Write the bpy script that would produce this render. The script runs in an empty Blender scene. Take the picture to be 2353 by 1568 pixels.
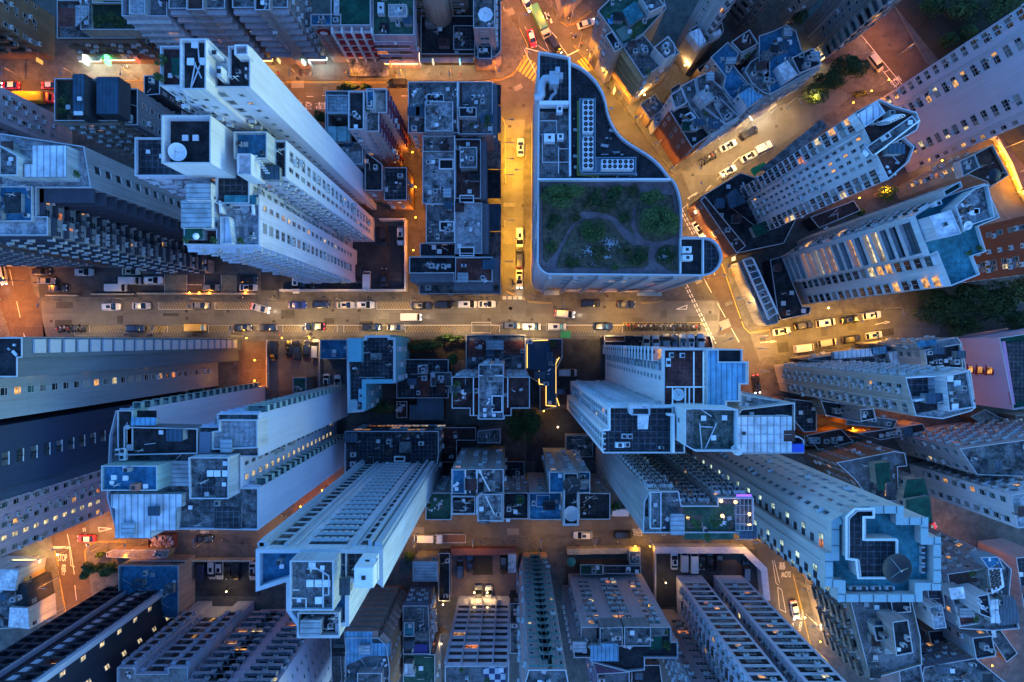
import bpy, math, random
import numpy as np
from mathutils import Matrix, Vector
R = math.radians
C = bpy.context.scene
COL = C.collection
# ------------------------------------------------------------------ camera, sky, sky glow lamp, exposure
HC = 168.0                      # the camera's height over the street in metres
SC = 0.10710                    # metres per survey unit at street level
cam_d = bpy.data.cameras.new('camera'); cam = bpy.data.objects.new('camera', cam_d); COL.objects.link(cam)
cam.location = (0, 0, HC); cam.rotation_euler = (0, 0, 0)
cam_d.sensor_width = 36; cam_d.lens = 24; cam_d.clip_start = 1; cam_d.clip_end = 3000
C.camera = cam
w = bpy.data.worlds.new('World'); C.world = w; w.use_nodes = True
nt = w.node_tree; nt.nodes.clear()
sky = nt.nodes.new('ShaderNodeTexSky'); sky.sky_type = 'NISHITA'; sky.sun_disc = False
sky.sun_elevation = R(3.0); sky.sun_rotation = R(100)
tint = nt.nodes.new('ShaderNodeMix'); tint.data_type = 'RGBA'; tint.blend_type = 'MULTIPLY'; tint.inputs[0].default_value = 1
tint.inputs[7].default_value = (0.29, 0.90, 2.2, 1)
bg = nt.nodes.new('ShaderNodeBackground'); bg.inputs['Strength'].default_value = 0.15
out = nt.nodes.new('ShaderNodeOutputWorld')
nt.links.new(sky.outputs[0], tint.inputs[6]); nt.links.new(tint.outputs[2], bg.inputs[0]); nt.links.new(bg.outputs[0], out.inputs[0])
sky_glow_d = bpy.data.lights.new('sun', 'SUN'); sky_glow_d.energy = 0.10; sky_glow_d.angle = R(60); sky_glow_d.color = (0.55, 0.66, 1.0)  # the sun has set: wide blue lamp added as directional sky glow
sun = bpy.data.objects.new('sun', sky_glow_d); COL.objects.link(sun); sun.rotation_euler = (R(35), R(20), 0)
C.view_settings.view_transform = 'Standard'; C.view_settings.look = 'None'; C.view_settings.gamma = 1
C.view_settings.exposure = 2.45
C.cycles.max_bounces = 5; C.cycles.diffuse_bounces = 2; C.cycles.glossy_bounces = 2; C.cycles.transmission_bounces = 2
C.cycles.sample_clamp_indirect = 4

# ------------------------------------------------------------------ survey coordinates -> metres
TX = {'A': 0, 'B': 577.5, 'C': 1155.1, 'D': 1741.5}; TY = {'0': 0, '1': 387.3, '2': 774.6, '3': 1160.5}
def P(s):
    """'x,y x,y' in survey units, or 'B0: u,v u,v' in a survey sheet's own units"""
    if not isinstance(s, str): return list(s)
    if ':' in s:
        t, s = s.split(':'); t = t.strip(); ox, oy, q = TX[t[0]], TY[t[1]], 0.26
    else: ox = oy = 0; q = 1
    return [(ox + q*float(a.split(',')[0]), oy + q*float(a.split(',')[1])) for a in s.split()]
def zk(k): return HC*(1 - 1/k)
def xy(p, k=1): return ((p[0]-1176.5)*SC/k, -(p[1]-784)*SC/k)
def rect(x0, y0, x1, y1): return [(x0, y0), (x1, y0), (x1, y1), (x0, y1)]
def area(q): return 0.5*sum(q[i][0]*q[(i+1) % len(q)][1]-q[(i+1) % len(q)][0]*q[i][1] for i in range(len(q)))
def ccw(q): return q if area(q) > 0 else q[::-1]
def offset(q, d):
    """move every side of a ccw polygon outwards by d metres"""
    n = len(q); o = []
    for i in range(n):
        a, b, c = Vector(q[i-1]), Vector(q[i]), Vector(q[(i+1) % n])
        u = (b-a).normalized(); v = (c-b).normalized()
        nu = Vector((u.y, -u.x)); nv = Vector((v.y, -v.x)); m = nu+nv
        den = 1+nu.dot(nv)
        o.append(tuple(b+m*(d/den)) if den > 0.25 else tuple(b+nu*d))
    return o
def inside(p, q):
    c = False; n = len(q)
    for i in range(n):
        a, b = q[i], q[i-1]
        if (a[1] > p[1]) != (b[1] > p[1]) and p[0] < (b[0]-a[0])*(p[1]-a[1])/(b[1]-a[1])+a[0]: c = not c
    return c

# ------------------------------------------------------------------ materials
MATS = {}
def node(nt, t, **kw):
    n = nt.nodes.new(t)
    for a, b in kw.items():
        if a.startswith('i_'):
            k = a[2:]; n.inputs[int(k) if k.isdigit() else k].default_value = b
        else: setattr(n, a, b)
    return n
def base_mat(name, rough=0.8, spec=0.3, metal=0):
    m = bpy.data.materials.new(name); m.use_nodes = True
    b = m.node_tree.nodes['Principled BSDF']
    b.inputs['Roughness'].default_value = rough; b.inputs['Specular IOR Level'].default_value = spec; b.inputs['Metallic'].default_value = metal
    return m, m.node_tree, b
def flat(name, col, rough=0.6, spec=0.4, metal=0):
    if name in MATS: return MATS[name]
    m, t, b = base_mat(name, rough, spec, metal)
    nz = node(t, 'ShaderNodeTexNoise', i_Scale=3.0, i_Detail=3.0)
    g = node(t, 'ShaderNodeNewGeometry'); t.links.new(g.outputs['Position'], nz.inputs['Vector'])
    mx = node(t, 'ShaderNodeMix', data_type='RGBA'); mx.inputs[6].default_value = (*[c*0.8 for c in col], 1); mx.inputs[7].default_value = (*[min(1, c*1.15) for c in col], 1)
    t.links.new(nz.outputs[0], mx.inputs[0]); t.links.new(mx.outputs[2], b.inputs['Base Color'])
    MATS[name] = m; return m
def emit(name, col, s):
    if name in MATS: return MATS[name]
    m, t, b = base_mat(name, 0.5)
    b.inputs['Base Color'].default_value = (*[c*0.5 for c in col], 1)
    b.inputs['Emission Color'].default_value = (*col, 1); b.inputs['Emission Strength'].default_value = s
    MATS[name] = m; return m
def wallm(col, dirt=0.5):
    """painted or rendered wall: stained, rain streaks running down, floor joints"""
    key = 'wall_%02d_%02d_%02d_%d' % (*[int(c*100) for c in col], int(dirt*10))
    if key in MATS: return MATS[key]
    m, t, b = base_mat(key, 0.85, 0.2)
    g = node(t, 'ShaderNodeNewGeometry')
    mp = node(t, 'ShaderNodeMapping'); mp.inputs['Scale'].default_value = (1.1, 1.1, 0.06)
    n1 = node(t, 'ShaderNodeTexNoise', i_Scale=1.0, i_Detail=5.0, i_Roughness=0.65)
    n2 = node(t, 'ShaderNodeTexNoise', i_Scale=0.16, i_Detail=4.0)
    L = t.links.new
    L(g.outputs['Position'], mp.inputs['Vector']); L(mp.outputs[0], n1.inputs['Vector']); L(g.outputs['Position'], n2.inputs['Vector'])
    r = node(t, 'ShaderNodeValToRGB'); r.color_ramp.elements[0].position = 0.38; r.color_ramp.elements[1].position = 0.68
    d = 1-0.55*dirt
    r.color_ramp.elements[0].color = (*[c*d for c in col], 1); r.color_ramp.elements[1].color = (*col, 1)
    L(n1.outputs[0], r.inputs[0])
    mx = node(t, 'ShaderNodeMix', data_type='RGBA', blend_type='MULTIPLY'); mx.inputs[0].default_value = 1
    r2 = node(t, 'ShaderNodeValToRGB'); r2.color_ramp.elements[0].position = 0.3; r2.color_ramp.elements[1].position = 0.65
    q = 1-0.25*dirt; r2.color_ramp.elements[0].color = (q, q, q*0.98, 1); r2.color_ramp.elements[1].color = (1, 1, 1, 1)
    L(n2.outputs[0], r2.inputs[0]); L(r.outputs[0], mx.inputs[6]); L(r2.outputs[0], mx.inputs[7])
    # storey joints and finer runs of rain dirt
    sx = node(t, 'ShaderNodeSeparateXYZ'); L(g.outputs['Position'], sx.inputs[0]); fr = node(t, 'ShaderNodeMath', operation='PINGPONG'); fr.inputs[1].default_value = 1.5; L(sx.outputs[2], fr.inputs[0])
    r3 = node(t, 'ShaderNodeMapRange'); r3.inputs[1].default_value = .0; r3.inputs[2].default_value = .09; r3.inputs[3].default_value = 1-.35*dirt; r3.inputs[4].default_value = 1; L(fr.outputs[0], r3.inputs[0])
    mp2 = node(t, 'ShaderNodeMapping'); mp2.inputs['Scale'].default_value = (4, 4, .15); n4 = node(t, 'ShaderNodeTexNoise', i_Scale=1.0, i_Detail=3.0); L(g.outputs['Position'], mp2.inputs['Vector']); L(mp2.outputs[0], n4.inputs['Vector'])
    r4 = node(t, 'ShaderNodeMapRange'); r4.inputs[1].default_value = .3; r4.inputs[2].default_value = .6; r4.inputs[3].default_value = 1-.45*dirt; r4.inputs[4].default_value = 1; L(n4.outputs[0], r4.inputs[0])
    mm = node(t, 'ShaderNodeMath', operation='MULTIPLY'); L(r3.outputs[0], mm.inputs[0]); L(r4.outputs[0], mm.inputs[1])
    m5 = node(t, 'ShaderNodeMix', data_type='RGBA', blend_type='MULTIPLY'); m5.inputs[0].default_value = 1; L(mx.outputs[2], m5.inputs[6]); L(mm.outputs[0], m5.inputs[7])
    L(m5.outputs[2], b.inputs['Base Color'])
    MATS[key] = m; return m
def roofm(name, a, bcol, sc=0.35, tile=0, tcol=None, rough=0.85):
    """weathered roof deck: two tones in patches and stains; tile>0 draws a joint grid of that size"""
    if name in MATS: return MATS[name]
    m, t, b = base_mat(name, rough, 0.25)
    L = t.links.new; g = node(t, 'ShaderNodeNewGeometry')
    n1 = node(t, 'ShaderNodeTexNoise', i_Scale=sc, i_Detail=8.0, i_Roughness=0.72)
    n2 = node(t, 'ShaderNodeTexNoise', i_Scale=sc*5, i_Detail=5.0, i_Roughness=0.7)
    L(g.outputs['Position'], n1.inputs['Vector']); L(g.outputs['Position'], n2.inputs['Vector'])
    r = node(t, 'ShaderNodeValToRGB'); r.color_ramp.elements[0].position = 0.40; r.color_ramp.elements[1].position = 0.62
    r.color_ramp.elements[0].color = (*a, 1); r.color_ramp.elements[1].color = (*bcol, 1)
    L(n1.outputs[0], r.inputs[0])
    r2 = node(t, 'ShaderNodeValToRGB'); r2.color_ramp.elements[0].position = 0.3; r2.color_ramp.elements[1].position = 0.7
    r2.color_ramp.elements[0].color = (.45, .45, .45, 1); r2.color_ramp.elements[1].color = (1.3, 1.3, 1.3, 1)
    L(n2.outputs[0], r2.inputs[0])
    mx = node(t, 'ShaderNodeMix', data_type='RGBA', blend_type='MULTIPLY'); mx.inputs[0].default_value = 1
    L(r.outputs[0], mx.inputs[6]); L(r2.outputs[0], mx.inputs[7]); last = mx.outputs[2]
    if tile:
        br = node(t, 'ShaderNodeTexBrick', offset=0.0); br.inputs['Scale'].default_value = 1.0
        br.inputs['Brick Width'].default_value = tile; br.inputs['Row Height'].default_value = tile; br.inputs['Mortar Size'].default_value = tile*0.07
        br.inputs['Color1'].default_value = (1, 1, 1, 1); br.inputs['Color2'].default_value = (.8, .8, .8, 1)
        tc = tcol or 0.4; br.inputs['Mortar'].default_value = (tc, tc, tc, 1)
        L(g.outputs['Position'], br.inputs['Vector'])
        m2 = node(t, 'ShaderNodeMix', data_type='RGBA', blend_type='MULTIPLY'); m2.inputs[0].default_value = 1
        L(last, m2.inputs[6]); L(br.outputs[0], m2.inputs[7]); last = m2.outputs[2]
    L(last, b.inputs['Base Color'])
    MATS[name] = m; return m
def sheetm(name, col, rot=0, pitch=0.5, rough=0.45):
    """corrugated or standing-seam sheet roofing"""
    if name in MATS: return MATS[name]
    m, t, b = base_mat(name, rough, 0.4)
    L = t.links.new; g = node(t, 'ShaderNodeNewGeometry'); mp = node(t, 'ShaderNodeMapping'); mp.inputs['Rotation'].default_value = (0, 0, rot)
    L(g.outputs['Position'], mp.inputs['Vector'])
    wv = node(t, 'ShaderNodeTexWave', i_Scale=1/pitch*0.314); wv.inputs['Distortion'].default_value = 0
    L(mp.outputs[0], wv.inputs['Vector'])
    r = node(t, 'ShaderNodeValToRGB'); r.color_ramp.elements[0].position = 0.02; r.color_ramp.elements[1].position = 0.22
    r.color_ramp.elements[0].color = (*[c*0.5 for c in col], 1); r.color_ramp.elements[1].color = (*col, 1)
    L(wv.outputs[0], r.inputs[0])
    n = node(t, 'ShaderNodeTexNoise', i_Scale=0.5, i_Detail=6.0); L(g.outputs['Position'], n.inputs['Vector'])
    r2 = node(t, 'ShaderNodeValToRGB'); r2.color_ramp.elements[0].position = 0.35; r2.color_ramp.elements[0].color = (.62, .6, .58, 1); r2.color_ramp.elements[1].position = 0.6
    L(n.outputs[0], r2.inputs[0]); mx = node(t, 'ShaderNodeMix', data_type='RGBA', blend_type='MULTIPLY'); mx.inputs[0].default_value = 1
    L(r.outputs[0], mx.inputs[6]); L(r2.outputs[0], mx.inputs[7]); L(mx.outputs[2], b.inputs['Base Color'])
    bp = node(t, 'ShaderNodeBump', i_Strength=0.4, i_Distance=0.05); L(wv.outputs[0], bp.inputs['Height']); L(bp.outputs[0], b.inputs['Normal'])
    MATS[name] = m; return m
def glassm(name, col, rough=0.12):
    if name in MATS: return MATS[name]
    m, t, b = base_mat(name, rough, 0.6); b.inputs['Base Color'].default_value = (*col, 1)
    MATS[name] = m; return m

ROOF = {
 'conc': roofm('roof_concrete', (.04, .045, .048), (.23, .24, .245), .6),
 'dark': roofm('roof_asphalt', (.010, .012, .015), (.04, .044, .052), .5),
 'grey': roofm('roof_grey', (.09, .095, .10), (.21, .22, .23), 0.5),
 'pale': roofm('roof_pale', (.20, .22, .24), (.50, .52, .54), 0.45),
 'white': roofm('roof_white', (.55, .57, .6), (.78, .79, .8), 0.2),
 'blot': roofm('roof_blotched', (.05, .055, .06), (.42, .44, .45), 0.55),
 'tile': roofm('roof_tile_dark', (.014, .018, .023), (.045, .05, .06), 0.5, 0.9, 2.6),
 'gtile': roofm('roof_tile_grey', (.06, .07, .08), (.15, .16, .17), 0.3, 0.8, 0.45),
 'ptile': roofm('roof_tile_pale', (.30, .32, .34), (.48, .5, .52), 0.3, 0.8, 0.5),
 'rtile': roofm('roof_tile_red', (.10, .035, .03), (.24, .085, .07), 0.4, 0.6, 0.6),
 'rdark': roofm('roof_red_brown', (.035, .018, .018), (.10, .05, .045), 0.4),
 'blue': roofm('roof_blue_paint', (.02, .11, .20), (.05, .22, .36), 0.25),
 'teal': roofm('roof_teal', (.02, .13, .17), (.05, .25, .30), 0.2, 1.6, 0.8),
 'dgreen': roofm('roof_dark_green', (.005, .05, .035), (.01, .09, .06), 0.2),
 'green': roofm('roof_green', (.02, .07, .05), (.05, .13, .09), 0.5),
 'soil': roofm('roof_planting', (.008, .02, .010), (.035, .055, .035), 0.6),
 'beige': roofm('roof_beige', (.24, .21, .19), (.36, .32, .29), 0.2),
 'sheetw': sheetm('sheet_white', (.62, .68, .74), 0, 1.0),
 'sheetb': sheetm('sheet_blue', (.14, .36, .52), 0, 0.8),
 'sheetg': sheetm('sheet_grey', (.34, .40, .44), R(90), 0.7),
 'sheetn': sheetm('sheet_navy', (.03, .075, .12), 0, 0.7),
 'check': None,
}
m, t, b = base_mat('roof_checker'); ck = node(t, 'ShaderNodeTexChecker', i_Scale=0.9); g = node(t, 'ShaderNodeNewGeometry')
ck.inputs['Color1'].default_value = (.5, .52, .55, 1); ck.inputs['Color2'].default_value = (.03, .05, .12, 1)
t.links.new(g.outputs['Position'], ck.inputs['Vector']); t.links.new(ck.outputs[0], b.inputs['Base Color']); ROOF['check'] = m

M_FRAME = flat('frame_aluminium', (.38, .39, .40), 0.5)
M_DARKFR = flat('frame_dark', (.06, .06, .065), 0.5)
M_GLASS = glassm('glass_dark', (.012, .014, .018))
M_GLASS2 = glassm('glass_curtained', (.10, .11, .12), 0.3)
def litm(name, col, s):
    m, t, b = base_mat(name, .4); g = node(t, 'ShaderNodeNewGeometry'); n = node(t, 'ShaderNodeTexNoise', i_Scale=1.3, i_Detail=2.0); t.links.new(g.outputs['Position'], n.inputs['Vector'])
    r = node(t, 'ShaderNodeMapRange'); r.inputs[1].default_value = .35; r.inputs[2].default_value = .68; r.inputs[3].default_value = s*.12; r.inputs[4].default_value = s*1.4
    b.inputs['Base Color'].default_value = (.05, .04, .03, 1); b.inputs['Emission Color'].default_value = (*col, 1); t.links.new(n.outputs[0], r.inputs[0]); t.links.new(r.outputs[0], b.inputs['Emission Strength']); return m
M_LITW = litm('lit_window_warm', (1.0, .46, .13), .20)
M_LITP = litm('lit_window_pale', (1.0, .76, .40), .20); M_LITG = litm('lit_window_greenish', (.75, 1.0, .75), .20)
M_LITO = litm('lit_window_orange', (1.0, .28, .07), .19)
M_AC = flat('air_conditioner_white', (.55, .56, .57), 0.5)
M_BLACK = flat('black_plastic', (.02, .02, .022), 0.5)
M_PIPE = flat('pipe_grey', (.55, .56, .56), 0.5)
M_WHITE = flat('white_paint', (.72, .73, .74), 0.6)
M_STEEL = flat('galvanised_steel', (.36, .37, .38), 0.4, 0.5, 0.3)

# ------------------------------------------------------------------ mesh builder
class MB:
    def __init__(s): s.v = []; s.f = []; s.m = []
    def poly(s, pts, mi=0):
        n = len(s.v); s.v += [tuple(p) for p in pts]; s.f.append(tuple(range(n, n+len(pts)))); s.m.append(mi)
    def box(s, x, y, z, sx, sy, sz, rot=0, mi=0, taper=1.0):
        """centre x,y and bottom z"""
        n = len(s.v); c, q = math.cos(rot), math.sin(rot)
        for kz, tp in ((0, 1), (1, taper)):
            for ax, ay in ((-1, -1), (1, -1), (1, 1), (-1, 1)):
                px, py = ax*sx/2*tp, ay*sy/2*tp
                s.v.append((x+px*c-py*q, y+px*q+py*c, z+kz*sz))
        for f in ((3, 2, 1, 0), (4, 5, 6, 7), (0, 1, 5, 4), (1, 2, 6, 5), (2, 3, 7, 6), (3, 0, 4, 7)):
            s.f.append(tuple(n+i for i in f)); s.m.append(mi)
    def prism(s, q, z0, z1, ms=0, mt=None, bottom=False):
        q = ccw(q); n = len(s.v); k = len(q)
        s.v += [(p[0], p[1], z0) for p in q]+[(p[0], p[1], z1) for p in q]
        for i in range(k):
            j = (i+1) % k; s.f.append((n+i, n+j, n+k+j, n+k+i)); s.m.append(ms)
        if mt is not None: s.f.append(tuple(range(n+k, n+2*k))); s.m.append(mt)
        if bottom: s.f.append(tuple(range(n+k-1, n-1, -1))); s.m.append(ms)
    def ring(s, q, th, z0, z1, mi=0):
        """a wall of thickness th standing inside polygon q"""
        q = ccw(q); i_ = offset(q, -th); n = len(s.v); k = len(q)
        s.v += [(p[0], p[1], z0) for p in q]+[(p[0], p[1], z1) for p in q]+[(p[0], p[1], z0) for p in i_]+[(p[0], p[1], z1) for p in i_]
        for a in range(k):
            b = (a+1) % k
            s.f += [(n+a, n+b, n+k+b, n+k+a), (n+2*k+b, n+2*k+a, n+3*k+a, n+3*k+b), (n+k+a, n+k+b, n+3*k+b, n+3*k+a)]; s.m += [mi]*3
    def tube(s, pts, r, seg=6, mi=0):
        pts = [Vector(p) for p in pts]; n0 = len(s.v)
        for i, p in enumerate(pts):
            d = ((pts[min(i+1, len(pts)-1)]-pts[max(i-1, 0)])).normalized()
            u = d.orthogonal().normalized() if abs(d.z) > .9 else d.cross(Vector((0, 0, 1))).normalized(); v = d.cross(u)
            for a in range(seg):
                t = 2*math.pi*a/seg; s.v.append(tuple(p+(u*math.cos(t)+v*math.sin(t))*r))
        for i in range(len(pts)-1):
            for a in range(seg):
                b = (a+1) % seg; s.f.append((n0+i*seg+a, n0+(i+1)*seg+a, n0+(i+1)*seg+b, n0+i*seg+b)); s.m.append(mi)
        s.f.append(tuple(n0+a for a in range(seg))); s.m.append(mi)
        s.f.append(tuple(n0+(len(pts)-1)*seg+a for a in reversed(range(seg)))); s.m.append(mi)
    def lathe(s, prof, seg=20, c=(0, 0), mi=0, rot=None):
        n0 = len(s.v)
        for r, z in prof:
            for a in range(seg):
                t = 2*math.pi*a/seg; p = Vector((r*math.cos(t), r*math.sin(t), z))
                if rot is not None: p = rot @ p
                s.v.append((p.x+c[0], p.y+c[1], p.z+(c[2] if len(c) > 2 else 0)))
        for i in range(len(prof)-1):
            for a in range(seg):
                b = (a+1) % seg; s.f.append((n0+i*seg+a, n0+i*seg+b, n0+(i+1)*seg+b, n0+(i+1)*seg+a)); s.m.append(mi)
    def mesh(s, name, mats):
        me = bpy.data.meshes.new(name); me.from_pydata(s.v, [], s.f)
        for m in mats: me.materials.append(m)
        if len(mats) > 1: me.polygons.foreach_set('material_index', s.m)
        me.update(); return me
    def build(s, name, mats, parent=None, smooth=False):
        if not s.f: return None
        if not isinstance(mats, (list, tuple)): mats = [mats]
        me = s.mesh(name, mats)
        if smooth: me.polygons.foreach_set('use_smooth', [True]*len(me.polygons))
        return link(name, me, parent)
def link(name, me, parent=None, mat=None):
    o = bpy.data.objects.new(name, me); COL.objects.link(o)
    if parent is not None: o.parent = parent
    if mat is not None: o.matrix_local = mat
    return o
def tag(o, label=None, cat=None, group=None, kind=None):
    if label: o['label'] = label
    if cat: o['category'] = cat
    if group: o['group'] = group
    if kind: o['kind'] = kind
    return o
def empty(name, loc=(0, 0, 0), rz=0):
    o = bpy.data.objects.new(name, None); COL.objects.link(o); o.location = loc; o.rotation_euler = (0, 0, rz); o.empty_display_size = 0.3
    return o
class Tpl:
    """a small mesh that is used many times, either as an object or merged"""
    def __init__(s, name, mb, mats):
        s.name = name; s.mats = mats; s.v = np.array(mb.v, dtype=np.float64); s.f = mb.f; s.m = mb.m; s.mb = mb; s.me = None
        s.loops = np.array([i for f in mb.f for i in f]); s.cnt = np.array([len(f) for f in mb.f]); s.mi = np.array(mb.m)
    def mesh(s):
        if s.me is None: s.me = s.mb.mesh(s.name, s.mats)
        return s.me
def merged(name, items, parent=None):
    """items: (template, 4x4 matrix) -> one mesh object"""
    if not items: return None
    mats = []; V = []; LO = []; CN = []; MI = []; n = 0
    for t, M in items:
        A = np.array(M); V.append(t.v @ A[:3, :3].T + A[:3, 3]); LO.append(t.loops+n); n += len(t.v); CN.append(t.cnt)
        mp = []
        for q in t.mats:
            if q not in mats: mats.append(q)
            mp.append(mats.index(q))
        MI.append(np.array(mp)[t.mi])
    V = np.concatenate(V); LO = np.concatenate(LO); CN = np.concatenate(CN); MI = np.concatenate(MI)
    me = bpy.data.meshes.new(name); me.vertices.add(len(V)); me.vertices.foreach_set('co', V.ravel())
    me.loops.add(len(LO)); me.loops.foreach_set('vertex_index', LO.astype(np.int32))
    me.polygons.add(len(CN)); st = np.concatenate([[0], np.cumsum(CN)[:-1]]).astype(np.int32)
    me.polygons.foreach_set('loop_start', st)
    for q in mats: me.materials.append(q)
    me.polygons.foreach_set('material_index', MI.astype(np.int32)); me.update(calc_edges=True)
    return link(name, me, parent)

# ------------------------------------------------------------------ facade pieces (x along the wall, y out of the wall, z up, origin at sill centre)
M_CUR1 = glassm('glass_blind', (.26, .26, .25), .5); M_CUR2 = glassm('glass_teal', (.03, .09, .10), .2)
PANES = {'d': M_GLASS, 'k': M_CUR1, 't': M_CUR2, 'c': M_GLASS2, 'w': M_LITW, 'p': M_LITP, 'o': M_LITO, 'g': M_LITG}
TP = {}
def win_tpl(wd, ht, pane, hood=0.0, wide=False):
    key = ('win', wd, ht, pane, hood)
    if key in TP: return TP[key]
    b = MB(); fr = 0.07
    b.poly([(-wd/2, .035, 0), (wd/2, .035, 0), (wd/2, .035, ht), (-wd/2, .035, ht)][::-1], 1)
    for x in ([-wd/2, wd/2] + [wd*(i/max(1, round(wd/0.8))-.5) for i in range(1, max(1, round(wd/0.8)))]):
        b.box(x, .05, 0, fr if abs(x) > wd/2-.01 else .05, .1, ht)
    b.box(0, .05, -fr, wd+.1, .12, fr); b.box(0, .05, ht, wd+.1, .12, fr)
    if ht > 1.2: b.box(0, .05, ht*0.33, wd, .09, .05)
    if hood: b.box(0, hood/2, ht+.12, wd+.3, hood, .1, 0, 2)
    TP[key] = Tpl('window', b, [M_FRAME, PANES[pane], M_WHITE]); return TP[key]
def ac_tpl():
    if 'ac' in TP: return TP['ac']
    b = MB(); b.box(0, .32, 0, .95, .5, .62); b.box(0, .30, -.06, 1.0, .6, .05, 0, 1)
    b.lathe([(.0, 0), (.24, 0)], 10, (0, .575, .31), 1, Matrix.Rotation(R(90), 4, 'X'))
    TP['ac'] = Tpl('air_conditioner', b, [M_AC, M_BLACK]); return TP['ac']
def bay_tpl(pane, wm, wd=1.7):
    key = ('bay', pane, wm.name, wd)
    if key in TP: return TP[key]
    b = MB(); b.box(0, .3, -.35, wd+.1, .6, .3, 0, 0); b.box(0, .28, -.05, wd, .5, 1.5, 0, 1); b.box(0, .18, 1.45, wd+.1, .36, .2, 0, 0)
    for x in (-wd/2+.02, 0, wd/2-.02): b.box(x, .54, -.05, .07, .06, 1.5, 0, 2)
    TP[key] = Tpl('bay_window', b, [wm, PANES[pane], M_FRAME]); return TP[key]
def balc_tpl(pane, wm, wd=2.8):
    key = ('balc', pane, wm.name, wd)
    if key in TP: return TP[key]
    b = MB(); b.box(0, .55, -1.0, wd, 1.1, .14); b.box(0, 1.05, -.86, wd, .1, .95)
    for x in (-wd/2+.05, wd/2-.05): b.box(x, .5, -.86, .1, 1.0, .95)
    b.box(0, .04, -.86, wd*.7, .08, 2.1, 0, 1); b.box(.3, .8, -.85, .5, .35, .5, 0, 2)
    TP[key] = Tpl('balcony', b, [wm, PANES[pane], M_DARKFR]); return TP[key]
def dark_tpl(wd=2.7, ht=1.5, pane='d'):
    key = ('dk', wd, ht, pane)
    if key in TP: return TP[key]
    b = MB(); b.poly([(-wd/2, .03, 0), (wd/2, .03, 0), (wd/2, .03, ht), (-wd/2, .03, ht)][::-1], 0)
    b.box(0, .08, -.12, wd+.1, .14, .1, 0, 2)
    for i in range(5): b.box(wd*(i/4-.5), .06, 0, .06, .07, ht, 0, 1)
    b.box(0, .06, ht*.55, wd, .06, .05, 0, 1)
    TP[key] = Tpl('window', b, [PANES[pane], M_DARKFR, M_WHITE]); return TP[key]

def quad_tpl(wd, pane, wm):
    key = ('q', wd, pane, wm.name)
    if key in TP: return TP[key]
    b = MB(); h = 1.5; b.poly([(-wd/2, .04, 0), (wd/2, .04, 0), (wd/2, .04, h), (-wd/2, .04, h)][::-1], 1)
    for x in (-wd/2, wd/2): b.box(x, .3, -.2, .3, .6, h+.4)
    for z in (-.35, h): b.box(0, .3, z, wd+.3, .6, .35)
    b.box(0, .07, 0, .07, .08, h, 0, 2); TP[key] = Tpl('window', b, [wm, PANES[pane], M_DARKFR]); return TP[key]
def glaz_tpl(wd, pane, wm):
    key = ('g', wd, pane, wm.name)
    if key in TP: return TP[key]
    b = MB(); b.box(0, .6, -1.1, wd+.3, 1.2, .25); b.box(0, 1.15, -.85, wd, .12, .7); b.poly([(-wd/2, .05, -.8), (wd/2, .05, -.8), (wd/2, .05, 1.4), (-wd/2, .05, 1.4)][::-1], 1)
    for i in range(7): b.box(wd*(i/6-.5), .09, -.8, .07, .08, 2.2, 0, 2)
    b.box(0, .09, .5, wd, .08, .07, 0, 2)
    for x in (-wd/2-.05, wd/2+.05): b.box(x, .6, -.85, .2, 1.2, 2.4)
    TP[key] = Tpl('balcony', b, [wm, PANES[pane], M_DARKFR]); return TP[key]
def frame(px, py, z, nx, ny):
    """matrix with local y pointing out of the wall"""
    return Matrix(((ny, nx, 0, px), (-nx, ny, 0, py), (0, 0, 1, z), (0, 0, 0, 1)))
def screen(x, y, z):
    k = HC/(HC-z); return 1176.5+x*k/SC, 784-y*k/SC, k
STY = {
 'blank': dict(pat='.'),
 'w': dict(pat='w.', lit=.08, ac=.35), 'ww': dict(pat='.ww.', lit=.08, ac=.3),
 'wa': dict(pat='wa', lit=.08, ac=.6), 'm': dict(pat='.m..', lit=.06, ac=.1),
 'wm': dict(pat='w.m.', lit=.12, ac=.4), 'Wt': dict(pat='W..t', lit=.1, ac=.3),
 'band': dict(pat='D.', lit=.06, ac=.35, band=.55), 'strip': dict(pat='D..', lit=.08, ac=.25, band=.25),
 'bay': dict(pat='b..', lit=.12, ac=.25), 'balc': dict(pat='B..', lit=.12, ac=.15), 'bw': dict(pat='b.w.', lit=.12, ac=.3),
 'mess': dict(pat='wawb', lit=.07, ac=.9, band=.25, awn=.35), 'back': dict(pat='w...', lit=.04, ac=.1),
}
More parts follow.
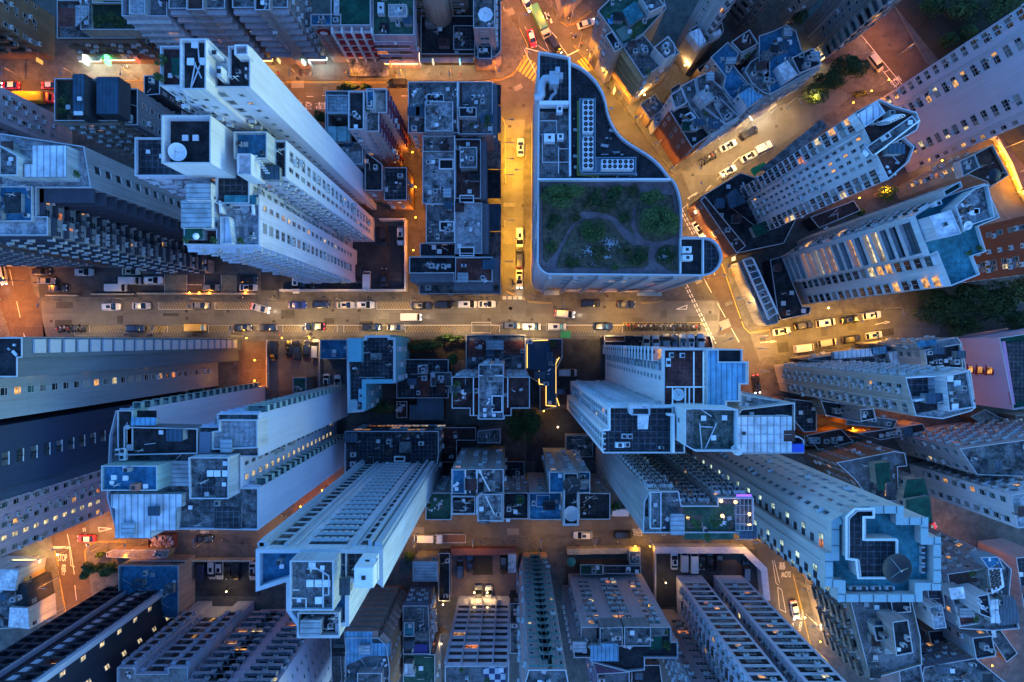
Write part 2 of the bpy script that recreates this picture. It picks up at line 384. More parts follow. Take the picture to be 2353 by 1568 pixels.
def facade(items, trim, p0, p1, z0, z1, sty, wm, rnd, tm=None):
    """fill one wall with the pieces of its pattern; items gets (part, template, matrix, score)"""
    a, b = Vector(p0), Vector(p1); d = b-a; L = d.length
    if L < 1.6: return
    d.normalize(); n = Vector((d.y, -d.x)); pat = sty['pat']; fh = sty.get('fh', 3.0)
    cw = sty.get('cw', 1.7); rep = max(1, round(L/(cw*len(pat)))) if sty.get('rep', 1) else 1
    seq = pat*rep; st = (L-0.6)/len(seq); w1_ = round(min(1.15, st*.8), 1); w2_ = round(min(2.4, st*(.85 if 'WW' in pat else 1.5)), 1)
    nf = int((z1-z0-sty.get('low', 4.0))/fh)
    if nf < 1: return
    vis = n.dot(-(a+b)/2) > 0
    if sty.get('band') and vis:
        for i in range(nf+1):
            z = z1-.35-i*fh; c = (a+b)/2+n*(sty['band']/2)
            trim.box(c.x, c.y, z-.12, L-.1, sty['band'], sty.get('bt', .22), math.atan2(d.y, d.x))
    for ci, ch in enumerate(seq):
        q = a+d*(.3+(ci+.5)*st)
        if ch in 'fF':
            dp = .5 if ch == 'f' else 1.1; c = q+n*dp/2; trim.box(c.x, c.y, z0, .28, dp, z1-z0, math.atan2(d.y, d.x)); continue
        if ch == 'p':
            trim.tube([(q.x+n.x*.2, q.y+n.y*.2, z0), (q.x+n.x*.2, q.y+n.y*.2, z1)], .1, 5, 1); continue
        if ch == '.': continue
        for i in range(nf):
            z = z1-sty.get('top', 2.0)-.3-i*fh-(fh-3)*.5
            sx, sy, k = screen(q.x, q.y, z)
            infr = vis and -30 < sx < 2383 and -30 < sy < 1598
            sc = k+(10 if infr else 0)
            r = rnd.random(); lit = sty.get('lit', .08)*(.75 if vis else .5)
            pane = rnd.choice('wwwpo') if r < lit else ('c' if r < lit+.2 else 'k' if r < lit+.3 else 't' if r < lit+.38 else 'd')
            if not infr and r >= lit: pane = 'd'
            M = frame(q.x, q.y, z-sty.get('dz', 0), n.x, n.y)
            if ch == 'w': items.append(('window', win_tpl(w1_, 1.35, pane, .4 if sty.get('hood') else 0), M, sc))
            elif ch == 'L':
                if i % sty.get('le', 1) == 0: items.append(('window', win_tpl(.9, 1.4, sty.get('lp', 'p')), M, sc))
            elif ch == 'Q': items.append(('window', quad_tpl(round(st*.86, 1), pane, wm), M, sc))
            elif ch == 'G': items.append(('balcony', glaz_tpl(round(st*.88, 1), pane, tm or wm), M, sc))
            elif ch == 'A':
                items.append(('window', dark_tpl(round(st*.96, 1), 1.7, 'd'), frame(q.x, q.y, z-.3, n.x, n.y), sc)); items.append(('air_conditioner', ac_tpl(), M, sc))  # dark panel behind each unit paints the shade around it, no real window
            elif ch == 'x': items.append(('window', dark_tpl(1.1, 1.2, pane), M, sc))
            elif ch == 'W': items.append(('window', win_tpl(w2_, 1.45, pane, .4 if sty.get('hood') else 0), M, sc))
            elif ch == 't': items.append(('window', win_tpl(.7, 1.7, pane), M, sc))
            elif ch == 'm': items.append(('window', win_tpl(.65, .75, pane), M, sc))
            elif ch == 'D': items.append(('window', dark_tpl(round(st*(sty.get('dw', 1.9) if len(pat) > 1 else .9), 1), sty.get('wh', 1.45), pane), M, sc))
            elif ch == 'b': items.append(('bay_window', bay_tpl(pane, wm, round(min(1.7, st*1.6), 1)), M, sc))
            elif ch == 'B': items.append(('balcony', balc_tpl(pane, tm or wm, round(min(st*2.4, 3.4), 1)), M, sc))
            elif ch == 'a': items.append(('air_conditioner', ac_tpl(), M, sc))
            if ch in 'wWb' and infr and rnd.random() < sty.get('ac', .3):
                e = rnd.choice((-1, 1))*rnd.uniform(0, .5); M2 = frame(q.x+d.x*e, q.y+d.y*e, z-.95, n.x, n.y)
                items.append(('air_conditioner', ac_tpl(), M2, sc))
            if sty.get('awn') and ch in 'wb' and infr and rnd.random() < sty['awn']:
                c = q+n*.5; trim.box(c.x, c.y, z+1.55, rnd.uniform(1.4, 2.2), .9, .06, math.atan2(d.y, d.x), 0)

BN = [0]; AUTO = ('conc', 'dark', 'grey', 'pale', 'blot', 'gtile', 'tile', 'rdark', 'blue', 'beige', 'green', 'teal')
def building(name, label, cat, tiers, group=None, seed=None, lim=100):
    BN[0] += 1; rnd = random.Random(seed if seed is not None else BN[0]*7+3)
    t0 = tiers[0]; q0 = [xy(p, 1 if t0.get('g') else t0['k']) for p in P(t0['p'])]
    cx = sum(p[0] for p in q0)/len(q0); cy = sum(p[1] for p in q0)/len(q0)
    root = empty(name, (cx, cy, 0)); tag(root, label, cat, group); inv = Matrix.Translation((-cx, -cy, 0))
    items = []
    for ti, t in enumerate(tiers):
        k = t['k']; q = ccw([xy(p, 1 if t.get('g') else k) for p in P(t['p'])]); q = [(x-cx, y-cy) for x, y in q]
        z1 = zk(k); z0 = zk(t['b']) if 'b' in t else 0.0
        wc = t.get('wall', (.55, .55, .55)); wm = wallm(wc, t.get('dirt', .5)); rm = ROOF[t.get('roof', 'conc')]
        par = t.get('par', .7); ov = t.get('ov', ())
        b = MB(); b.prism(q, z0-(.02 if ti else .3), z1, 0, None)
        nm = t.get('name', 'wall' if ti == 0 or 'b' not in t else 'roof_house')
        wo = b.build(nm, [wm], root)
        r = MB(); r.poly([(x, y, z1+.003) for x, y in offset(q, -.05)]); r.build('roof', [rm], root if nm == 'wall' else wo)
        if par:
            r = MB(); r.ring(q, t.get('pt', .13), z1, z1+par)
            pm = flat('coping_white', (.46, .48, .50)) if t.get('cope', 1) else wm
            # the upstand has the wall's paint, its coping a paler one
            r2 = MB(); r2.ring(offset(q, .015), t.get('pt', .13)+.03, z1+par, z1+par+.08)
            po = r.build('parapet', [wm], root if nm == 'wall' else wo)
            if nm == 'wall': r2.build('coping', [pm], po)
            else:
                r2.build('coping', [pm], root)
        if t.get('roof', 'conc') in AUTO and not t.get('nc'):
            dq = [(1176.5+(x+cx)*k/SC, 784-(y+cy)*k/SC) for x, y in q]; ar = abs(area(q))
            if any(-60 < a < 2413 and -60 < c < 1628 for a, c in dq): clutter(root, dq, k, int(min(16, 2+ar/13)), BN[0]*31+ti)
        sty = t.get('sty', 'back'); trim = MB(); n = len(q)
        for i in range(n):
            a, c = q[i], q[(i+1) % n]
            nx, ny = c[1]-a[1], -(c[0]-a[0])
            dr = ('E' if nx > 0 else 'W') if abs(nx) > abs(ny) else ('N' if ny > 0 else 'S')
            s = sty.get(dr, sty.get('*', 'blank')) if isinstance(sty, dict) and 'pat' not in sty else sty
            if isinstance(s, str): s = STY[s]
            mx, my = (a[0]+c[0])/2+cx, (a[1]+c[1])/2+cy
            kk = 1 if t.get('g') else k; qx, qy = 1176.5+mx*kk/SC, 784-my*kk/SC
            for (ox, oy), so in ov:
                if abs(ox-qx)+abs(oy-qy) < 12: s = so if isinstance(so, dict) else STY[so]
            if nx*mx+ny*my > 0: s = STY['back'] if z1-z0 > 12 or s['pat'] != '.' else s
            if s['pat'] == '.' and not s.get('band'): continue
            w0 = (a[0]+cx, a[1]+cy); w1 = (c[0]+cx, c[1]+cy)
            for s_ in [s]+s.get('and', []): facade(items, trim, w0, w1, z0, z1, s_, wm, rnd, wallm(t['balm'], .3) if 'balm' in t else None)
        if trim.f:
            trim.v = [(x-cx, y-cy, z) for x, y, z in trim.v]
            trim.build('facade_trim', [wallm(t.get('trim', wc), .4), M_PIPE], root)
    for kind in ('window', 'air_conditioner', 'bay_window', 'balcony'):
        its = sorted([i for i in items if i[0] == kind], key=lambda i: -i[3])
        near = [i for i in its if i[3] > 10][:lim]; rest = its[len(near):]
        for _, tp, M, s in near: link(kind, tp.mesh(), root, inv @ M)
        if rest:
            o = merged(kind, [(tp, inv @ M) for _, tp, M, s in rest], root); o['kind'] = 'stuff'
    root['_c'] = 0; del root['_c']
    return root, (cx, cy)

# ------------------------------------------------------------------ things on roofs
def px(p, k): x, y = xy(p, k); return x, y, zk(k)
def on(root, name, mb, mats, smooth=False):
    """add a part given in world coordinates to a building"""
    l = root.location; mb.v = [(x-l.x, y-l.y, z-l.z) for x, y, z in mb.v]
    return mb.build(name, mats, root, smooth)
def hatch(root, p, k, s=8, col=None):
    x, y, z = px(p, k); m = s*SC/k; b = MB(); b.box(x, y, z, m, m, .35, 0, 0); b.box(x, y, z+.35, m+.16, m+.16, .09, 0, 0)
    on(root, 'roof_hatch', b, [col or M_WHITE])
def tank(root, p, k, sx=12, sy=12, h=1.6, rz=0, m=None, name='water_tank'):
    x, y, z = px(p, k); b = MB(); b.box(x, y, z, sx*SC/k, sy*SC/k, h, rz, 0, .97); b.box(x, y, z+h, sx*SC/k*.9, sy*SC/k*.9, .12, rz, 0)
    b.box(x, y, z+h+.12, .5, .5, .12, rz, 1)
    on(root, name, b, [m or M_AC, M_BLACK])
def pipe(root, pts, k, r=.09, up=.25, m=None):
    b = MB(); w = [px(p, k) for p in P(pts)]; b.tube([(x, y, z+up) for x, y, z in w], r, 6)
    on(root, 'pipe', b, [m or M_PIPE])
def slab(root, pts, k, h, m, name='roof_shed', b0=None):
    """a lean-to or sheet roofed shed standing on a roof"""
    q = [xy(p, k) for p in P(pts)]; z = zk(b0) if b0 else zk(k)-h; b = MB(); b.prism(q, z, zk(k), 0, None, False)
    b.prism(offset(ccw(q), .12), zk(k), zk(k)+.1, 1, 1, True)
    return on(root, name, b, [wallm((.4, .42, .44), .5), ROOF[m] if isinstance(m, str) else m])
def patch(root, pts, k, m, name='roof_finish', dz=.02):
    q = ccw([xy(p, k) for p in P(pts)]); b = MB(); b.poly([(x, y, zk(k)+dz) for x, y in q])
    return on(root, name, b, [ROOF[m] if isinstance(m, str) else m])
def strip(b, w, th, z, h, mi=0):
    """one mitred wall along a line of points; closed when it returns to its start"""
    cl = len(w) > 3 and math.dist(w[0], w[-1]) < .02
    if cl: w = w[:-1]
    n = len(w); A, B_ = [], []
    for i in range(n):
        p = Vector(w[i]); u = (p-Vector(w[i-1])) if (i or cl) else None; v = (Vector(w[(i+1) % n])-p) if (i < n-1 or cl) else None
        u = (u or v).normalized(); v = (v or u).normalized(); nu = Vector((u.y, -u.x)); nv = Vector((v.y, -v.x)); m = (nu+nv)/max(.3, 1+nu.dot(nv)); A.append(p+m*th/2); B_.append(p-m*th/2)
    n0 = len(b.v)
    for s_ in (A, B_):
        for zz in (z, z+h): b.v += [(p.x, p.y, zz) for p in s_]
    for i in range(n if cl else n-1):
        j = (i+1) % n
        for f in ((i, j, n+j, n+i), (2*n+j, 2*n+i, 3*n+i, 3*n+j), (n+i, n+j, 3*n+j, 3*n+i)): b.f.append(tuple(n0+q for q in f)); b.m.append(mi)
    if not cl:
        for i, f in ((0, (0, n, 3*n, 2*n)), (1, (n-1, 3*n-1, 4*n-1, 2*n-1))): b.f.append(tuple(n0+q for q in (f if i == 0 else (n-1, 3*n-1, 4*n-1, 2*n-1)))); b.m.append(mi)
def lowwall(root, pts, k, h=.8, th=.14, m=None, name='roof_kerb'):
    b = MB(); strip(b, [xy(p, k) for p in P(pts)], th, zk(k)+.01, h)
    return on(root, name, b, [m or M_WHITE])
def clutter(root, pts, k, n, seed=1):
    """hatches, condensers, tanks, pipes and odds and ends spread over a deck"""
    rnd = random.Random(seed); q = P(pts); xs = [p[0] for p in q]; ys = [p[1] for p in q]
    def pick(mg=4):
        for _ in range(60):
            p = (rnd.uniform(min(xs)+mg, max(xs)-mg), rnd.uniform(min(ys)+mg, max(ys)-mg))
            if inside(p, q) and all(inside((p[0]+a, p[1]+b), q) for a in (-mg, mg) for b in (-mg, mg)): return p
        return None
    for i in range(n):
        p = pick(5 if i % 3 else 8)
        if p is None: continue
        r = rnd.random()
        if i % 4 == 3:
            x, y, z = px(p, k); b = MB(); h = rnd.uniform(1.2, 3); b.tube([(x, y, z), (x, y, z+h)], .05, 5); b.tube([(x-.7, y, z+h*.9), (x+.7, y, z+h*.9)], .03, 4); b.tube([(x-.4, y-.3, z+h*.75), (x+.4, y+.3, z+h*.75)], .03, 4); on(root, 'aerial', b, [M_PIPE]); continue
        if i % 5 == 4:
            x, y, z = px(p, k); b = MB(); a, c = rnd.uniform(1.4, 2.6), rnd.uniform(1.2, 2.0); b.box(x, y, z, a, c, 1.9, 0, 0); b.box(x, y, z+1.9, a+.25, c+.25, .1, 0, 1); on(root, 'roof_shed', b, [wallm((.35, .36, .38), .6), ROOF[rnd.choice(('sheetg', 'sheetn', 'conc', 'rdark', 'dgreen', 'sheetn', 'dark'))]]); continue
        if r < .28: hatch(root, p, k, rnd.uniform(6, 9), rnd.choice([M_WHITE, M_AC, M_STEEL]))
        elif r < .5: tank(root, p, k, rnd.uniform(8, 13), rnd.uniform(5, 9), rnd.uniform(.7, 1.2), rnd.choice([0, R(90)]), name='condenser')
        elif r < .62: tank(root, p, k, rnd.uniform(10, 15), rnd.uniform(9, 13), rnd.uniform(1.2, 1.9), 0, M_STEEL)
        elif r < .8:
            p2 = pick(2) or p
            if rnd.random() < .6: p2 = (p2[0], p[1]) if rnd.random() < .5 else (p[0], p2[1])
            if inside(p2, q) and math.dist(p, p2) > 3: pipe(root, [p, p2], k, .06, .15)
        else:
            x, y, z = px(p, k); b = MB()
            for _ in range(rnd.randint(3, 7)):
                b.box(x+rnd.uniform(-1, 1), y+rnd.uniform(-1, 1), z, rnd.uniform(.2, .9), rnd.uniform(.2, .7), rnd.uniform(.1, .6), rnd.uniform(0, 3), rnd.choice((0, 1, 2)))
            on(root, 'stored_junk', b, [M_WHITE, M_STEEL, flat('junk_brown', (.12, .07, .05))])
# ------------------------------------------------------------------ ground, roads, pavements, markings
def groundmat(name, a, b_, sc=0.25, slabs=0, rough=0.8, seams=True):
    if name in MATS: return MATS[name]
    m, t, b = base_mat(name, rough, 0.3); L = t.links.new; g = node(t, 'ShaderNodeNewGeometry')
    n1 = node(t, 'ShaderNodeTexNoise', i_Scale=sc, i_Detail=9.0, i_Roughness=0.7); L(g.outputs['Position'], n1.inputs['Vector'])
    n3 = node(t, 'ShaderNodeTexNoise', i_Scale=6.0, i_Detail=3.0); L(g.outputs['Position'], n3.inputs['Vector'])
    r = node(t, 'ShaderNodeValToRGB'); r.color_ramp.elements[0].position = .36; r.color_ramp.elements[1].position = .66
    r.color_ramp.elements[0].color = (*a, 1); r.color_ramp.elements[1].color = (*b_, 1); L(n1.outputs[0], r.inputs[0])
    mx = node(t, 'ShaderNodeMix', data_type='RGBA', blend_type='OVERLAY'); mx.inputs[0].default_value = .35; L(r.outputs[0], mx.inputs[6]); L(n3.outputs[0], mx.inputs[7]); last = mx.outputs[2]
    # repair patches and slab joints
    br = node(t, 'ShaderNodeTexBrick', offset=0.35); br.inputs['Scale'].default_value = 1
    br.inputs['Brick Width'].default_value = slabs*1.6 if slabs else 7.5; br.inputs['Row Height'].default_value = slabs or 3.4
    br.inputs['Mortar Size'].default_value = .02 if slabs else .04
    br.inputs['Color1'].default_value = (1, 1, 1, 1); br.inputs['Color2'].default_value = (.86, .86, .86, 1) if slabs else (.74, .74, .75, 1); br.inputs['Mortar'].default_value = (.7, .7, .7, 1)
    L(g.outputs['Position'], br.inputs['Vector'])
    m2 = node(t, 'ShaderNodeMix', data_type='RGBA', blend_type='MULTIPLY'); m2.inputs[0].default_value = 1 if seams else 0; L(last, m2.inputs[6]); L(br.outputs[0], m2.inputs[7])
    L(m2.outputs[2], b.inputs['Base Color']); MATS[name] = m; return m
G_ROAD = groundmat('asphalt', (.065, .06, .056), (.105, .098, .09))
G_CONC = groundmat('road_concrete', (.11, .106, .10), (.165, .158, .15))
G_PAVE = groundmat('paving', (.07, .066, .062), (.14, .132, .122), .5, .6)
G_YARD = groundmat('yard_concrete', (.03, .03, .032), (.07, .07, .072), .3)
G_REDW = groundmat('road_red_brown', (.065, .046, .037), (.105, .075, .06), .3)
G_SOIL = groundmat('hill_soil', (.018, .016, .012), (.05, .04, .03), .15, seams=False)
def sheet(name, pts, z, m, label=None):
    q = ccw([xy(p) for p in P(pts)]); b = MB(); b.poly([(x, y, z) for x, y in q]); o = b.build(name, [m]); o['kind'] = 'structure'; return o
def slabg(name, pts, z, m, mk):
    q = ccw([xy(p) for p in P(pts)]); b = MB(); b.prism(q, -.05, z, 1, 0); b2 = offset(q, .0)
    o = b.build(name, [m, mk]); o['kind'] = 'structure'; return o
M_KERB = flat('kerb_stone', (.24, .23, .21))
o = MB(); o.poly([(-500, -420, -.06), (500, -420, -.06), (500, 420, -.06), (-500, 420, -.06)]); o = o.build('ground', [groundmat('ground', (.05, .05, .048), (.09, .088, .085), .1)]); o['kind'] = 'structure'
sheet('road', rect(-400, -400, 2750, 1950), 0, G_ROAD)
sheet('road', '0,172 1140,172 1160,262 0,262', .004, groundmat('asphalt_warm', (.075, .064, .052), (.12, .10, .08)))
sheet('road', '95,692 1668,692 1668,774 100,774', .004, G_CONC)
sheet('road', '1155,275 1206,275 1206,692 1155,692', .008, G_CONC)
sheet('road', '1560,380 1760,240 1880,180 1960,220 1760,370 1600,480', .004, G_CONC)
sheet('road', '1722,764 2160,690 2160,768 1745,830', .004, G_CONC)
sheet('road', '205,1195 1728,1185 1728,1238 205,1250', .004, groundmat('asphalt_cool', (.085, .083, .08), (.14, .135, .13)))
sheet('road', '-70,560 62,560 205,1260 240,1600 110,1600 26,772', .004, G_REDW)
sheet('road', '1560,560 1660,560 1710,752 1650,773 1655,700', .006, G_REDW)
sheet('road', '1910,-10 2010,-60 2400,340 2400,480 2330,470 2060,210', .004, G_REDW)
PV = [
 '-320,-320 1120,-320 1120,-60 1155,18 1189,65 1207,100 1204,128 1190,155 1172,170 1150,179 1110,184 1060,186 -320,184',
 '1230,-80 1440,-60 1400,-10 1358,21 1321,49 1300,56 1285,47 1268,20 1251,0',
 '0,262 1138,262 1150,266 1157,278 1157,676 1150,689 1138,694 112,694 92,688 80,674 62,600 30,430 0,262',
 '1203,300 1228,272 1262,268 1300,288 1340,340 1380,395 1420,425 1458,455 1498,480 1508,560 1545,585 1572,610 1582,640 1574,664 1545,687 1500,694 1262,694 1212,691 1203,682',
 '1321,104 1327,99 1358,84 1420,20 1500,-80 1500,-320 1900,-320 1960,-80 1935,0 1963,60 2056,208 1960,212 1853,205 1766,262 1562,400 1553,404 1545,398 1500,335 1444,257',
 '1581,463 1590,452 1620,440 1749,360 1853,292 1960,225 2058,218 2150,320 2262,420 2420,640 2500,690 1975,717 1741,760 1725,760 1713,750 1690,690 1662,603 1607,533 1584,491',
 '2025,-40 2125,140 2400,360 2700,500 2700,-320 1970,-320',
 '1745,832 1756,822 1858,808 1975,790 2700,720 2700,1800 1925,1800 1870,1500 1825,1320 1800,1230 1765,1060 1745,920 1739,850',
 '100,780 108,773 1628,773 1639,778 1642,800 1652,900 1680,1060 1700,1180 1692,1192 250,1205 232,1200 222,1180 205,1130 150,960',
 '198,1266 208,1252 226,1248 356,1245 950,1238 1155,1234 1705,1233 1722,1238 1728,1250 1750,1368 1800,1568 1840,1800 300,1800 215,1400',
 '-320,560 -30,560 0,704 26,772 70,1000 122,1259 130,1290 148,1402 190,1800 -320,1800',
]
for q in PV: slabg('pavement', q, .12, G_PAVE, M_KERB)
# hill in the top right: dark planted slope above the road
b = MB(); rg = random.Random(5); hx, hy = xy((2030, 5)); ang_ = math.radians(-51)
du = (math.cos(ang_), math.sin(ang_)); dv = (-du[1], du[0])
for j in range(18):
    for i in range(30):
        a, c = -22+i*3.2, 1.5+j*3.2; b.v.append((hx+du[0]*a+dv[0]*c, hy+du[1]*a+dv[1]*c, .13 if j == 0 else min(9, .5+c*.16)+rg.uniform(0, .7)))
for j in range(17):
    for i in range(29): a = j*30+i; b.f.append((a, a+1, a+31, a+30)); b.m.append(0)
o = b.build('hillside', [G_SOIL]); o['kind'] = 'structure'

b = MB(); rg = random.Random(12); seen = []
for x0, x1, y0, y1, n, rot in ((120, 1640, 697, 766, 46, 0), (1160, 1202, 280, 680, 12, 0), (20, 1130, 186, 258, 30, 0), (260, 1700, 1197, 1236, 26, 0), (1600, 1720, 620, 760, 8, -1.2), (1600, 1840, 270, 400, 12, .55), (1750, 2080, 735, 800, 14, .13), (1160, 1230, 10, 250, 10, -1.1)):
    for _ in range(n):
        x, y = xy((rg.uniform(x0, x1), rg.uniform(y0, y1))); w_, h_ = rg.uniform(.8, 4.5), rg.uniform(.7, 2.6); c_, s_ = math.cos(rot), math.sin(rot); rd = math.hypot(w_, h_)/2
        if any(math.dist((x, y), q[:2]) < rd+q[2]+.05 for q in seen): continue
        seen.append((x, y, rd))
        b.poly([(x+a*w_*c_-e*h_*s_, y+a*w_*s_+e*h_*c_, .0105) for a, e in ((-.5, -.5), (.5, -.5), (.5, .5), (-.5, .5))], rg.randint(0, 2))
o = b.build('road_patch', [groundmat('patch_dark', (.045, .042, .04), (.07, .066, .062), .8, seams=False), groundmat('patch_pale', (.15, .145, .135), (.2, .19, .18), .8, seams=False), groundmat('patch_mid', (.08, .076, .07), (.10, .096, .09), .8, seams=False)]); o['kind'] = 'structure'
M_MW = flat('marking_white', (.62, .60, .56)); M_MY = flat('marking_yellow', (.50, .33, .04))
def marks(name, lines, m, z=.012, label=None):
    """painted strips: (polyline, width m, dash on, dash off)"""
    b = MB()
    for ln in lines:
        pts = [xy(p) for p in P(ln[0])]; wd = ln[1]; on_, off = (ln[2], ln[3]) if len(ln) > 2 else (0, 0)
        for a, c in zip(pts, pts[1:]):
            d = math.hypot(c[0]-a[0], c[1]-a[1]); an = math.atan2(c[1]-a[1], c[0]-a[0]); u = ((c[0]-a[0])/d, (c[1]-a[1])/d)
            segs = [(0, d)]
            if on_: segs = [(s_, min(s_+on_, d)) for s_ in np.arange(0, d, on_+off)]
            for s0, s1 in segs:
                p0 = (a[0]+u[0]*s0, a[1]+u[1]*s0); p1 = (a[0]+u[0]*s1, a[1]+u[1]*s1); nx, ny = -u[1]*wd/2, u[0]*wd/2
                b.poly([(p0[0]+nx, p0[1]+ny, z), (p0[0]-nx, p0[1]-ny, z), (p1[0]-nx, p1[1]-ny, z), (p1[0]+nx, p1[1]+ny, z)])
    o = b.build(name, [m]); o['kind'] = 'structure'; return o
def hatchbay(x0, x1, y0, y1):
    L = [(f'{x0},{y0} {x1},{y0}', .1), (f'{x0},{y0} {x0},{y1}', .1), (f'{x1},{y0} {x1},{y1}', .1)]
    return L
# parking bays with yellow hatching on the long street
bays = [(365, 445, 695, 711), (494, 586, 695, 711), (866, 950, 695, 711), (310, 385, 748, 764), (206, 292, 748, 764), (349, 430, 748, 764), (479, 537, 748, 764), (650, 705, 748, 764), (742, 775, 748, 764),
        (790, 833, 748, 764), (932, 1084, 748, 764), (1128, 1148, 748, 764), (1300, 1366, 748, 764), (1404, 1430, 748, 764)]
wl, yl = [], []
for x0, x1, y0, y1 in bays:
    wl += hatchbay(x0, x1, y1 if y0 < 720 else y0, y0 if y0 < 720 else y1)
    x = x0+2
    while x < x1-8: yl.append((f'{x},{y1} {x+9},{y0}' if y0 > 720 else f'{x},{y0} {x+9},{y1}', .09)); x += 6.2
wl += [('1084,741 1128,741 1128,765 1084,765 1084,741', .12), ('205,748 1440,747', .1), ('1430,746 1610,746', .1)]
marks('road_marking', wl, M_MW); marks('road_marking', yl, M_MY)
dbl = lambda s, o=2.6: [(s, .08), (' '.join('%f,%f' % (p[0]+o*.7, p[1]+o) for p in P(s)), .08)]
yl = []
for s in ('1160,667 1207,689', '1202,655 1206,684 1215,693 1268,696', '1472,696 1510,692 1545,680 1570,655', '1430,742 1610,742 1622,748 1632,765', '1658,605 1690,700 1709,752 1722,764 1770,757',
          '1153,268 1160,285 1160,420', '100,184 440,182', '450,187 1060,189 1115,187 1152,181 1175,172 1200,145 1210,125 1211,102 1193,64 1158,12', '1254,0 1270,25 1288,50 1302,59 1322,52 1358,24',
          '1318,104 1440,257 1500,340 1545,402', '1578,465 1582,492 1604,535 1655,606', '226,1244 430,1242', '196,1290 194,1266 206,1249 224,1244', '1716,1230 1734,1270 1754,1370', '1822,1320 1866,1500 1890,1600',
          '128,1290 150,1402 175,1560', '124,1262 134,1300', '1742,836 1746,920 1765,1050'):
    yl += dbl(s)
marks('road_marking', yl, M_MY)
# zebra crossings
zb = []
for i in range(7): zb.append((f'{1186+i*7.4:.1f},{160+i*5.2:.1f} {1206+i*7.6:.1f},{128+i*5.6:.1f}', .55))
for i in range(5): zb.append((f'{1328+i*7:.1f},{139+i*(-3.5):.1f} {1350+i*5.6:.1f},{166-i*3.4:.1f}', .5))
marks('road_marking', zb, M_MY, .016)
wl = [('1155,14 1236,178', .12), ('1206,0 1236,60 1262,118', .12), ('1206,62 1228,100 1262,122', .1), ('1208,111 1262,125', .25), ('1299,131 1330,115', .25), ('1285,100 1305,128', .12),
      ('1255,60 1280,88', .15), ('1208,111 1180,150', .1), ('1262,122 1270,160', .1), ('1155,683 1205,683', .22, .9, .4), ('1155,687 1205,687', .22, .9, .4), ('1573,656 1640,792', .22, .9, .4), ('1578,654 1645,790', .22, .9, .4),
      ('1562,483 1592,540', .22, .8, .4), ('1567,481 1597,537', .22, .8, .4), ('1564,483 1620,440', .12, 3, 1), ('1700,360 1620,440', .12, 3, 2), ('1617,640 1700,790', .12, 4, 3), ('1630,600 1650,650', .12, 4, 3),
      ('0,560 22,620 60,790 150,1180', .12, 4, 4), ('155,1228 162,1262 171,1320', .12), ('122,1257 162,1257', .2), ('122,1260 162,1260', .14), ('160,1262 163,1300 172,1303', .1), ('172,1345 176,1380', .12),
      ('191,1214 199,1256', .22, .9, .4), ('195,1213 203,1255', .22, .9, .4), ('107,189 107,216 190,216', .1), ('740,220 1150,222', .1, 2.5, 4), ('340,220 720,222', .1, 2.5, 4),
      ('1960,80 2115,268', .14), ('1973,74 2128,262', .14), ('1775,1288 1783,1340 1789,1345', .1), ('1779,1288 1791,1340', .1), ('1787,1350 1791,1400 1806,1408 1796,1355 1787,1350', .1)]
for i in range(9): wl.append((f'{1962+i*17.3:.1f},{83+i*21:.1f} {1974+i*17.3:.1f},{77+i*21:.1f}', .12))
# warning triangles before the give-way lines
for tx in ('C1:1535,1245 1630,1208 1625,1245 1535,1245', 'C1:88,980 72,1082 105,1082 88,980', 'A3:990,210 870,198 878,235 990,210', 'C1:1635,265 1730,205 1665,275 1635,265', 'B1:2310,980 2292,1082 2328,1082 2310,980', 'D1:1035,1380 1120,1362 1118,1372 1168,1358 1120,1352', 'D1:20,1540 110,1532 110,1540 165,1528 110,1524'):
    wl.append((' '.join('%f,%f' % p for p in P(tx)), .2))
wl += [('C0:370,110 410,165', .4), ('C0:395,120 435,205', .5), ('C0:385,160 420,155', .9)]
wl = [(' '.join('%f,%f' % p for p in P(a[0])), *a[1:]) for a in wl]
marks('road_marking', wl, M_MW, .02)
def words(txt, p, size, ang, m=None, name='road_marking', z=.03, font=None, sx=1.0, parent=None, ext=0, k=1):
    """lettering lying flat, turned into a mesh"""
    c = bpy.data.curves.new('t', 'FONT'); c.body = txt; c.size = size; c.align_x = 'CENTER'; c.align_y = 'CENTER'; c.extrude = ext
    t = bpy.data.objects.new('t', c); COL.objects.link(t); bpy.context.view_layer.update()
    me = bpy.data.meshes.new_from_object(t.evaluated_get(bpy.context.evaluated_depsgraph_get())); bpy.data.objects.remove(t)
    me.materials.clear(); me.materials.append(m or M_MW); o = bpy.data.objects.new(name, me); COL.objects.link(o)
    x, y = xy(p, k); o.location = (x, y, z+(zk(k) if k > 1 else 0)); o.rotation_euler = (0, 0, ang); o.scale = (sx, 1, 1)
    return o
T_ = lambda tl, u, v: P(f'{tl}:{u},{v}')[0]
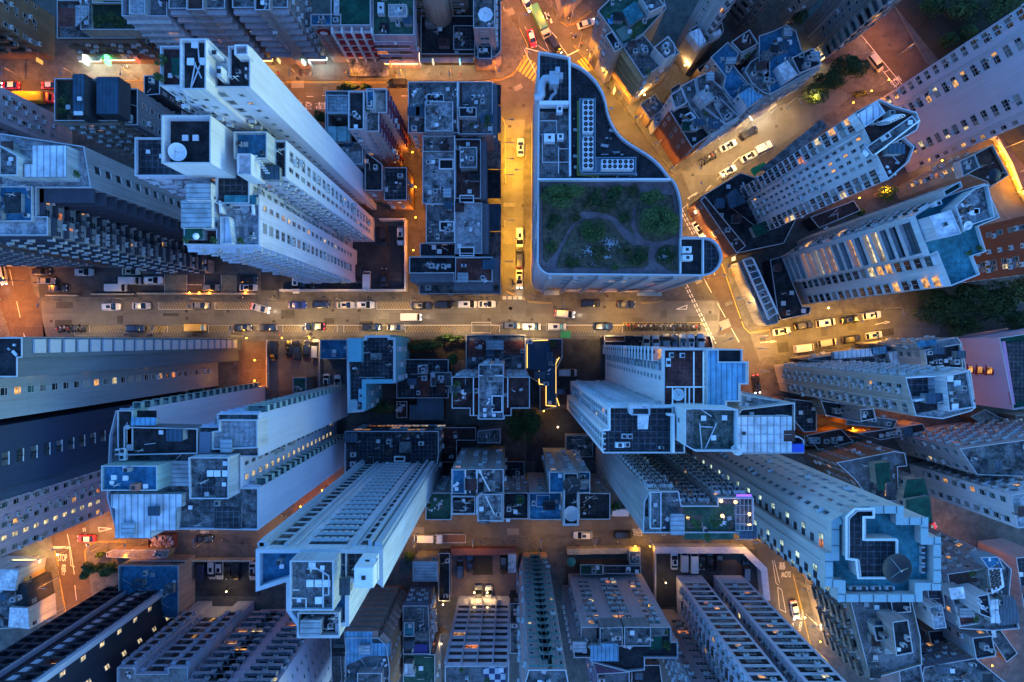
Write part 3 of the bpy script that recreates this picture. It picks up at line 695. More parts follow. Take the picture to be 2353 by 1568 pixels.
for txt, tl, u, v, s_, a_, sx in (('STOP', 'A3', 552, 470, 2.4, 0, .4), ('停', 'A3', 563, 580, 3.0, 0, .4), ('SLOW', 'D3', 248, 612, 2.0, 180, .42), ('慢駛', 'D3', 215, 535, 2.0, 180, .4),
        ('BUS', 'B0', 425, 935, 2.1, 90, .45), ('STOP', 'B0', 510, 935, 2.1, 90, .38), ('巴士', 'B0', 620, 935, 2.8, 90, .32), ('SLOW', 'D0', 1225, 725, 2.6, 40, .38), ('KEEP', 'C3', 1170, 240, 1.7, 90, .45),
        ('CLEAR', 'C3', 1215, 240, 1.7, 90, .4), ('KEEP', 'C3', 1425, 240, 1.7, 90, .45), ('CLEAR', 'C3', 1620, 240, 1.7, 90, .4), ('SLOW', 'A3', 1712, 190, 2.0, 90, .42), ('慢駛', 'A3', 1815, 225, 2.4, 90, .35),
        ('LOOK LEFT', 'D3', 312, 1040, .9, 80, 1), ('LOOK RIGHT', 'D3', 385, 1020, .9, 80, 1)):
    o = words(txt, T_(tl, u, v), s_, R(a_), sx=sx); o['kind'] = 'structure'
# manhole and drain covers
b = MB(); rg = random.Random(3)
for tl, pts in (('A1', '1648,1262 1652,1325 2015,1262 452,1350'), ('B1', '275,1318 200,1352 848,1347 720,1255 953,1257 2290,1238 2100,1337 2288,983'), ('C1', '70,1238 460,1227 900,1225 258,1335 60,1345 1832,1272 1765,1140 2103,1340 1655,1155 208,46 182,330 205,372 1608,145 1680,58'),
                ('D0', '1163,400 1245,495 1305,580 1113,320 1100,650 205,965 165,1117'), ('C0', '68,780 185,935 62,1118 940,780'), ('B0', '340,765 290,710')):
    for p in P(f'{tl}:{pts}'): x, y = xy(p); b.box(x, y, .012, .75, .65, .008, 0)
o = b.build('manhole_covers', [flat('cast_iron', (.035, .03, .028))]); o.name = 'road_cover'; o['kind'] = 'structure'
# ------------------------------------------------------------------ buildings. p: outline in survey units at its roof (or g: at street level), k: height factor
WHITE = (.78, .76, .80); LILAC = (.68, .65, .72); GREY = (.34, .34, .36); BROWN = (.26, .15, .10); BEIGE = (.46, .40, .33); PINK = (.52, .40, .40)
DGREY = (.07, .07, .085); NAVY = (.03, .04, .07); BRICK = (.30, .12, .08); CYAN = (.16, .44, .52); TERRA = (.32, .17, .12); PALE = (.62, .62, .62); CREAM = (.55, .50, .40)
GREENW = (.40, .52, .48)
BB = {}
def B(key, *a, **kw): BB[key] = building(*a, **kw)[0]; return BB[key]
def V(x0, y0, x1, y1): return rect(x0, y0, x1, y1)
mixed = {'*': 'w', 'S': 'wm', 'E': 'w'}

# --- north row, above the upper street
B('n1', 'apartment_tower', 'brown apartment tower in the top left corner with rows of small square windows', 'tower',
  [dict(p=V(-190, 40, 127, 137), g=1, k=1.75, wall=BROWN, sty={'E': dict(pat='w..m', lit=.05, ac=.5), 'S': dict(pat='Bw.', lit=.05, ac=.3, band=.5)})])
n2 = B('n2', 'terrace_block', 'brown block with red tiled roof terrace and roof garden beside the top left tower', 'building',
  [dict(p='136,5 318,5 318,92 136,92', k=1.088, wall=BROWN, roof='conc', sty={'S': dict(pat='w.wa', lit=.06, ac=.8, band=.6), 'E': 'w'}, trim=BROWN),
   dict(p='190,-60 218,-60 218,10 318,10 318,72 190,72', k=1.115, b=1.088, wall=CREAM, roof='soil', sty={'S': 'm'}),
   dict(p='191,-5 205,-60 212,70 191,71', k=1.12, b=1.1, wall=CREAM, par=0)])
patch(n2, 'A0:535,90 690,90 690,255 535,255', 1.118, 'rtile', dz=.9); patch(n2, 'A0:690,66 812,66 812,140 700,250 690,250', 1.118, 'ptile', dz=.9)
B('n3', 'parapet_block', 'apartment block with broad white parapet between the red tiled terrace and the grey banded slabs', 'building',
  [dict(p='290,-60 393,-60 393,46 290,46', k=1.165, wall=LILAC, roof='grey', par=1.6, sty={'S': dict(pat='W.', lit=.1, ac=.3, band=.7, top=7), 'E': 'wm'}, trim=PALE),
   dict(p='300,-40 336,-40 336,36 300,36', k=1.18, b=1.165, wall=PALE, roof='ptile', par=.5)])
B('n4', 'banded_slab', 'grey slab block with pale floor bands, left one of the matching pair', 'building',
  [dict(p='392,-80 520,-80 520,24 392,24', k=1.2, wall=(.3, .26, .28), roof='conc', sty={'S': dict(pat='D.', lit=.1, ac=.5, band=1.0, bt=.5), 'E': 'm'}, trim=(.42, .38, .42)),
   dict(p='432,-80 470,-80 470,26 432,26', k=1.212, b=1, wall=(.4, .33, .33), roof='rdark', par=.6)])
B('n5', 'banded_slab', 'grey slab block with pale floor bands, beside the red gridded school', 'building',
  [dict(p='537,-80 664,-80 664,22 537,22', k=1.2, wall=(.3, .26, .28), roof='conc', sty={'S': dict(pat='D.', lit=.1, ac=.5, band=1.0, bt=.5), 'E': dict(pat='wa.', lit=.05, ac=.6)}, trim=(.42, .38, .42)),
   dict(p='588,-80 622,-80 622,27 588,27', k=1.212, b=1, wall=(.4, .33, .33), roof='dark', par=.6)])
n6 = B('n6', 'school', 'school with red panels between white fins and a round red emblem on its end wall', 'school',
  [dict(p='762,-60 853,-60 853,62 762,62', k=1.13, wall=(.5, .46, .52), roof='dgreen', sty={'E': 'w'}),
   dict(p='716,36 785,36 785,62 716,62', k=1.128, b=1, wall=(.5, .42, .40), roof='blue', sty={'*': 'blank'}, par=.6),
   dict(p='768,-60 779,-60 779,36 768,36', k=1.133, b=1, wall=WHITE, roof='white', par=.3)])
b = MB(); fx0, fy0, _ = px((762, 62), 1.13); fx1, fy1, zt = px((853, 62), 1.13); nb = 4
for i in range(nb+1): b.box(fx0+(fx1-fx0)*i/nb, fy0-.7, 0, .3, 1.4, zt, 0, 0)
for j in range(5): b.box((fx0+fx1)/2, fy0-.25, zt-2.2-j*3.3, fx1-fx0, .5, .3, 0, 0)
on(n6, 'facade_fin', b, [M_WHITE])
b = MB()
for j in range(5):
    for i in range(nb): b.box(fx0+(fx1-fx0)*(i+.5)/nb, fy0-.35, zt-4.3-j*3.3, (fx1-fx0)/nb-.4, .7, 1.5, 0, 0)
on(n6, 'red_panel', b, [flat('panel_red', (.45, .03, .05))])
b = MB(); b.box((fx0+fx1)/2+.5, fy0-2.4, 3.6, (fx1-fx0)+1, 4.6, .25); on(n6, 'canopy', b, [ROOF['conc']])
ex, ey, ez = px((738, 62), 1.128)
b = MB(); b.lathe([(0, 0), (1.5, 0), (1.5, .12)], 20, (ex, ey-.18, ez-2.2), 0, Matrix.Rotation(R(90), 4, 'X')); b.lathe([(0, .13), (.9, .13)], 16, (ex, ey-.32, ez-2.2), 1, Matrix.Rotation(R(90), 4, 'X'))
on(n6, 'emblem', b, [flat('emblem_red', (.4, .02, .02)), M_WHITE])
for cxx, txt in ((-.9, '十九年會堂'), (1.0, '中學及幼稚園')):
    for i, ch in enumerate(txt):
        o = words(ch, (0, 0), 1.5, 0, flat('letter_red', (.3, .02, .02)), 'wall_lettering'); o.parent = n6
        o.location = (ex+cxx-n6.location.x, ey-.25-n6.location.y, ez-5-i*1.9); o.rotation_euler = (R(90), 0, 0)
n7 = B('n7', 'shop_house', 'block with a planted roof terrace and strip windows just right of the school', 'building',
  [dict(p='860,20 949,20 949,100 860,100', k=1.095, wall=(.46, .38, .50), roof='conc', sty={'S': dict(pat='D.', lit=.2, ac=.3, fh=3.2, band=.2), 'E': 'wm'}),
   dict(p='858,-60 952,-60 952,84 858,84', k=1.118, b=1.09, wall=(.45, .42, .52), roof='green', sty={'*': 'm'}),
   dict(p='893,12 935,12 935,40 893,40', k=1.135, b=1.118, wall=PALE, roof='pale', par=.3)])
patch(n7, '872,52 895,52 895,78 872,78', 1.118, 'dark'); tank(n7, (878, 26), 1.12, 16, 26, 1.5)
n8 = B('n8', 'round_tower', 'beige tower with a rounded balconied end over the dark podium at top centre', 'tower',
  [dict(p=[(985, -40)]+[(1015+29*math.cos(a), 62+28*math.sin(a)) for a in [R(180-i*20) for i in range(10)]]+[(1044, -40)], g=1, k=1.6, wall=(.48, .38, .30), sty=dict(pat='w.', lit=.03, ac=.2, band=.35)),
   dict(p='955,-40 1078,-40 1078,48 955,48', g=1, k=1.35, b=1, wall=(.40, .28, .20), sty={'S': dict(pat='Wa', lit=.03, ac=.5), '*': 'w'})])
B('n9', 'podium', 'low dark podium roof in front of the round ended beige tower', 'building',
  [dict(p='968,40 1092,40 1092,128 968,128', k=1.035, wall=DGREY, roof='dark', par=.7, sty='blank'),
   dict(p='1042,60 1092,60 1092,116 1042,116', k=1.04, b=1.03, wall=DGREY, roof='tile', par=.2)])
n10 = B('n10', 'corner_block', 'narrow pink corner block with an octagonal white dish on its roof at the curved junction', 'building',
  [dict(p='1088,-60 1137,-60 1137,68 1088,68', k=1.12, wall=(.56, .42, .42), roof='conc', sty={'S': dict(pat='.W.', lit=.03, ac=.1), 'E': dict(pat='a.w', lit=.05)}),
   dict(p='1096,-20 1152,-20 1152,148 1140,162 1094,163', g=1, k=1.045, b=1, wall=(.5, .38, .34), roof='conc', sty='blank'),
   dict(p='1098,84 1130,84 1130,138 1098,138', k=1.06, b=1.03, wall=(.4, .34, .42), roof='dark', par=.7)])

# --- second row, between the upper street and the long street
w1 = B('w1', 'old_block', 'dark tenement block with two navy roof sheds left of the tallest white tower', 'building',
  [dict(p='131,184 275,184 275,281 131,281', k=1.28, wall=(.30, .21, .16), roof='rdark', sty={'S': dict(pat='w.aw', lit=.05, ac=.6, band=.5), 'E': dict(pat='B.w', lit=.08)}, trim=(.33, .25, .2)),
   dict(p='A0:640,655 750,655 750,1012 640,1012', k=1.33, b=1.28, wall=DGREY, roof='sheetn', par=0), dict(p='A0:852,680 1050,680 1050,1012 852,1012', k=1.32, b=1.28, wall=DGREY, roof='sheetn', par=0)])
patch(w1, '136,190 164,190 164,278 136,278', 1.28, 'soil'); 
w2 = B('w2', 'terrace_house', 'tenement with grey tiled roof terrace tucked against the white tower, left of it', 'building',
  [dict(p='A0:1240,850 1610,850 1640,1180 1340,1180', k=1.12, wall=GREY, roof='gtile', sty={'*': 'w'}),
   dict(p='A0:1125,797 1235,797 1235,1118 1125,1118', k=1.26, b=1, wall=(.2, .2, .24), roof='dark', sty={'*': 'w'}),
   dict(p='A0:1280,675 1420,675 1420,840 1280,850', k=1.2, b=1, wall=DGREY, roof='dark', par=.3)])
tank(w2, T_('A0', 1150, 1050), 1.26, 15, 13, 1.6); hatch(w2, T_('A0', 1385, 875), 1.12, 14)
for uv in ((712, 880), (683, 1008), (722, 1008)): hatch(w1, T_('A0', *uv), 1.33, 7)
B('w3', 'apartment_tower', 'pinkish walled tower leaning in from the left edge below the yellow truck', 'tower',
  [dict(p='-20,285 167,282 167,352 -20,352', g=1, k=1.65, wall=(.50, .44, .52), sty={'E': dict(pat='.w.aw.', lit=.04, ac=.5), 'S': 'balc'})])
# the three white towers
w4 = B('w4', 'white_tower', 'tallest white tower with a plain east wall and a dark pole-strewn roof box', 'tower',
  [dict(p='375,112 420,112 420,95 484,95 484,172 530,180 530,112 580,112 580,206 484,206 484,216 420,216 420,203 375,203', k=1.92, wall=(.68, .66, .74), dirt=.2, roof='dark', sty={'S': dict(pat='w.m.', lit=.05, ac=.3), 'E': 'blank'}),
   dict(nc=1, p='422,97 481,97 481,212 422,212', k=1.975, b=1.92, wall=WHITE, roof='dark', par=.9),
   dict(p='548,113 578,113 578,136 548,136', k=1.94, b=1.92, wall=WHITE, roof='white', par=1.2, cope=0)])
patch(w4, '375,113 420,113 420,202 375,202', 1.921, 'rdark')
for uv in ((1697, 557), (1810, 555), (1735, 405)): hatch(w4, T_('A0', *uv), 1.975, 13)
pipe(w4, 'A0:1735,560 1690,810', 1.975); pipe(w4, 'A0:1725,560 1790,700', 1.975); pipe(w4, 'A0:1700,780 1775,590', 1.975); pipe(w4, 'A0:1760,440 1770,560', 1.975)
for a in ((1975, 545, 14, 8, 2.6), (2010, 700, 10, 26, 2.4), (2190, 660, 4, 26, .6), (2110, 640, 12, 6, .4)): tank(w4, T_('A0', a[0], a[1]), 1.92, a[2], a[3], a[4], 0, wallm(WHITE), 'roof_fin')
w5 = B('w5', 'white_tower', 'white tower with a blue roof deck and a big white dish in its roof box', 'tower',
  [dict(p='316,320 390,320 390,300 545,308 619,308 619,326 661,326 661,411 577,411 577,470 500,470 500,407 316,407', k=1.64, wall=(.68, .66, .74), dirt=.25, roof='tile', sty={'S': dict(pat='w.aw', lit=.06, ac=.9, band=.2), 'E': dict(pat='.t.ww.', lit=.05)}),
   dict(nc=1, p='390,277 500,277 500,385 390,385', k=1.75, b=1.64, wall=WHITE, dirt=.25, roof='dark', par=2.2),
   dict(p='544,308 619,308 619,369 544,369', k=1.69, b=1.64, wall=PALE, roof='blue', par=1.0),
   dict(p='550,357 582,357 582,405 550,405', k=1.72, b=1.64, wall=WHITE, dirt=.25, roof='white', par=.8)])
hatch(w5, T_('A0', 1648, 1227), 1.75, 11); hatch(w5, T_('A0', 1740, 1227), 1.75, 11)
for i in range(8): pipe(w5, [(584+i*4, 360+i*5.6), (584+i*4+10, 360+i*5.6+1)], 1.7, .12, .5)
w6 = B('w6', 'white_tower', 'white tower nearest the long street, with a furnished roof terrace and ribbed grey roof sheds', 'tower',
  [dict(p='428,462 516,462 516,448 600,448 600,566 428,564', k=1.62, wall=(.70, .66, .77), dirt=.3, roof='pale', sty={'S': dict(pat='wawa', lit=.04, ac=1, band=.4, awn=.5), 'E': dict(pat='..W..w.', lit=.22, ac=.1, fh=2.8)}, trim=(.58, .58, .66)),
   dict(p='A1:1598,280 1870,280 1870,525 1598,525', k=1.665, b=1, wall=WHITE, roof='sheetg', par=0),
   dict(p='A1:1640,125 1862,125 1862,278 1640,278', k=1.68, b=1, wall=WHITE, roof='sheetg', par=0),
   dict(p='A1:1955,432 2035,432 2060,670 1955,670', k=1.645, b=1.62, wall=WHITE, roof='sheetw', par=.3)])
patch(w6, 'A1:1650,540 1935,540 1935,668 1650,668', 1.62, 'rdark'); slab(w6, 'A1:1990,245 2260,245 2260,310 1990,310', 1.65, 2.4, 'teal', 'pergola_roof')
lowwall(w6, 'A1:1990,310 1998,415', 1.62, 2, .3); lowwall(w6, 'A1:2250,250 2262,420', 1.62, 1.2, .3); lowwall(w6, 'A1:1940,430 1940,668', 1.62, 1.0)
# long fin slab at left
w7 = B('w7', 'fin_slab', 'grey slab tower at the left edge with dark fins and a white sheet roof', 'tower',
  [dict(p='-60,300 -60,543 117,543 117,500 91,500 91,434 216,434 200,340 60,318', k=1.55, wall=(.40, .38, .40), roof='pale', sty={'E': dict(pat='W.w.', lit=.12, ac=.6, band=.7, bt=.5), 'S': dict(pat='w.a', lit=.03, ac=.9, band=.5)}, ov=[((208, 387), dict(pat='.x.', lit=0, ac=.9, rep=0)), ((154, 434), dict(pat='..', band=2.2, bt=.5))], trim=(.07, .075, .1)),
   dict(p='A0:285,1285 588,1285 588,1568 210,1568 210,1450 285,1450', k=1.6, b=1.55, wall=PALE, roof='sheetw', par=0),
   dict(p='0,334 45,360 45,405 0,405', k=1.61, b=1.55, wall=PALE, roof='conc', par=.4),
   dict(p='0,430 78,430 78,510 0,510', k=1.56, b=1.55, wall=PALE, roof='blue', par=.4)])
slab(w7, 'A1:50,220 180,220 180,390 50,390', 1.575, 1.5, 'dark'); slab(w7, 'A1:60,540 385,540 385,600 60,600', 1.53, 2, 'dark', 'planter_box', 1.5)
# blank wall with one column of small windows and air conditioners belongs to the slab's north arm
B('w8', 'rear_block', 'brown block with rows of awnings facing the car park at the left edge', 'building',
  [dict(p='-200,560 245,560 245,612 -200,612', g=1, k=1.33, wall=(.26, .19, .17), roof='conc', sty={'S': dict(pat='wawa', lit=.05, ac=.9, awn=.9, band=.7), 'E': 'w'}, trim=(.2, .16, .17))])
# middle group
m1 = B('m1', 'rooftop_row', 'low houses with green sheet, tiled and white roofs behind the maroon-edged tower', 'building',
  [dict(p='750,212 803,212 803,262 756,262 756,330 835,330 835,380 800,380 800,360 750,356', k=1.12, wall=GREY, roof='conc', sty={'*': 'w'}),
   dict(p='752,220 802,220 802,263 752,263', k=1.125, b=1.12, wall=PALE, roof='ptile', par=.3)])
slab(m1, 'B0:668,1125 865,1125 865,1245 668,1245', 1.15, 2.4, sheetm('sheet_teal', (.2, .36, .38), 0, 2.2)); patch(m1, 'B0:780,1340 970,1340 970,1450 780,1450', 1.121, 'pale')
lowwall(m1, 'B0:735,1318 850,1318', 1.12, .6, .5, M_STEEL)
m2 = B('m2', 'pink_tower', 'slim pink tower with maroon stepped balconies and a dark roof terrace in the upper middle', 'tower',
  [dict(p='802,213 843,213 843,207 890,207 890,262 872,262 872,305 838,305 838,302 802,302', k=1.21, wall=(.55, .42, .42), roof='conc', sty={'S': dict(pat='w.m', lit=.06, ac=.2), 'E': dict(pat='wf.', lit=.05, band=.35)}, trim=(.22, .05, .09)),
   dict(p='803,213 838,213 838,301 803,301', k=1.235, b=1, wall=(.58, .5, .55), roof='dark', par=.9, sty={'S': 'w', 'E': 'm'}),
   dict(p='843,210 860,210 860,252 843,252', k=1.23, b=1.21, wall=PALE, roof='blue', par=.3)])
patch(m2, '862,214 884,214 884,260 862,260', 1.21, 'beige'); hatch(m2, T_('B0', 928, 1025), 1.235, 7); hatch(m2, T_('B0', 928, 1125), 1.235, 7)
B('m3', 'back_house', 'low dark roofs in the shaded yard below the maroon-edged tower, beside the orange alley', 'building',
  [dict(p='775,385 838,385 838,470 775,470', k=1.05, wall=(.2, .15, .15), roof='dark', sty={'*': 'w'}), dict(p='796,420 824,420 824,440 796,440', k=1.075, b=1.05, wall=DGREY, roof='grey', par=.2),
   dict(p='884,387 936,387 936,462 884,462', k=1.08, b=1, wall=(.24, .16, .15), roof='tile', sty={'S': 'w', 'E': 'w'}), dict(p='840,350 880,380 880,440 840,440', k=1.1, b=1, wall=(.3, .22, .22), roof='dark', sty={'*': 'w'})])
# tenement row along the yellow street
m5 = B('m5', 'tenement', 'old tenement with a stained square roof house, north west corner of the central row', 'tenement',
  [dict(p='939,191 1054,191 1054,308 939,308', k=1.13, wall=(.36, .30, .33), roof='conc', sty={'*': 'w', 'S': 'w'}),
   dict(p='B0:1535,905 1782,905 1782,1165 1535,1165', k=1.155, b=1.13, wall=GREY, roof='blot', par=.3), dict(p='B0:1550,838 1702,838 1702,902 1550,902', k=1.145, b=1.13, wall=GREY, roof='dark', par=.2)])
m6 = B('m6', 'tenement', 'old tenement with a planted blue-grey roof terrace at the north end of the yellow street', 'tenement',
  [dict(p='1054.5,191 1132,191 1132,311 1054.5,311', k=1.13, wall=(.36, .30, .33), roof='grey', sty={'E': dict(pat='Wa', lit=.06, ac=.5, band=.9), 'S': 'w'}, trim=(.16, .17, .2)),
   dict(p='B0:1838,955 1990,955 1990,1040 1838,1040', k=1.145, b=1.13, wall=PALE, roof='dark', par=.4), dict(p='1054.5,191 1062,191 1062,308 1054.5,308', k=1.134, b=1.13, wall=GREY, roof='rdark', par=0)])
m7 = B('m7', 'tenement', 'old tenement with a mottled grey roof and light well, west side of the central row', 'tenement',
  [dict(p='972,316 1046,316 1046,470 972,470', k=1.125, wall=(.36, .30, .33), roof='blot', sty={'*': 'w'}), dict(p='972,312 1046,312 1046,350 972,350', k=1.13, b=1.12, wall=GREY, roof='conc', par=.3)])
m8 = B('m8', 'tenement', 'old tenement with two red-brown roof decks facing the yellow street', 'tenement',
  [dict(p='1047,322 1105,322 1105,458 1047,458', k=1.125, wall=(.36, .30, .33), roof='rdark', sty={'E': dict(pat='Wa', lit=.06, ac=.5, band=1.2), '*': 'w'}, trim=(.16, .17, .2)), dict(p='B0:1845,1305 1995,1305 1995,1485 1845,1485', k=1.15, b=1.125, wall=GREY, roof='conc', par=.3)])
m9 = B('m9', 'tenement', 'old tenement with a dark square light well, just left of the palest mottled roof', 'tenement',
  [dict(p='980,471 1046,471 1046,560 980,560', k=1.125, wall=(.36, .30, .33), roof='conc', sty={'*': 'w'}), dict(p='966,560 1046,560 1046,590 966,590', k=1.11, b=1, wall=(.3, .26, .3), roof='dark', par=.5)])
m10 = B('m10', 'tenement', 'old tenement with the palest mottled roof of the central row', 'tenement',
  [dict(p='1047,468 1108,468 1108,584 1047,584', k=1.125, wall=(.36, .30, .33), roof='pale', sty={'E': dict(pat='Wa', lit=.06, ac=.5, band=1.4), '*': 'w'}, trim=(.16, .17, .2))])
m11 = B('m11', 'tenement', 'tenement with a red-brown tiled deck at the south end of the central row', 'tenement',
  [dict(p='B1:1400,785 2135,785 2135,1005 1790,1005 1790,930 1400,930', k=1.125, wall=(.34, .28, .31), roof='dark', sty={'S': dict(pat='Wa', lit=.06, ac=.5, band=1.8), 'E': dict(pat='Wa', lit=.05, band=1.2)}, trim=(.16, .17, .2)),
   dict(p='B1:1805,790 2130,790 2130,1000 1805,1000', k=1.13, b=1.12, wall=GREY, roof='rtile', par=.5),
   dict(p='964,600 1150,600 1150,676 964,676', k=1.05, b=1, wall=(.2, .17, .18), roof='conc', par=.6)])
for rr, q, n in ((m5, '942,194 1050,194 1050,225 942,225', 4), (m5, '942,230 964,230 964,305 942,305', 9), (m6, '1065,195 1128,195 1128,300 1065,300', 9), (m7, '976,355 1042,355 1042,465 976,465', 7), (m9, '984,500 1040,500 1040,555 984,555', 4), (m11, 'B1:1820,940 2120,940 2120,995 1820,995', 8), (m11, 'B1:1420,800 1780,800 1780,920 1420,920', 3)):
    clutter(rr, ' '.join('%f,%f' % p for p in P(q)), 1.13, n, n+int(P(q)[0][0]))
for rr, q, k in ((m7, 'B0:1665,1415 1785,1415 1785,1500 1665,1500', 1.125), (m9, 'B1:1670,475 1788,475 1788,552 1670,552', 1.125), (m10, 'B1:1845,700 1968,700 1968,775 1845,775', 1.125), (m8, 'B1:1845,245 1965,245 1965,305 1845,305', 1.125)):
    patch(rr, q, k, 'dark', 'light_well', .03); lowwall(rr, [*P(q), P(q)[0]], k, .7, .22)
for rr, q in ((m7, '1045.5,316 1045.5,470'), (m9, '1045.5,471 1045.5,560'), (m5, '1052,195 1052,300')): pipe(rr, q, 1.13, .12, 1.2, M_WHITE)
# canopies and lean-tos along the yellow street
for i, (y0, y1) in enumerate(((197, 240), (245, 305), (325, 388), (392, 455), (470, 530), (535, 600))):
    slab(m6 if i < 2 else m8 if i < 4 else m10, [(1138 if i < 2 else 1118, y0), (1150, y0), (1150, y1), (1138 if i < 2 else 1118, y1)], 1.05-.004*(i % 3), .2, ('dark', 'sheetn', 'conc')[i % 3], 'canopy')
# car park walls beside the white towers
# --- the curving building with the roof garden
CV = P('C0:313,480 380,487 480,503 585,525 590,570') + P('C0:640,590 700,620 745,655 790,700 825,740 850,780 875,822 890,860 906,910 915,960 925,1010 940,1060 962,1110 990,1160 1022,1203 1060,1240 1108,1277 1160,1310 1210,1340 1260,1370 1310,1405 1350,1440 1390,1480 1425,1525 1465,1580') \
   + P('C1:1500,118 1522,155 1540,200 1555,250 1565,300 1570,350 1573,400 1572,612 1700,612 1760,615 1800,622 1840,637 1875,662 1902,700 1920,745 1926,790 1918,835 1900,875 1872,908 1838,934 1800,948 1755,955 400,945 365,930 335,905 312,875 302,840')
KC = 1.33
cv = B('cv', 'podium_block', 'curving white building with a roof garden, chiller plant and a rounded prow at the junction', 'building',
  [dict(nc=1, p=CV, k=KC, wall=(.70, .60, .62), roof='dark', par=1.1, pt=.28, dirt=.3, sty='blank')])
patch(cv, 'C0:318,500 582,530 582,935 318,935', KC, 'tile'); patch(cv, 'C0:318,990 595,990 595,1568 318,1568', KC, 'conc')
patch(cv, 'C1:318,120 1480,120 1520,200 1545,300 1558,400 1556,935 400,935 350,905 318,860', KC, groundmat('deck_planks', (.10, .078, .085), (.20, .155, .165), .4, .5), 'garden_deck', .04)
for s in ('C1:305,112 1470,112', ): lowwall(cv, s, KC, 1.5, .35)
lowwall(cv, 'C0:588,530 592,1568', KC, 1.2, .35); lowwall(cv, 'C0:318,945 575,945', KC, 2.2, .7); lowwall(cv, 'C1:1562,620 1562,935', KC, 1.0, .25); lowwall(cv, 'C1:1760,622 1760,940', KC, 1.0, .25); lowwall(cv, 'C1:1572,625 1760,625', KC, .8, .2)
patch(cv, 'C1:1770,632 1820,640 1870,672 1900,720 1910,790 1898,850 1865,900 1820,930 1770,938', KC, 'tile'); patch(cv, 'C1:1572,630 1752,630 1752,935 1572,935', KC, 'dark')
# planting beds
PLANT = groundmat('planting', (.022, .022, .013), (.115, .10, .062), 1.1, seams=False)
beds = ['C1:350,330 360,800 385,835 470,740 540,620 600,510 680,450 660,400 700,380 860,385 930,405 1010,440 1060,500 1130,560 1160,590 1130,500 1150,350 1190,320 1240,240 1180,160 340,160 345,240',
        'C1:640,500 720,450 860,440 960,470 1010,540 1060,610 1150,680 1300,690 1285,760 1290,850 1250,880 900,880 600,875 480,880 490,790 540,680 580,590', 'C1:1340,780 1380,700 1430,675 1535,680 1540,900 1500,915 1420,870 1360,830',
        'C1:1180,330 1250,235 1380,220 1500,240 1530,450 1530,600 1440,640 1330,650 1240,620 1190,560 1170,450']
for s in beds:
    q = ccw([xy(p, KC) for p in P(s)]); b = MB(); b.prism(q, zk(KC), zk(KC)+.22, 0, 1); on(cv, 'planting_bed', b, [flat('bed_edge', (.03, .03, .035)), PLANT])
# chiller plant: raised tray with fan units
for s in ('C0:685,852 828,852 828,1500 685,1500', 'C0:828,1375 1190,1375 1190,1525 700,1525 700,1500 828,1500'):
    q = ccw([xy(p, KC+.03) for p in P(s)]); b = MB(); b.prism(q, zk(KC), zk(KC)+1.0, 0, 0); b.ring(q, .15, zk(KC)+1.0, zk(KC)+1.7, 0); on(cv, 'plant_deck', b, [flat('plant_blue_grey', (.16, .24, .30))])
fanm = flat('fan_black', (.01, .01, .012)); chw = flat('chiller_white', (.72, .74, .76))
def chiller(u, v, du, dv, nx, ny):
    x0, y0, z0 = px(T_('C0', u, v), 1.36); x1, y1, _ = px(T_('C0', u+du, v+dv), 1.36); zb = zk(KC)+1.0; ht = 2.4
    b = MB(); b.box((x0+x1)/2, (y0+y1)/2, zb, abs(x1-x0), abs(y1-y0), ht); o = on(cv, 'chiller', b, [chw])
    for i in range(nx):
        for j in range(ny):
            cx, cy = x0+(x1-x0)*(i+.5)/nx, y0+(y1-y0)*(j+.5)/ny; r = min(abs(x1-x0)/nx, abs(y1-y0)/ny)*.40
            f = MB(); f.lathe([(r, zb+ht), (r, zb+ht+.16), (r*.9, zb+ht+.16), (r*.86, zb+ht+.05), (0, zb+ht+.04)], 14, (cx-cv.location.x, cy-cv.location.y), 0); f.lathe([(0, zb+ht+.17), (r*.2, zb+ht+.17)], 8, (cx-cv.location.x, cy-cv.location.y), 1)
            fo = f.build('fan', [fanm, M_STEEL], o)
for v in (895, 990, 1085, 1218, 1310, 1405): chiller(708, v, 90, 92, 2, 2)
for u in (873, 965, 1060): chiller(u, 1418, 93, 84, 2, 2)
dk = flat('duct_silver', (.42, .46, .50), .35, .5, .4)
b = MB(); x0, y0, z0 = px(T_('C0', 460, 660), 1.38)
b.box(x0, y0, zk(KC), 1.7, 2.4, 3.2); b.box(*px(T_('C0', 515, 655), 1.36)[:2], zk(KC), .9, 1.2, 2.0); b.box(*px(T_('C0', 488, 605), 1.38)[:2], zk(KC)+1, .8, 1.0, 3.0)
on(cv, 'air_duct', b, [dk])
b = MB(); arc = P('C0:430,648 380,650 350,690 340,740 345,790 330,820 285,825'); w_ = [px(p, 1.375) for p in arc]; b.tube([(x, y, zk(KC)+1.4) for x, y, z in w_], .85, 8); on(cv, 'air_duct', b, [dk])
b = MB(); q = [px(p, KC) for p in P('C0:455,760 465,830 430,860 405,915')]; b.tube([(x, y, z+.5) for x, y, z in q], .35, 6); on(cv, 'air_duct', b, [dk])
yp = flat('pipe_yellow_green', (.22, .23, .05))
for s in ('C0:668,905 668,1520 690,1545 810,1545 810,1568', 'C1:662,-20 662,60 790,68 800,100', 'C1:835,-10 835,100', 'C1:690,45 820,50'): pipe(cv, s, KC, .28, .5, yp)
for a in ((498, 990, 14, 16, 1.6), (410, 1240, 25, 19, 1.6), (505, 1230, 15, 14, 1.5), (370, 700, 3, 3, .5)): tank(cv, T_('C0', a[0], a[1]), KC, a[2], a[3], a[4], 0, chw, 'vent_unit')
tank(cv, T_('C0', 440, 1035), KC, 11, 10, .6, 0, flat('box_red_brown', (.14, .04, .035))); 
for uv in ((525, 1303), (525, 1408)): tank(cv, T_('C0', *uv), KC, 7, 7, .8, 0, flat('box_red_brown', (.14, .04, .035)))
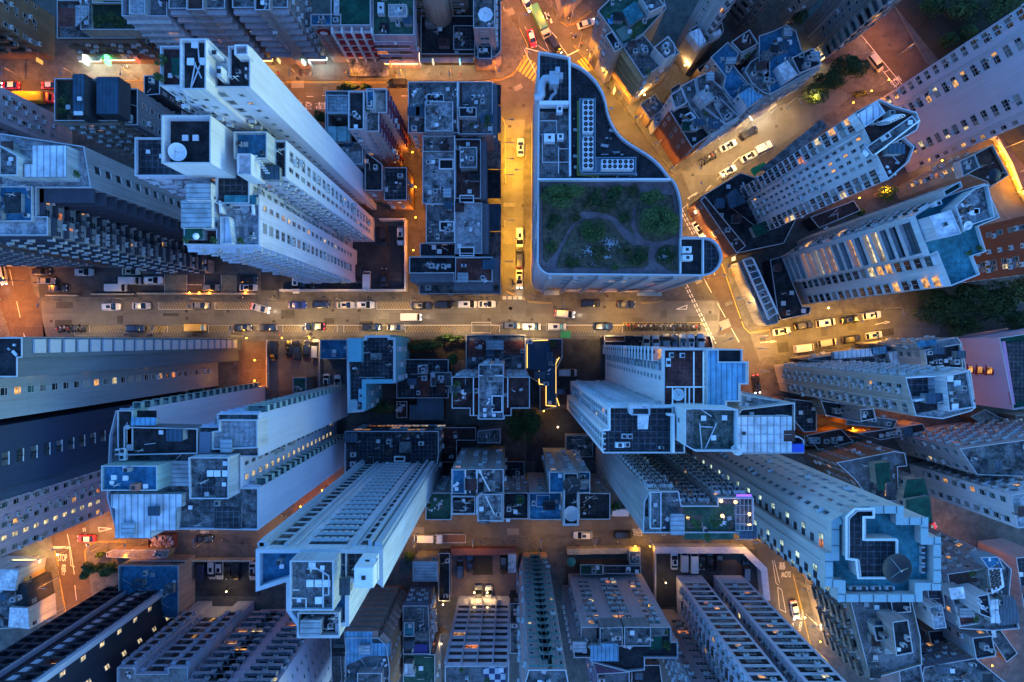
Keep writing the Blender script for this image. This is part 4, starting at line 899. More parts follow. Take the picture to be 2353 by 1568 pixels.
for a in ((1605, 730, 21, 15), (1610, 800, 24, 13)): tank(cv, T_('C1', a[0], a[1]), KC+.02, a[2], a[3], 2.0, 0, chw, 'vent_unit')
tank(cv, T_('C1', 800, 853), KC, 8, 4, .5, R(-25), M_WHITE, 'vent_unit')
rg = random.Random(8)
for i in range(26):
    u, v = rg.choice([(rg.uniform(840, 960), rg.uniform(930, 1300)), (rg.uniform(860, 1180), rg.uniform(1340, 1370)), (rg.uniform(615, 650), rg.uniform(1000, 1500)), (rg.uniform(930, 1200), rg.uniform(1530, 1565))])
    p = T_('C0', u, v); lowwall(cv, [p, (p[0]+rg.choice((0, 2, 12, 17)), p[1]+rg.choice((0, 3)))], KC, .3, rg.choice((.15, .5)), M_STEEL, 'roof_curb')
pipe(cv, 'C0:330,1075 475,1075 475,1190 335,1195', KC, .1, .4); pipe(cv, 'C0:350,1195 350,1440 590,1440', KC, .1, .4); pipe(cv, 'C0:492,1300 492,1540', KC, .1, .4); pipe(cv, 'C0:495,1322 580,1322', KC, .1, .4)
# south face: storey bands, windows, a glass canopy, pilasters
its = []; tr = MB(); sp = [xy(p, KC) for p in P('C1:420,946 1750,955')]
facade(its, tr, sp[0], sp[1], 12, zk(KC)-1, dict(pat='..D..', lit=.12, ac=0, fh=6.5, cw=2.2, low=3, wh=1.0), wallm((.58, .50, .52), .3), random.Random(4))
facade(its, tr, sp[0], sp[1], 3, 12, dict(pat='DDD.', lit=.85, ac=0, fh=3.6, cw=2.4, low=0), wallm((.58, .50, .52), .3), random.Random(6))
sw = [xy(p, KC) for p in P('C1:302,150 302,820')]
facade(its, tr, sw[0], sw[1], 4, zk(KC), dict(pat='..D.', lit=.1, ac=0, fh=6.5), wallm((.58, .50, .52), .3), random.Random(4))
for i in range(7):
    t_ = i/6; tr.box(sp[0][0]*(1-t_)+sp[1][0]*t_, sp[0][1]-.3, 4, .7, .7, zk(KC)-4.2)
L_ = Matrix.Translation(-cv.location)
for kd, tp, M, s in its: link(kd, tp.mesh(), cv, L_ @ M)
on(cv, 'pilaster', tr, [wallm((.55, .48, .50), .3), M_PIPE])
b = MB(); x0, y0 = xy(P('C1:355,1105')[0]); x1, _ = xy(P('C1:490,1105')[0]); b.box((x0+x1)/2, y0+1.5, 4.2, x1-x0, 4.4, .25); x0, _ = xy(P('C1:1160,1110')[0]); x1, _ = xy(P('C1:1370,1110')[0]); b.box((x0+x1)/2, y0+1.3, 4.4, x1-x0, 4.4, .25); on(cv, 'canopy', b, [flat('canopy_pale', (.40, .42, .36))])

# --- east of the curving road
e1 = B('e1', 'garden_block', 'block with a small blue paddling pool and green decking on its roof', 'building',
  [dict(p='C0:835,112 1010,-60 1400,-60 1440,90 1240,310 1060,418 945,262', k=1.115, wall=(.42, .36, .32), roof='green', sty={'W': dict(pat='w.a', lit=.08, ac=.5), 'S': 'w'}),
   dict(p='C0:1210,-20 1330,-60 1430,60 1290,120', k=1.14, b=1.11, wall=PALE, roof='conc', par=.5)])
slab(e1, 'C0:1060,100 1170,20 1240,140 1130,220', 1.13, 1.8, 'teal', 'pergola_roof')
q = ccw([xy(p, 1.12) for p in P('C0:925,160 1010,112 1045,150 1038,165 960,210 940,205')]); b = MB(); b.ring(q, .25, zk(1.115), zk(1.115)+.7, 0); b.poly([(x, y, zk(1.115)+.5) for x, y in q], 1); on(e1, 'paddling_pool', b, [flat('pool_rim', (.08, .35, .6)), flat('pool_water', (.03, .2, .45), .1)])
patch(e1, 'C0:1000,270 1080,225 1150,260 1130,330 1060,370', 1.115, flat('deck_green', (.16, .24, .20)))
e2 = B('e2', 'balcony_block', 'orange lit block with stacked balconies and a grey plank roof terrace', 'building',
  [dict(p='C0:1060,430 1240,320 1330,430 1460,335 1555,480 1240,700', k=1.115, wall=(.50, .38, .28), roof='conc', sty={'W': dict(pat='D', lit=.12, ac=.2, band=1.0, cw=5), 'S': dict(pat='w.m', lit=.03, ac=.5)}, trim=(.5, .3, .14)),
   dict(p='C0:903,322 965,285 1055,430 990,468', k=1.125, b=1, wall=(.5, .42, .34), roof='dark', par=.5, sty={'W': dict(pat='w', lit=.1)}),
   dict(p='C0:1330,430 1455,332 1510,395 1525,480 1430,535', k=1.145, b=1.1, wall=PALE, roof='conc', par=.5)])
tank(e2, T_('C0', 1445, 470), 1.145, 11, 11, 1.0, R(-35), M_WHITE); patch(e2, 'C0:1150,560 1240,500 1300,440 1400,590 1250,680', 1.116, 'gtile')
e3 = B('e3', 'stone_tower', 'tall stone grey tower with a sharp lamp lit foot in the back lane', 'tower',
  [dict(p='1550,104 1576,150 1600,128 1596,100 1640,62 1612,20', g=1, k=1.6, wall=(.46, .43, .44), sty={'W': dict(pat='.m..', lit=.04), 'S': dict(pat='Bw.', lit=.05, ac=.4, band=.3), '*': 'w'})])
e3b = B('e3b', 'annexe', 'low annexe with pale blue sheet roofs against the foot of the stone grey tower', 'building',
  [dict(p='C0:1640,275 1720,235 1800,215 1930,215 1945,290 1760,430', k=1.1, wall=(.4, .34, .3), roof='conc', sty={'*': 'blank'}), dict(p='C0:1640,290 1740,245 1800,370 1735,420', k=1.12, b=1.1, wall=PALE, roof='sheetw', par=0), dict(p='C0:1840,300 1925,255 1945,295 1870,335', k=1.12, b=1.1, wall=PALE, roof='sheetw', par=0)])
e3c = B('e3c', 'lane_tower', 'brown balconied tower beyond the back lane leaning out of the top edge', 'tower',
  [dict(p='1655,40 1715,-10 1740,30 1690,78', g=1, k=1.5, wall=(.34, .28, .25), sty={'*': dict(pat='Bw', lit=.05, ac=.5)})])
DIA = {'W': dict(pat='w.', lit=.02), 'S': dict(pat='wa', lit=.1, ac=.4, band=.6)}
def dia(key, label, pts, k, wall, roof, *more, **kw):
    return B(key, 'tenement', label, 'tenement', [dict(p=pts, k=k, wall=wall, roof=roof, sty=kw.pop('sty', DIA)), *more], **kw)
e4 = dia('e4', 'red brick tenement with slot windows at the end of the diagonal terrace', 'C0:1465,985 1640,945 1830,1200 1665,1312', 1.105, BRICK, 'dark', dict(p='C0:1478,848 1575,790 1625,915 1520,970', k=1.12, b=1, wall=WHITE, roof='conc', par=.6),
         sty={'W': dict(pat='t.', lit=.1, fh=4.2), 'S': 'w'})
lowwall(e4, 'C0:1595,1040 1650,1010 1690,1055 1635,1085 1595,1040', 1.105, 1.2, .3)
e5 = dia('e5', 'tenement with a planted courtyard roof and white cranked parapet next to the red brick tenement', 'C0:1565,775 1690,705 1735,935 1960,1110 1832,1198 1645,950', 1.11, PALE, 'conc')
e6 = dia('e6', 'tenement with a pale tilted roof slab and blotched blue deck, middle of the diagonal terrace', 'C0:1700,700 1840,640 1850,720 1935,790 2090,1035 1962,1108 1740,930', 1.11, PALE, 'conc', dict(p='C0:1710,830 1790,780 1880,860 1790,925', k=1.14, b=1.11, wall=WHITE, roof='pale', par=0), dict(p='C0:1860,925 1925,880 2085,1035 1965,1108', k=1.112, b=1.11, wall=PALE, roof='blot', par=.4))
e7 = dia('e7', 'tenement with a bright blue roof and bright blue tarpaulin cover, middle of the diagonal terrace', 'C0:1830,520 1980,385 2080,480 2030,590 2170,760 2330,850 2165,1000 2000,870 1940,790 1960,690', 1.115, (.42, .38, .36), 'blue', dict(p='C0:2085,830 2180,775 2310,850 2165,955', k=1.15, b=1, wall=WHITE, roof='sheetb', par=0))
e8 = dia('e8', 'tenement with a rust-stained sunken roof square and white kerb, far side of the diagonal terrace', 'C0:2010,385 2170,275 2250,400 2100,480', 1.12, (.42, .38, .36), 'rdark')
e9 = dia('e9', 'tenement with scattered drums and junk on its roof, right part of the diagonal terrace', 'C0:2180,560 2352,450 2352,850 2290,830 2200,760 2130,640', 1.12, (.42, .38, .36), 'conc')
e10 = dia('e10', 'tenement at the east end of the diagonal terrace with bright blue and white sheet roofs', 'D0:0,330 120,290 245,235 325,290 345,360 380,470 510,470 550,590 100,845 0,560', 1.12, (.42, .38, .34), 'blue', dict(p='D0:165,590 260,530 355,660 240,728', k=1.14, b=1.12, wall=WHITE, roof='white', par=0), dict(p='D0:290,520 480,435 550,580 355,660', k=1.13, b=1, wall=PALE, roof='dark', par=.6))
for rr, q, n in ((e5, 'C0:1700,960 1800,1010 1930,1110 1840,1180', 5), (e7, 'C0:2050,600 2300,820 2180,960 2060,800', 7), (e9, 'C0:2200,560 2340,470 2340,800 2230,740', 10), (e10, 'D0:20,360 240,260 330,350 300,500 120,560', 10), (e1, 'C0:1200,60 1400,60 1250,280 1100,350', 6), (e2, 'C0:1120,430 1230,350 1320,470 1200,560', 4), (e4, 'C0:1560,1060 1700,980 1790,1180 1680,1270', 6)):
    clutter(rr, ' '.join('%f,%f' % p for p in P(q)), 1.12, n, n*3)
B('e11', 'garage', 'flat grey roofed shed with an orange lit wall beside the red brick tenement', 'building', [dict(p='C0:1210,930 1345,835 1425,960 1300,1065', k=1.035, wall=(.4, .28, .18), roof='grey', par=.4, sty='blank'), dict(p='C0:1330,1045 1370,1030 1400,1090 1350,1125', k=1.04, b=1, wall=PALE, roof='pale', par=.2), dict(p='C0:1480,790 1560,735 1580,770 1490,830', k=1.04, b=1, wall=DGREY, roof='sheetn', par=.2)])
B('e12', 'corner_house', 'curved corner house with bright shopfronts at the top edge of the junction', 'building',
  [dict(p='1262,-40 1285,36 1293,42 1303,38 1350,-10 1370,-40', g=1, k=1.10, wall=(.5, .42, .36), roof='dark', sty='w', par=.8), dict(p='1288,8 1320,2 1322,30 1300,34', g=1, k=1.12, b=1.05, wall=PALE, roof='conc')])
B('e13', 'slab_tower', 'beige slab tower with round balconies rising out of the top edge beside the dark hillside', 'tower',
  [dict(p='1846,58 1880,148 1960,92 1926,4', g=1, k=1.75, wall=(.40, .36, .33), sty={'W': dict(pat='m.pwmf.B', lit=.04, ac=.3, rep=0), 'S': dict(pat='wb', lit=.05)})])
B('e14', 'tower', 'grey tower with a lit ground floor garden behind the east end of the diagonal terrace', 'tower',
  [dict(p='1756,-10 1800,60 1842,42 1810,-30', g=1, k=1.4, wall=(.36, .32, .30), sty={'*': dict(pat='w.w', lit=.12)})])
B('e15', 'giant_slab', 'very long mauve slab with a blank central wall strip at the right edge', 'tower',
  [dict(p='2003,240 2085,398 2300,300 2215,140', g=1, k=1.85, wall=(.56, .50, .58), dirt=.2, sty={'W': dict(pat='ww.pwW.......Ww.pw', lit=.2, ac=.15, rep=0), 'S': dict(pat='wW.p', lit=.2)})], lim=100)
e16 = B('e16', 'slab_tower', 'white slab tower with hoops and a white sheet roof above the brown podium', 'tower',
  [dict(p='1960,262 2015,232 2050,248 2100,262 2108,285 2060,310 2095,340 2082,375 2035,416', k=1.58, wall=(.68, .63, .66), roof='rdark', dirt=.3, sty={'W': dict(pat='b.b.fw.w.w.w.fb.b', lit=.10, ac=.2, rep=0, fh=2.7), 'S': 'w'}),
   dict(p='D0:855,1000 870,1015 1050,900 1120,1005 940,1130', k=1.615, b=1.58, wall=WHITE, roof='sheetw', par=.2),
   dict(p='D0:940,1310 1350,1030 1410,1110 1390,1160 1000,1385', k=1.60, b=1.58, wall=(.3, .36, .4), roof='conc', par=.4)])
tank(e16, T_('D0', 1115, 1220), 1.615, 18, 12, .8, R(32), M_AC); pipe(e16, 'D0:1010,1380 1400,1080', 1.60, .12, .9, M_WHITE)
for i in range(6): 
    x, y, z = px(T_('D0', 1105+i*20, 1090-i*9), 1.595); b = MB(); b.lathe([(1.1, 0), (1.1, .12), (1.0, .12), (1.0, 0)], 14, (x, y, z+.3+i*.1), 0, Matrix.Rotation(R(90), 4, 'X')); on(e16, 'ladder_hoop', b, [M_WHITE])
e17 = B('e17', 'podium', 'dark podium with a long brown parapet and bright shopfront below the white slab tower', 'building',
  [dict(p='1608,462 1612,452 1700,398 1765,420 1830,500 1800,560 1691,583', k=1.06, wall=(.12, .08, .08), roof='dark', par=.3, sty='blank'),
   dict(p='1608,462 1618,452 1712,566 1691,583', k=1.075, b=1.0, wall=(.36, .18, .12), roof=None or 'rdark', par=.5), dict(p='C1:1970,240 2060,170 2160,300 2010,360', k=1.08, b=1.06, wall=DGREY, roof='sheetn', par=0)])
slab(e17, 'C1:2200,520 2300,478 2352,560 2240,605', 1.09, 2, 'dgreen', 'awning_roof'); slab(e17, 'D0:20,1500 250,1310 560,1060 610,1120 130,1520', 1.07, .3, 'conc')
b = MB(); q = [px(p, 1.05) for p in P('C0:2185,1500 2310,1430 2335,1470 2220,1560')]; b.poly(q[::-1]); on(e17, 'tarpaulin', b, [flat('tarpaulin_green', (.02, .30, .08))])
e18 = B('e18', 'slab_tower', 'white slab tower with lit glazed balconies and a blue tiled roof terrace', 'tower',
  [dict(nc=1, p='2095,498 2163,455 2205,440 2256,424 2290,502 2241,522 2259,580 2228,590 2245,632 2178,659 2147,581 2129,589', k=1.5, wall=(.74, .74, .76), roof='teal', dirt=.25, sty={'W': dict(pat='b.b', lit=.25, ac=.1, rep=0), 'N': dict(pat='wbw', lit=.12, ac=.3), 'S': 'w'}, ov=[((2112, 543), dict(pat='G', lit=.6, rep=0, ac=0))], balm=(.6, .6, .62)),
   dict(p='D1:1510,425 1700,370 1790,580 1590,625', k=1.55, b=1.5, wall=WHITE, roof='white', par=.15),
   dict(p='D1:1715,340 1880,190 2000,150 2060,440 1850,510 1790,570', k=1.54, b=1.5, wall=PALE, roof='blot', par=.8),
   dict(p='D1:1620,205 1770,120 1790,170 1640,255', k=1.51, b=1, wall=PALE, roof='dgreen', par=.5)])
for uv in ((1885, 395), (1920, 380), (1775, 450)): hatch(e18, T_('D1', *uv), 1.54, 10)
tank(e18, T_('D1', 1645, 497), 1.55, 10, 10, .3, R(25), M_STEEL, 'roof_hatch'); tank(e18, T_('D1', 1505, 540), 1.5, 22, 7, .5, R(-8), M_STEEL, 'bench'); tank(e18, T_('D1', 1510, 585), 1.5, 26, 8, .5, R(-8), M_STEEL, 'bench'); tank(e18, T_('D1', 1545, 325), 1.5, 16, 10, 1.5, R(20), M_WHITE)
e19 = B('e19', 'forecourt_podium', 'low podium with a white framed skylight strip on the curved pavement', 'building',
  [dict(p='1768,598 1795,590 1842,705 1862,706 1858,722 1792,736 1785,718', k=1.03, wall=DGREY, roof='dark', sty='blank', par=.4),
   dict(p='1694,604 1725,590 1782,715 1788,742 1762,748 1755,742', k=1.04, wall=(.5, .46, .42), roof='beige', sty='blank', par=.3)])
for i in range(9):
    t_ = i/9; a = (1716+t_*40, 612+t_*105); b = MB(); x, y, z = px(a, 1.045); b.box(x, y, z-.3, 1.9*SC*10, 1.0*SC*9, .2, R(-66)); on(e19, 'skylight', b, [flat('skylight_glass', (.12, .15, .2), .2)])
lowwall(e19, '1706,598 1766,735', 1.05, .5, .4); lowwall(e19, '1728,594 1786,722', 1.05, .5, .4)
for i in range(10): lowwall(e19, [(1706+i*6.4, 598+i*15), (1728+i*6.2, 594+i*14)], 1.052, .4, .2)
e20 = B('e20', 'brick_tower', 'red brick tower at the right edge behind the blue tiled slab', 'tower',
  [dict(p='2052,570 2068,668 2250,640 2230,540', g=1, k=1.5, wall=(.34, .09, .05), dirt=.3, sty={'W': dict(pat='.w..a.ww.', lit=.12, ac=.6, rep=0), 'N': dict(pat='ww', ac=.7)})])
e21 = B('e21', 'terrace_house', 'low house with a brown roof terrace and dark parasol near the right edge', 'building',
  [dict(p='2215,402 2200,375 2275,335 2312,405 2270,432 2262,420', k=1.17, wall=(.46, .38, .30), roof='rdark', sty={'W': dict(pat='w.', lit=.7, ac=.3), 'N': 'w'}), dict(p='D0:1770,1430 1905,1370 1950,1485 1800,1568', k=1.185, b=1.17, wall=PALE, roof='grey', par=.4), dict(p='2135,402 2192,382 2210,410 2198,428 2150,440', k=1.08, b=1, wall=(.3, .26, .25), roof='conc', sty={'W': 'w'})])
B('e22', 'pink_block', 'pink walled block with four red framed windows at the right edge', 'building',
  [dict(p='2287,777 2520,740 2540,905 2319,941', k=1.12, wall=(.62, .50, .70), dirt=.15, roof='dgreen', par=1.2, sty='blank')])
b = MB(); rt = BB['e22']
for i in range(4):
    x, y, z = px((1741.5+.26*2265, 774.6+.26*325), 1.118); t_ = i/3
for i in range(4):
    t_ = i; zz = 4+i*3.2; x, y = xy((2302, 853), 1.12); y = y+0; b.box(x-.05, y, zz, .25, 2.0, 1.9, R(-8), 1); b.box(x-.12, y, zz+.2, .25, 1.5, 1.4, R(-8), 0)
    b.box(x-.25, y, zz-.25, .5, 2.4, .15, R(-8), 1)
on(rt, 'window', b, [M_LITW, flat('frame_red', (.4, .03, .03))])
patch(rt, '2300,790 2500,765 2515,890 2325,925', 1.121, 'tile', dz=.5); lowwall(rt, '2302,785 2325,930', 1.125, .5, .8, flat('rim_pink', (.5, .22, .36)))
s1 = B('s1', 'slab_tower', 'pale slab tower with dark boarded roof pits, south of the eastern street', 'tower',
  [dict(p='2074,867 2223,850 2235,936 2225,944 2160,962 2098,955', k=1.495, wall=(.56, .51, .47), roof='pale', dirt=.4, sty={'W': dict(pat='.wa.pww', lit=.05, ac=.7, rep=0), 'N': dict(pat='wa', lit=.05, ac=.9, band=.3)}),
   dict(p='D2:1635,345 1840,300 1895,620 1670,655', k=1.53, b=1.49, wall=WHITE, roof='conc', par=.5)])
patch(s1, 'D2:1290,370 1500,350 1510,510 1335,530', 1.497, 'tile'); patch(s1, 'D2:1362,565 1600,530 1610,640 1380,680', 1.497, 'dark')
for uv in ((1685, 368), (1750, 410), (1730, 615)): hatch(s1, T_('D2', *uv), 1.53, 12)
pipe(s1, 'D2:1285,360 1550,345', 1.51, .1, .8, M_WHITE); lowwall(s1, 'D2:1360,560 1600,525', 1.5, 1.0, .3)
s2 = B('s2', 'low_row', 'row of low blue and white roofed houses along the eastern street', 'building',
  [dict(p='D2:430,190 1400,60 1410,250 1040,240 680,215 440,205', k=1.07, wall=(.4, .33, .28), roof='conc', sty={'N': 'w', '*': 'w'}, par=.5),
   dict(p='D2:1340,60 1740,5 1780,50 1820,280 1470,265 1440,110', k=1.16, b=1, wall=(.5, .46, .46), roof='pale', sty={'*': 'w'}), dict(p='D2:1460,115 1775,60 1800,275 1480,262', k=1.17, b=1.16, wall=PALE, roof='dark', par=.5)])
slab(s2, 'D2:670,135 1010,105 1010,165 680,190', 1.085, 1.6, 'sheetw'); slab(s2, 'D2:1000,100 1130,85 1140,140 1010,150', 1.085, 1.6, 'sheetb'); slab(s2, 'D2:1150,140 1240,125 1300,240 1190,240', 1.09, 1.6, 'sheetw'); patch(s2, 'D2:850,205 1030,190 1040,238 860,238', 1.071, 'tile'); slab(s2, 'D2:1405,45 1570,20 1575,65 1420,90', 1.18, 1, 'blue')
clutter(s2, ' '.join('%f,%f' % p for p in P('D2:1480,100 1770,70 1790,260 1490,250')), 1.17, 6, 2)
B('s3', 'shophouse', 'brown shophouse with a small dark rooftop tank house between the orange lit back alleys', 'building',
  [dict(p='D2:545,560 800,600 1000,660 1010,720 880,750 590,690', k=1.08, wall=(.36, .26, .18), roof='dark', sty={'*': 'w'}, par=.5), dict(p='D2:890,640 1010,630 1030,720 900,745', k=1.14, b=1, wall=(.4, .4, .45), roof='tile', par=.6),
   dict(p='D2:230,540 510,570 510,830 400,840 230,640', k=1.05, b=1, wall=(.2, .14, .12), roof='tile', sty='blank', par=.5)])
B('s4', 'alley_house', 'low shack row with junk strewn roofs along the lower orange alley', 'building',
  [dict(p='D2:880,850 1450,765 1480,830 1080,910', k=1.05, wall=(.36, .26, .22), roof='rdark', sty={'*': 'w'}, par=.3), dict(p='D2:400,860 880,880 900,960 420,960', k=1.03, b=1, wall=(.2, .15, .12), roof='rdark', sty='blank', par=.3)])
clutter(BB['s4'], ' '.join('%f,%f' % p for p in P('D2:900,860 1440,780 1470,820 1090,900')), 1.05, 14, 9); clutter(BB['s4'], ' '.join('%f,%f' % p for p in P('D2:420,870 870,890 890,950 430,950')), 1.03, 14, 19)
s5 = B('s5', 'slab_block', 'long white slab with rows of small windows at the lower right edge', 'tower',
  [dict(p='2316,1136 2420,1120 2450,1200 2332,1212', k=1.25, wall=(.74, .72, .78), roof='pale', dirt=.3, sty={'W': dict(pat='w.w', lit=.05, ac=.4), 'N': dict(pat='wa', lit=.06, ac=.8)}),
   dict(p='2200,1030 2500,990 2500,1100 2240,1090', k=1.18, b=1, wall=(.5, .47, .5), roof='conc', sty={'W': dict(pat='w.w', ac=.5), 'N': dict(pat='wa', lit=.2, ac=.8)})])
B('s6', 'mall_block', 'broad low pink-grey block with strips of light at the right edge', 'building',
  [dict(p='2300,1035 2500,1010 2500,1090 2345,1100', k=1.12, wall=(.42, .34, .36), roof='blue', sty={'N': dict(pat='D.', lit=.3), '*': 'w'}), dict(p='2215,1000 2353,990 2353,1000 2230,1010', k=1.06, b=1, wall=(.4, .3, .3), roof='conc', par=.3)])
s7 = B('s7', 'stepped_block', 'brown flanked block with dark green roof boxes above the crowned tower', 'building',
  [dict(p='1918,1062 2001,1046 2050,1036 2075,1040 2080,1070 2058,1072 2060,1118 2100,1118 2100,1150 2040,1150 1990,1140 1960,1100', k=1.14, wall=(.26, .16, .11), roof='grey', sty={'N': dict(pat='w.', lit=.08), '*': 'w'}),
   dict(p='D2:1032,1118 1165,1105 1180,1285 1050,1300', k=1.16, b=1.14, wall=CREAM, roof='dgreen', par=0), dict(p='D2:1315,1260 1470,1250 1510,1400 1280,1440', k=1.16, b=1, wall=CREAM, roof='dgreen', par=0),
   dict(p='D2:1305,1440 1520,1405 1545,1640 1320,1660', k=1.17, b=1, wall=CREAM, roof='dgreen', par=0)])
b = MB(); x, y, z = px(T_('D2', 1095, 1350), 1.14); b.box(x, y, z-.05, 1.7, 2.6, .12); on(s7, 'light_well', b, [M_LITW])
# octagonal topped tower
s8 = B('s8', 'crowned_tower', 'beige tower crowned by a teal terrace with a stepped glass rim', 'tower',
  [dict(nc=1, p='D3:555,400 555,680 665,690 665,815 1390,815 1390,715 1550,715 1550,260 1440,260 1440,90 1225,90 1225,-10 1000,-10 850,-5 740,40 610,120 610,400', k=1.75, wall=(.58, .54, .52), dirt=.25, roof='teal', par=1.4, pt=.9,
        sty={'W': dict(pat='..p..L.x', lit=.02, ac=.1, rep=0, le=2, lp='g'), 'N': dict(pat='.w', lit=.03, ac=.1, rep=0)}),
   dict(nc=1, p='D3:785,110 860,40 1015,40 1015,112 935,112 935,300 1220,300 1220,640 890,640 870,480 785,470', k=1.80, b=1.75, wall=(.5, .47, .46), roof='tile', par=.5)])
rim = flat('rim_glass', (.26, .40, .42), .3)
q = ccw([xy(p, 1.75) for p in P('D3:555,400 555,680 665,690 665,815 1390,815 1390,715 1550,715 1550,260 1440,260 1440,90 1225,90 1225,-10 1000,-10 850,-5 740,40 610,120 610,400')])
b = MB(); b.ring(offset(q, .08), 1.05, zk(1.75)+1.5, zk(1.75)+1.62); on(s8, 'glass_rim', b, [rim])
for i, a in enumerate(q):
    c = q[(i+1) % len(q)]; d = math.dist(a, c); nseg = int(d/1.7)
    for j in range(nseg):
        t_ = (j+.5)/max(nseg, 1); 
        nx, ny = (c[1]-a[1])/d, -(c[0]-a[0])/d; mx, my = a[0]+(c[0]-a[0])*t_, a[1]+(c[1]-a[1])*t_
        b = MB(); b.box(mx-nx*.42, my-ny*.42, zk(1.75)+1.63, 1.05, .07, .06, math.atan2(ny, nx)); on(s8, 'rim_bar', b, [flat('bar_dark', (.05, .08, .09))])
q2 = [T_('D3', *a) for a in ((785, 110), (860, 40), (1015, 40), (1015, 112), (935, 112), (935, 300), (1220, 300), (1220, 640), (890, 640), (870, 480), (785, 470), (785, 110))]
for o_ in (0, 1.2, 2.4): lowwall(s8, [(p[0]+(-o_ if p[0] < 2000 else o_), p[1]+(-o_ if p[1] < 1230 else o_)) for p in q2], 1.812+o_*.001, .12, .12, M_WHITE, 'louvre')
for u in (1440,):
    for v in (390, 480, 560): tank(s8, T_('D3', u, v), 1.75, 8, 18, .5, 0, M_AC, 'louvre_unit')
for u in (830, 915, 1030, 1150): tank(s8, T_('D3', u, 725), 1.75, 22, 7, .5, 0, M_AC, 'louvre_unit')
s9 = B('s9', 'walkup_block', 'old walk-up with a pale deck and crowded balcony face below the crowned tower', 'building',
  [dict(p='1949,1374 2090,1374 2110,1460 2114,1524 1996,1558', k=1.17, wall=(.38, .33, .27), roof='grey', sty={'W': dict(pat='wawB', lit=.1, ac=.9, band=.5, awn=.4), '*': 'w'}),
   dict(p='D3:1180,1030 1320,1010 1365,1300 1215,1330', k=1.22, b=1.17, wall=(.5, .46, .46), roof='dark', par=.3), dict(p='D3:1165,850 1330,830 1345,940 1180,950', k=1.18, b=1.17, wall=DGREY, roof='dark', par=.4), dict(p='D3:1015,1070 1110,1065 1130,1190 1045,1200', k=1.19, b=1.17, wall=PALE, roof='dark', par=.2)])
clutter(s9, ' '.join('%f,%f' % p for p in P('D3:940,1160 1150,1180 1140,1300 960,1320')), 1.17, 7, 5)
s10 = B('s10', 'rooftop_cluster', 'cluster of joined roofs with a red court and perforated white screen', 'building',
  [dict(p='D3:1655,600 1940,560 2120,460 2220,560 2200,770 2290,1080 2060,1100 1760,1080 1720,890 1690,800', k=1.17, wall=(.42, .38, .44), roof='conc', sty={'W': 'w', 'N': dict(pat='wa', lit=.05, ac=.6)}),
   dict(p='D3:1740,890 1850,870 1930,1040 1770,1065', k=1.175, b=1.17, wall=WHITE, roof='rtile', par=.6), dict(p='D3:1930,800 2030,780 2060,1000 1950,960', k=1.22, b=1.17, wall=WHITE, roof='dark', par=.3),
   dict(p='D3:1960,460 2115,455 2170,560 2030,560', k=1.2, b=1.17, wall=(.3, .4, .5), roof='blue', par=.2), dict(p='D3:1510,900 1620,880 1660,1080 1550,1095', k=1.19, b=1, wall=WHITE, roof='pale', par=.2),
   dict(p='D3:1470,640 1610,600 1640,900 1510,910', k=1.16, b=1, wall=(.4, .34, .4), roof='tile', par=.5, sty={'W': 'w'})])
slab(s10, 'D3:1690,740 1810,728 1825,820 1712,830', 1.22, 3, 'white'); slab(s10, 'D3:2045,845 2115,838 2120,925 2050,930', 1.2, 2, 'sheetw'); slab(s10, 'D3:2050,945 2115,925 2140,1035 2060,1040', 1.2, 2, 'sheetw'); slab(s10, 'D3:2035,570 2145,540 2170,720 2070,780', 1.19, 1, 'white', 'perforated_screen')
slab(s10, 'D3:2120,860 2270,840 2310,1040 2150,1060', 1.18, 1.4, 'sheetn'); patch(s10, 'D3:1660,620 1920,590 1940,680 1700,700', 1.171, 'rdark')
b = MB()
for i in range(5):
    for j in range(4): x, y, z = px(T_('D3', 2052+i*18+j*5, 590+j*42-i*6+(i % 2)*20), 1.19); b.box(x, y, z+.11, .5, .9, .03)
on(s10, 'screen_opening', b, [M_BLACK])
s11 = B('s11', 'dim_block', 'dim blue-grey block with a plain white walled stair house in the bottom right corner', 'building',
  [dict(p='D3:1450,1420 1900,1340 2352,1700 1900,1900 1400,1700', k=1.14, wall=(.3, .28, .34), roof='conc', sty={'N': dict(pat='wa', lit=.03, ac=.3), '*': 'w'}), dict(p='D3:1885,1170 2060,1150 2095,1330 1920,1360', k=1.16, b=1, wall=(.4, .42, .46), roof='dark', par=.3, sty={'*': 'w'}),
   dict(p='D3:1230,1440 1420,1400 1480,1700 1250,1720', k=1.15, b=1, wall=(.45, .4, .45), roof='conc', sty={'N': 'w'})])
B('s12', 'edge_block', 'narrow dark roofed block cut by the right edge below the long white slab', 'building', [dict(p='D3:2260,460 2500,430 2520,900 2330,900', k=1.08, wall=(.5, .42, .46), roof='tile', sty={'*': 'blank'})])
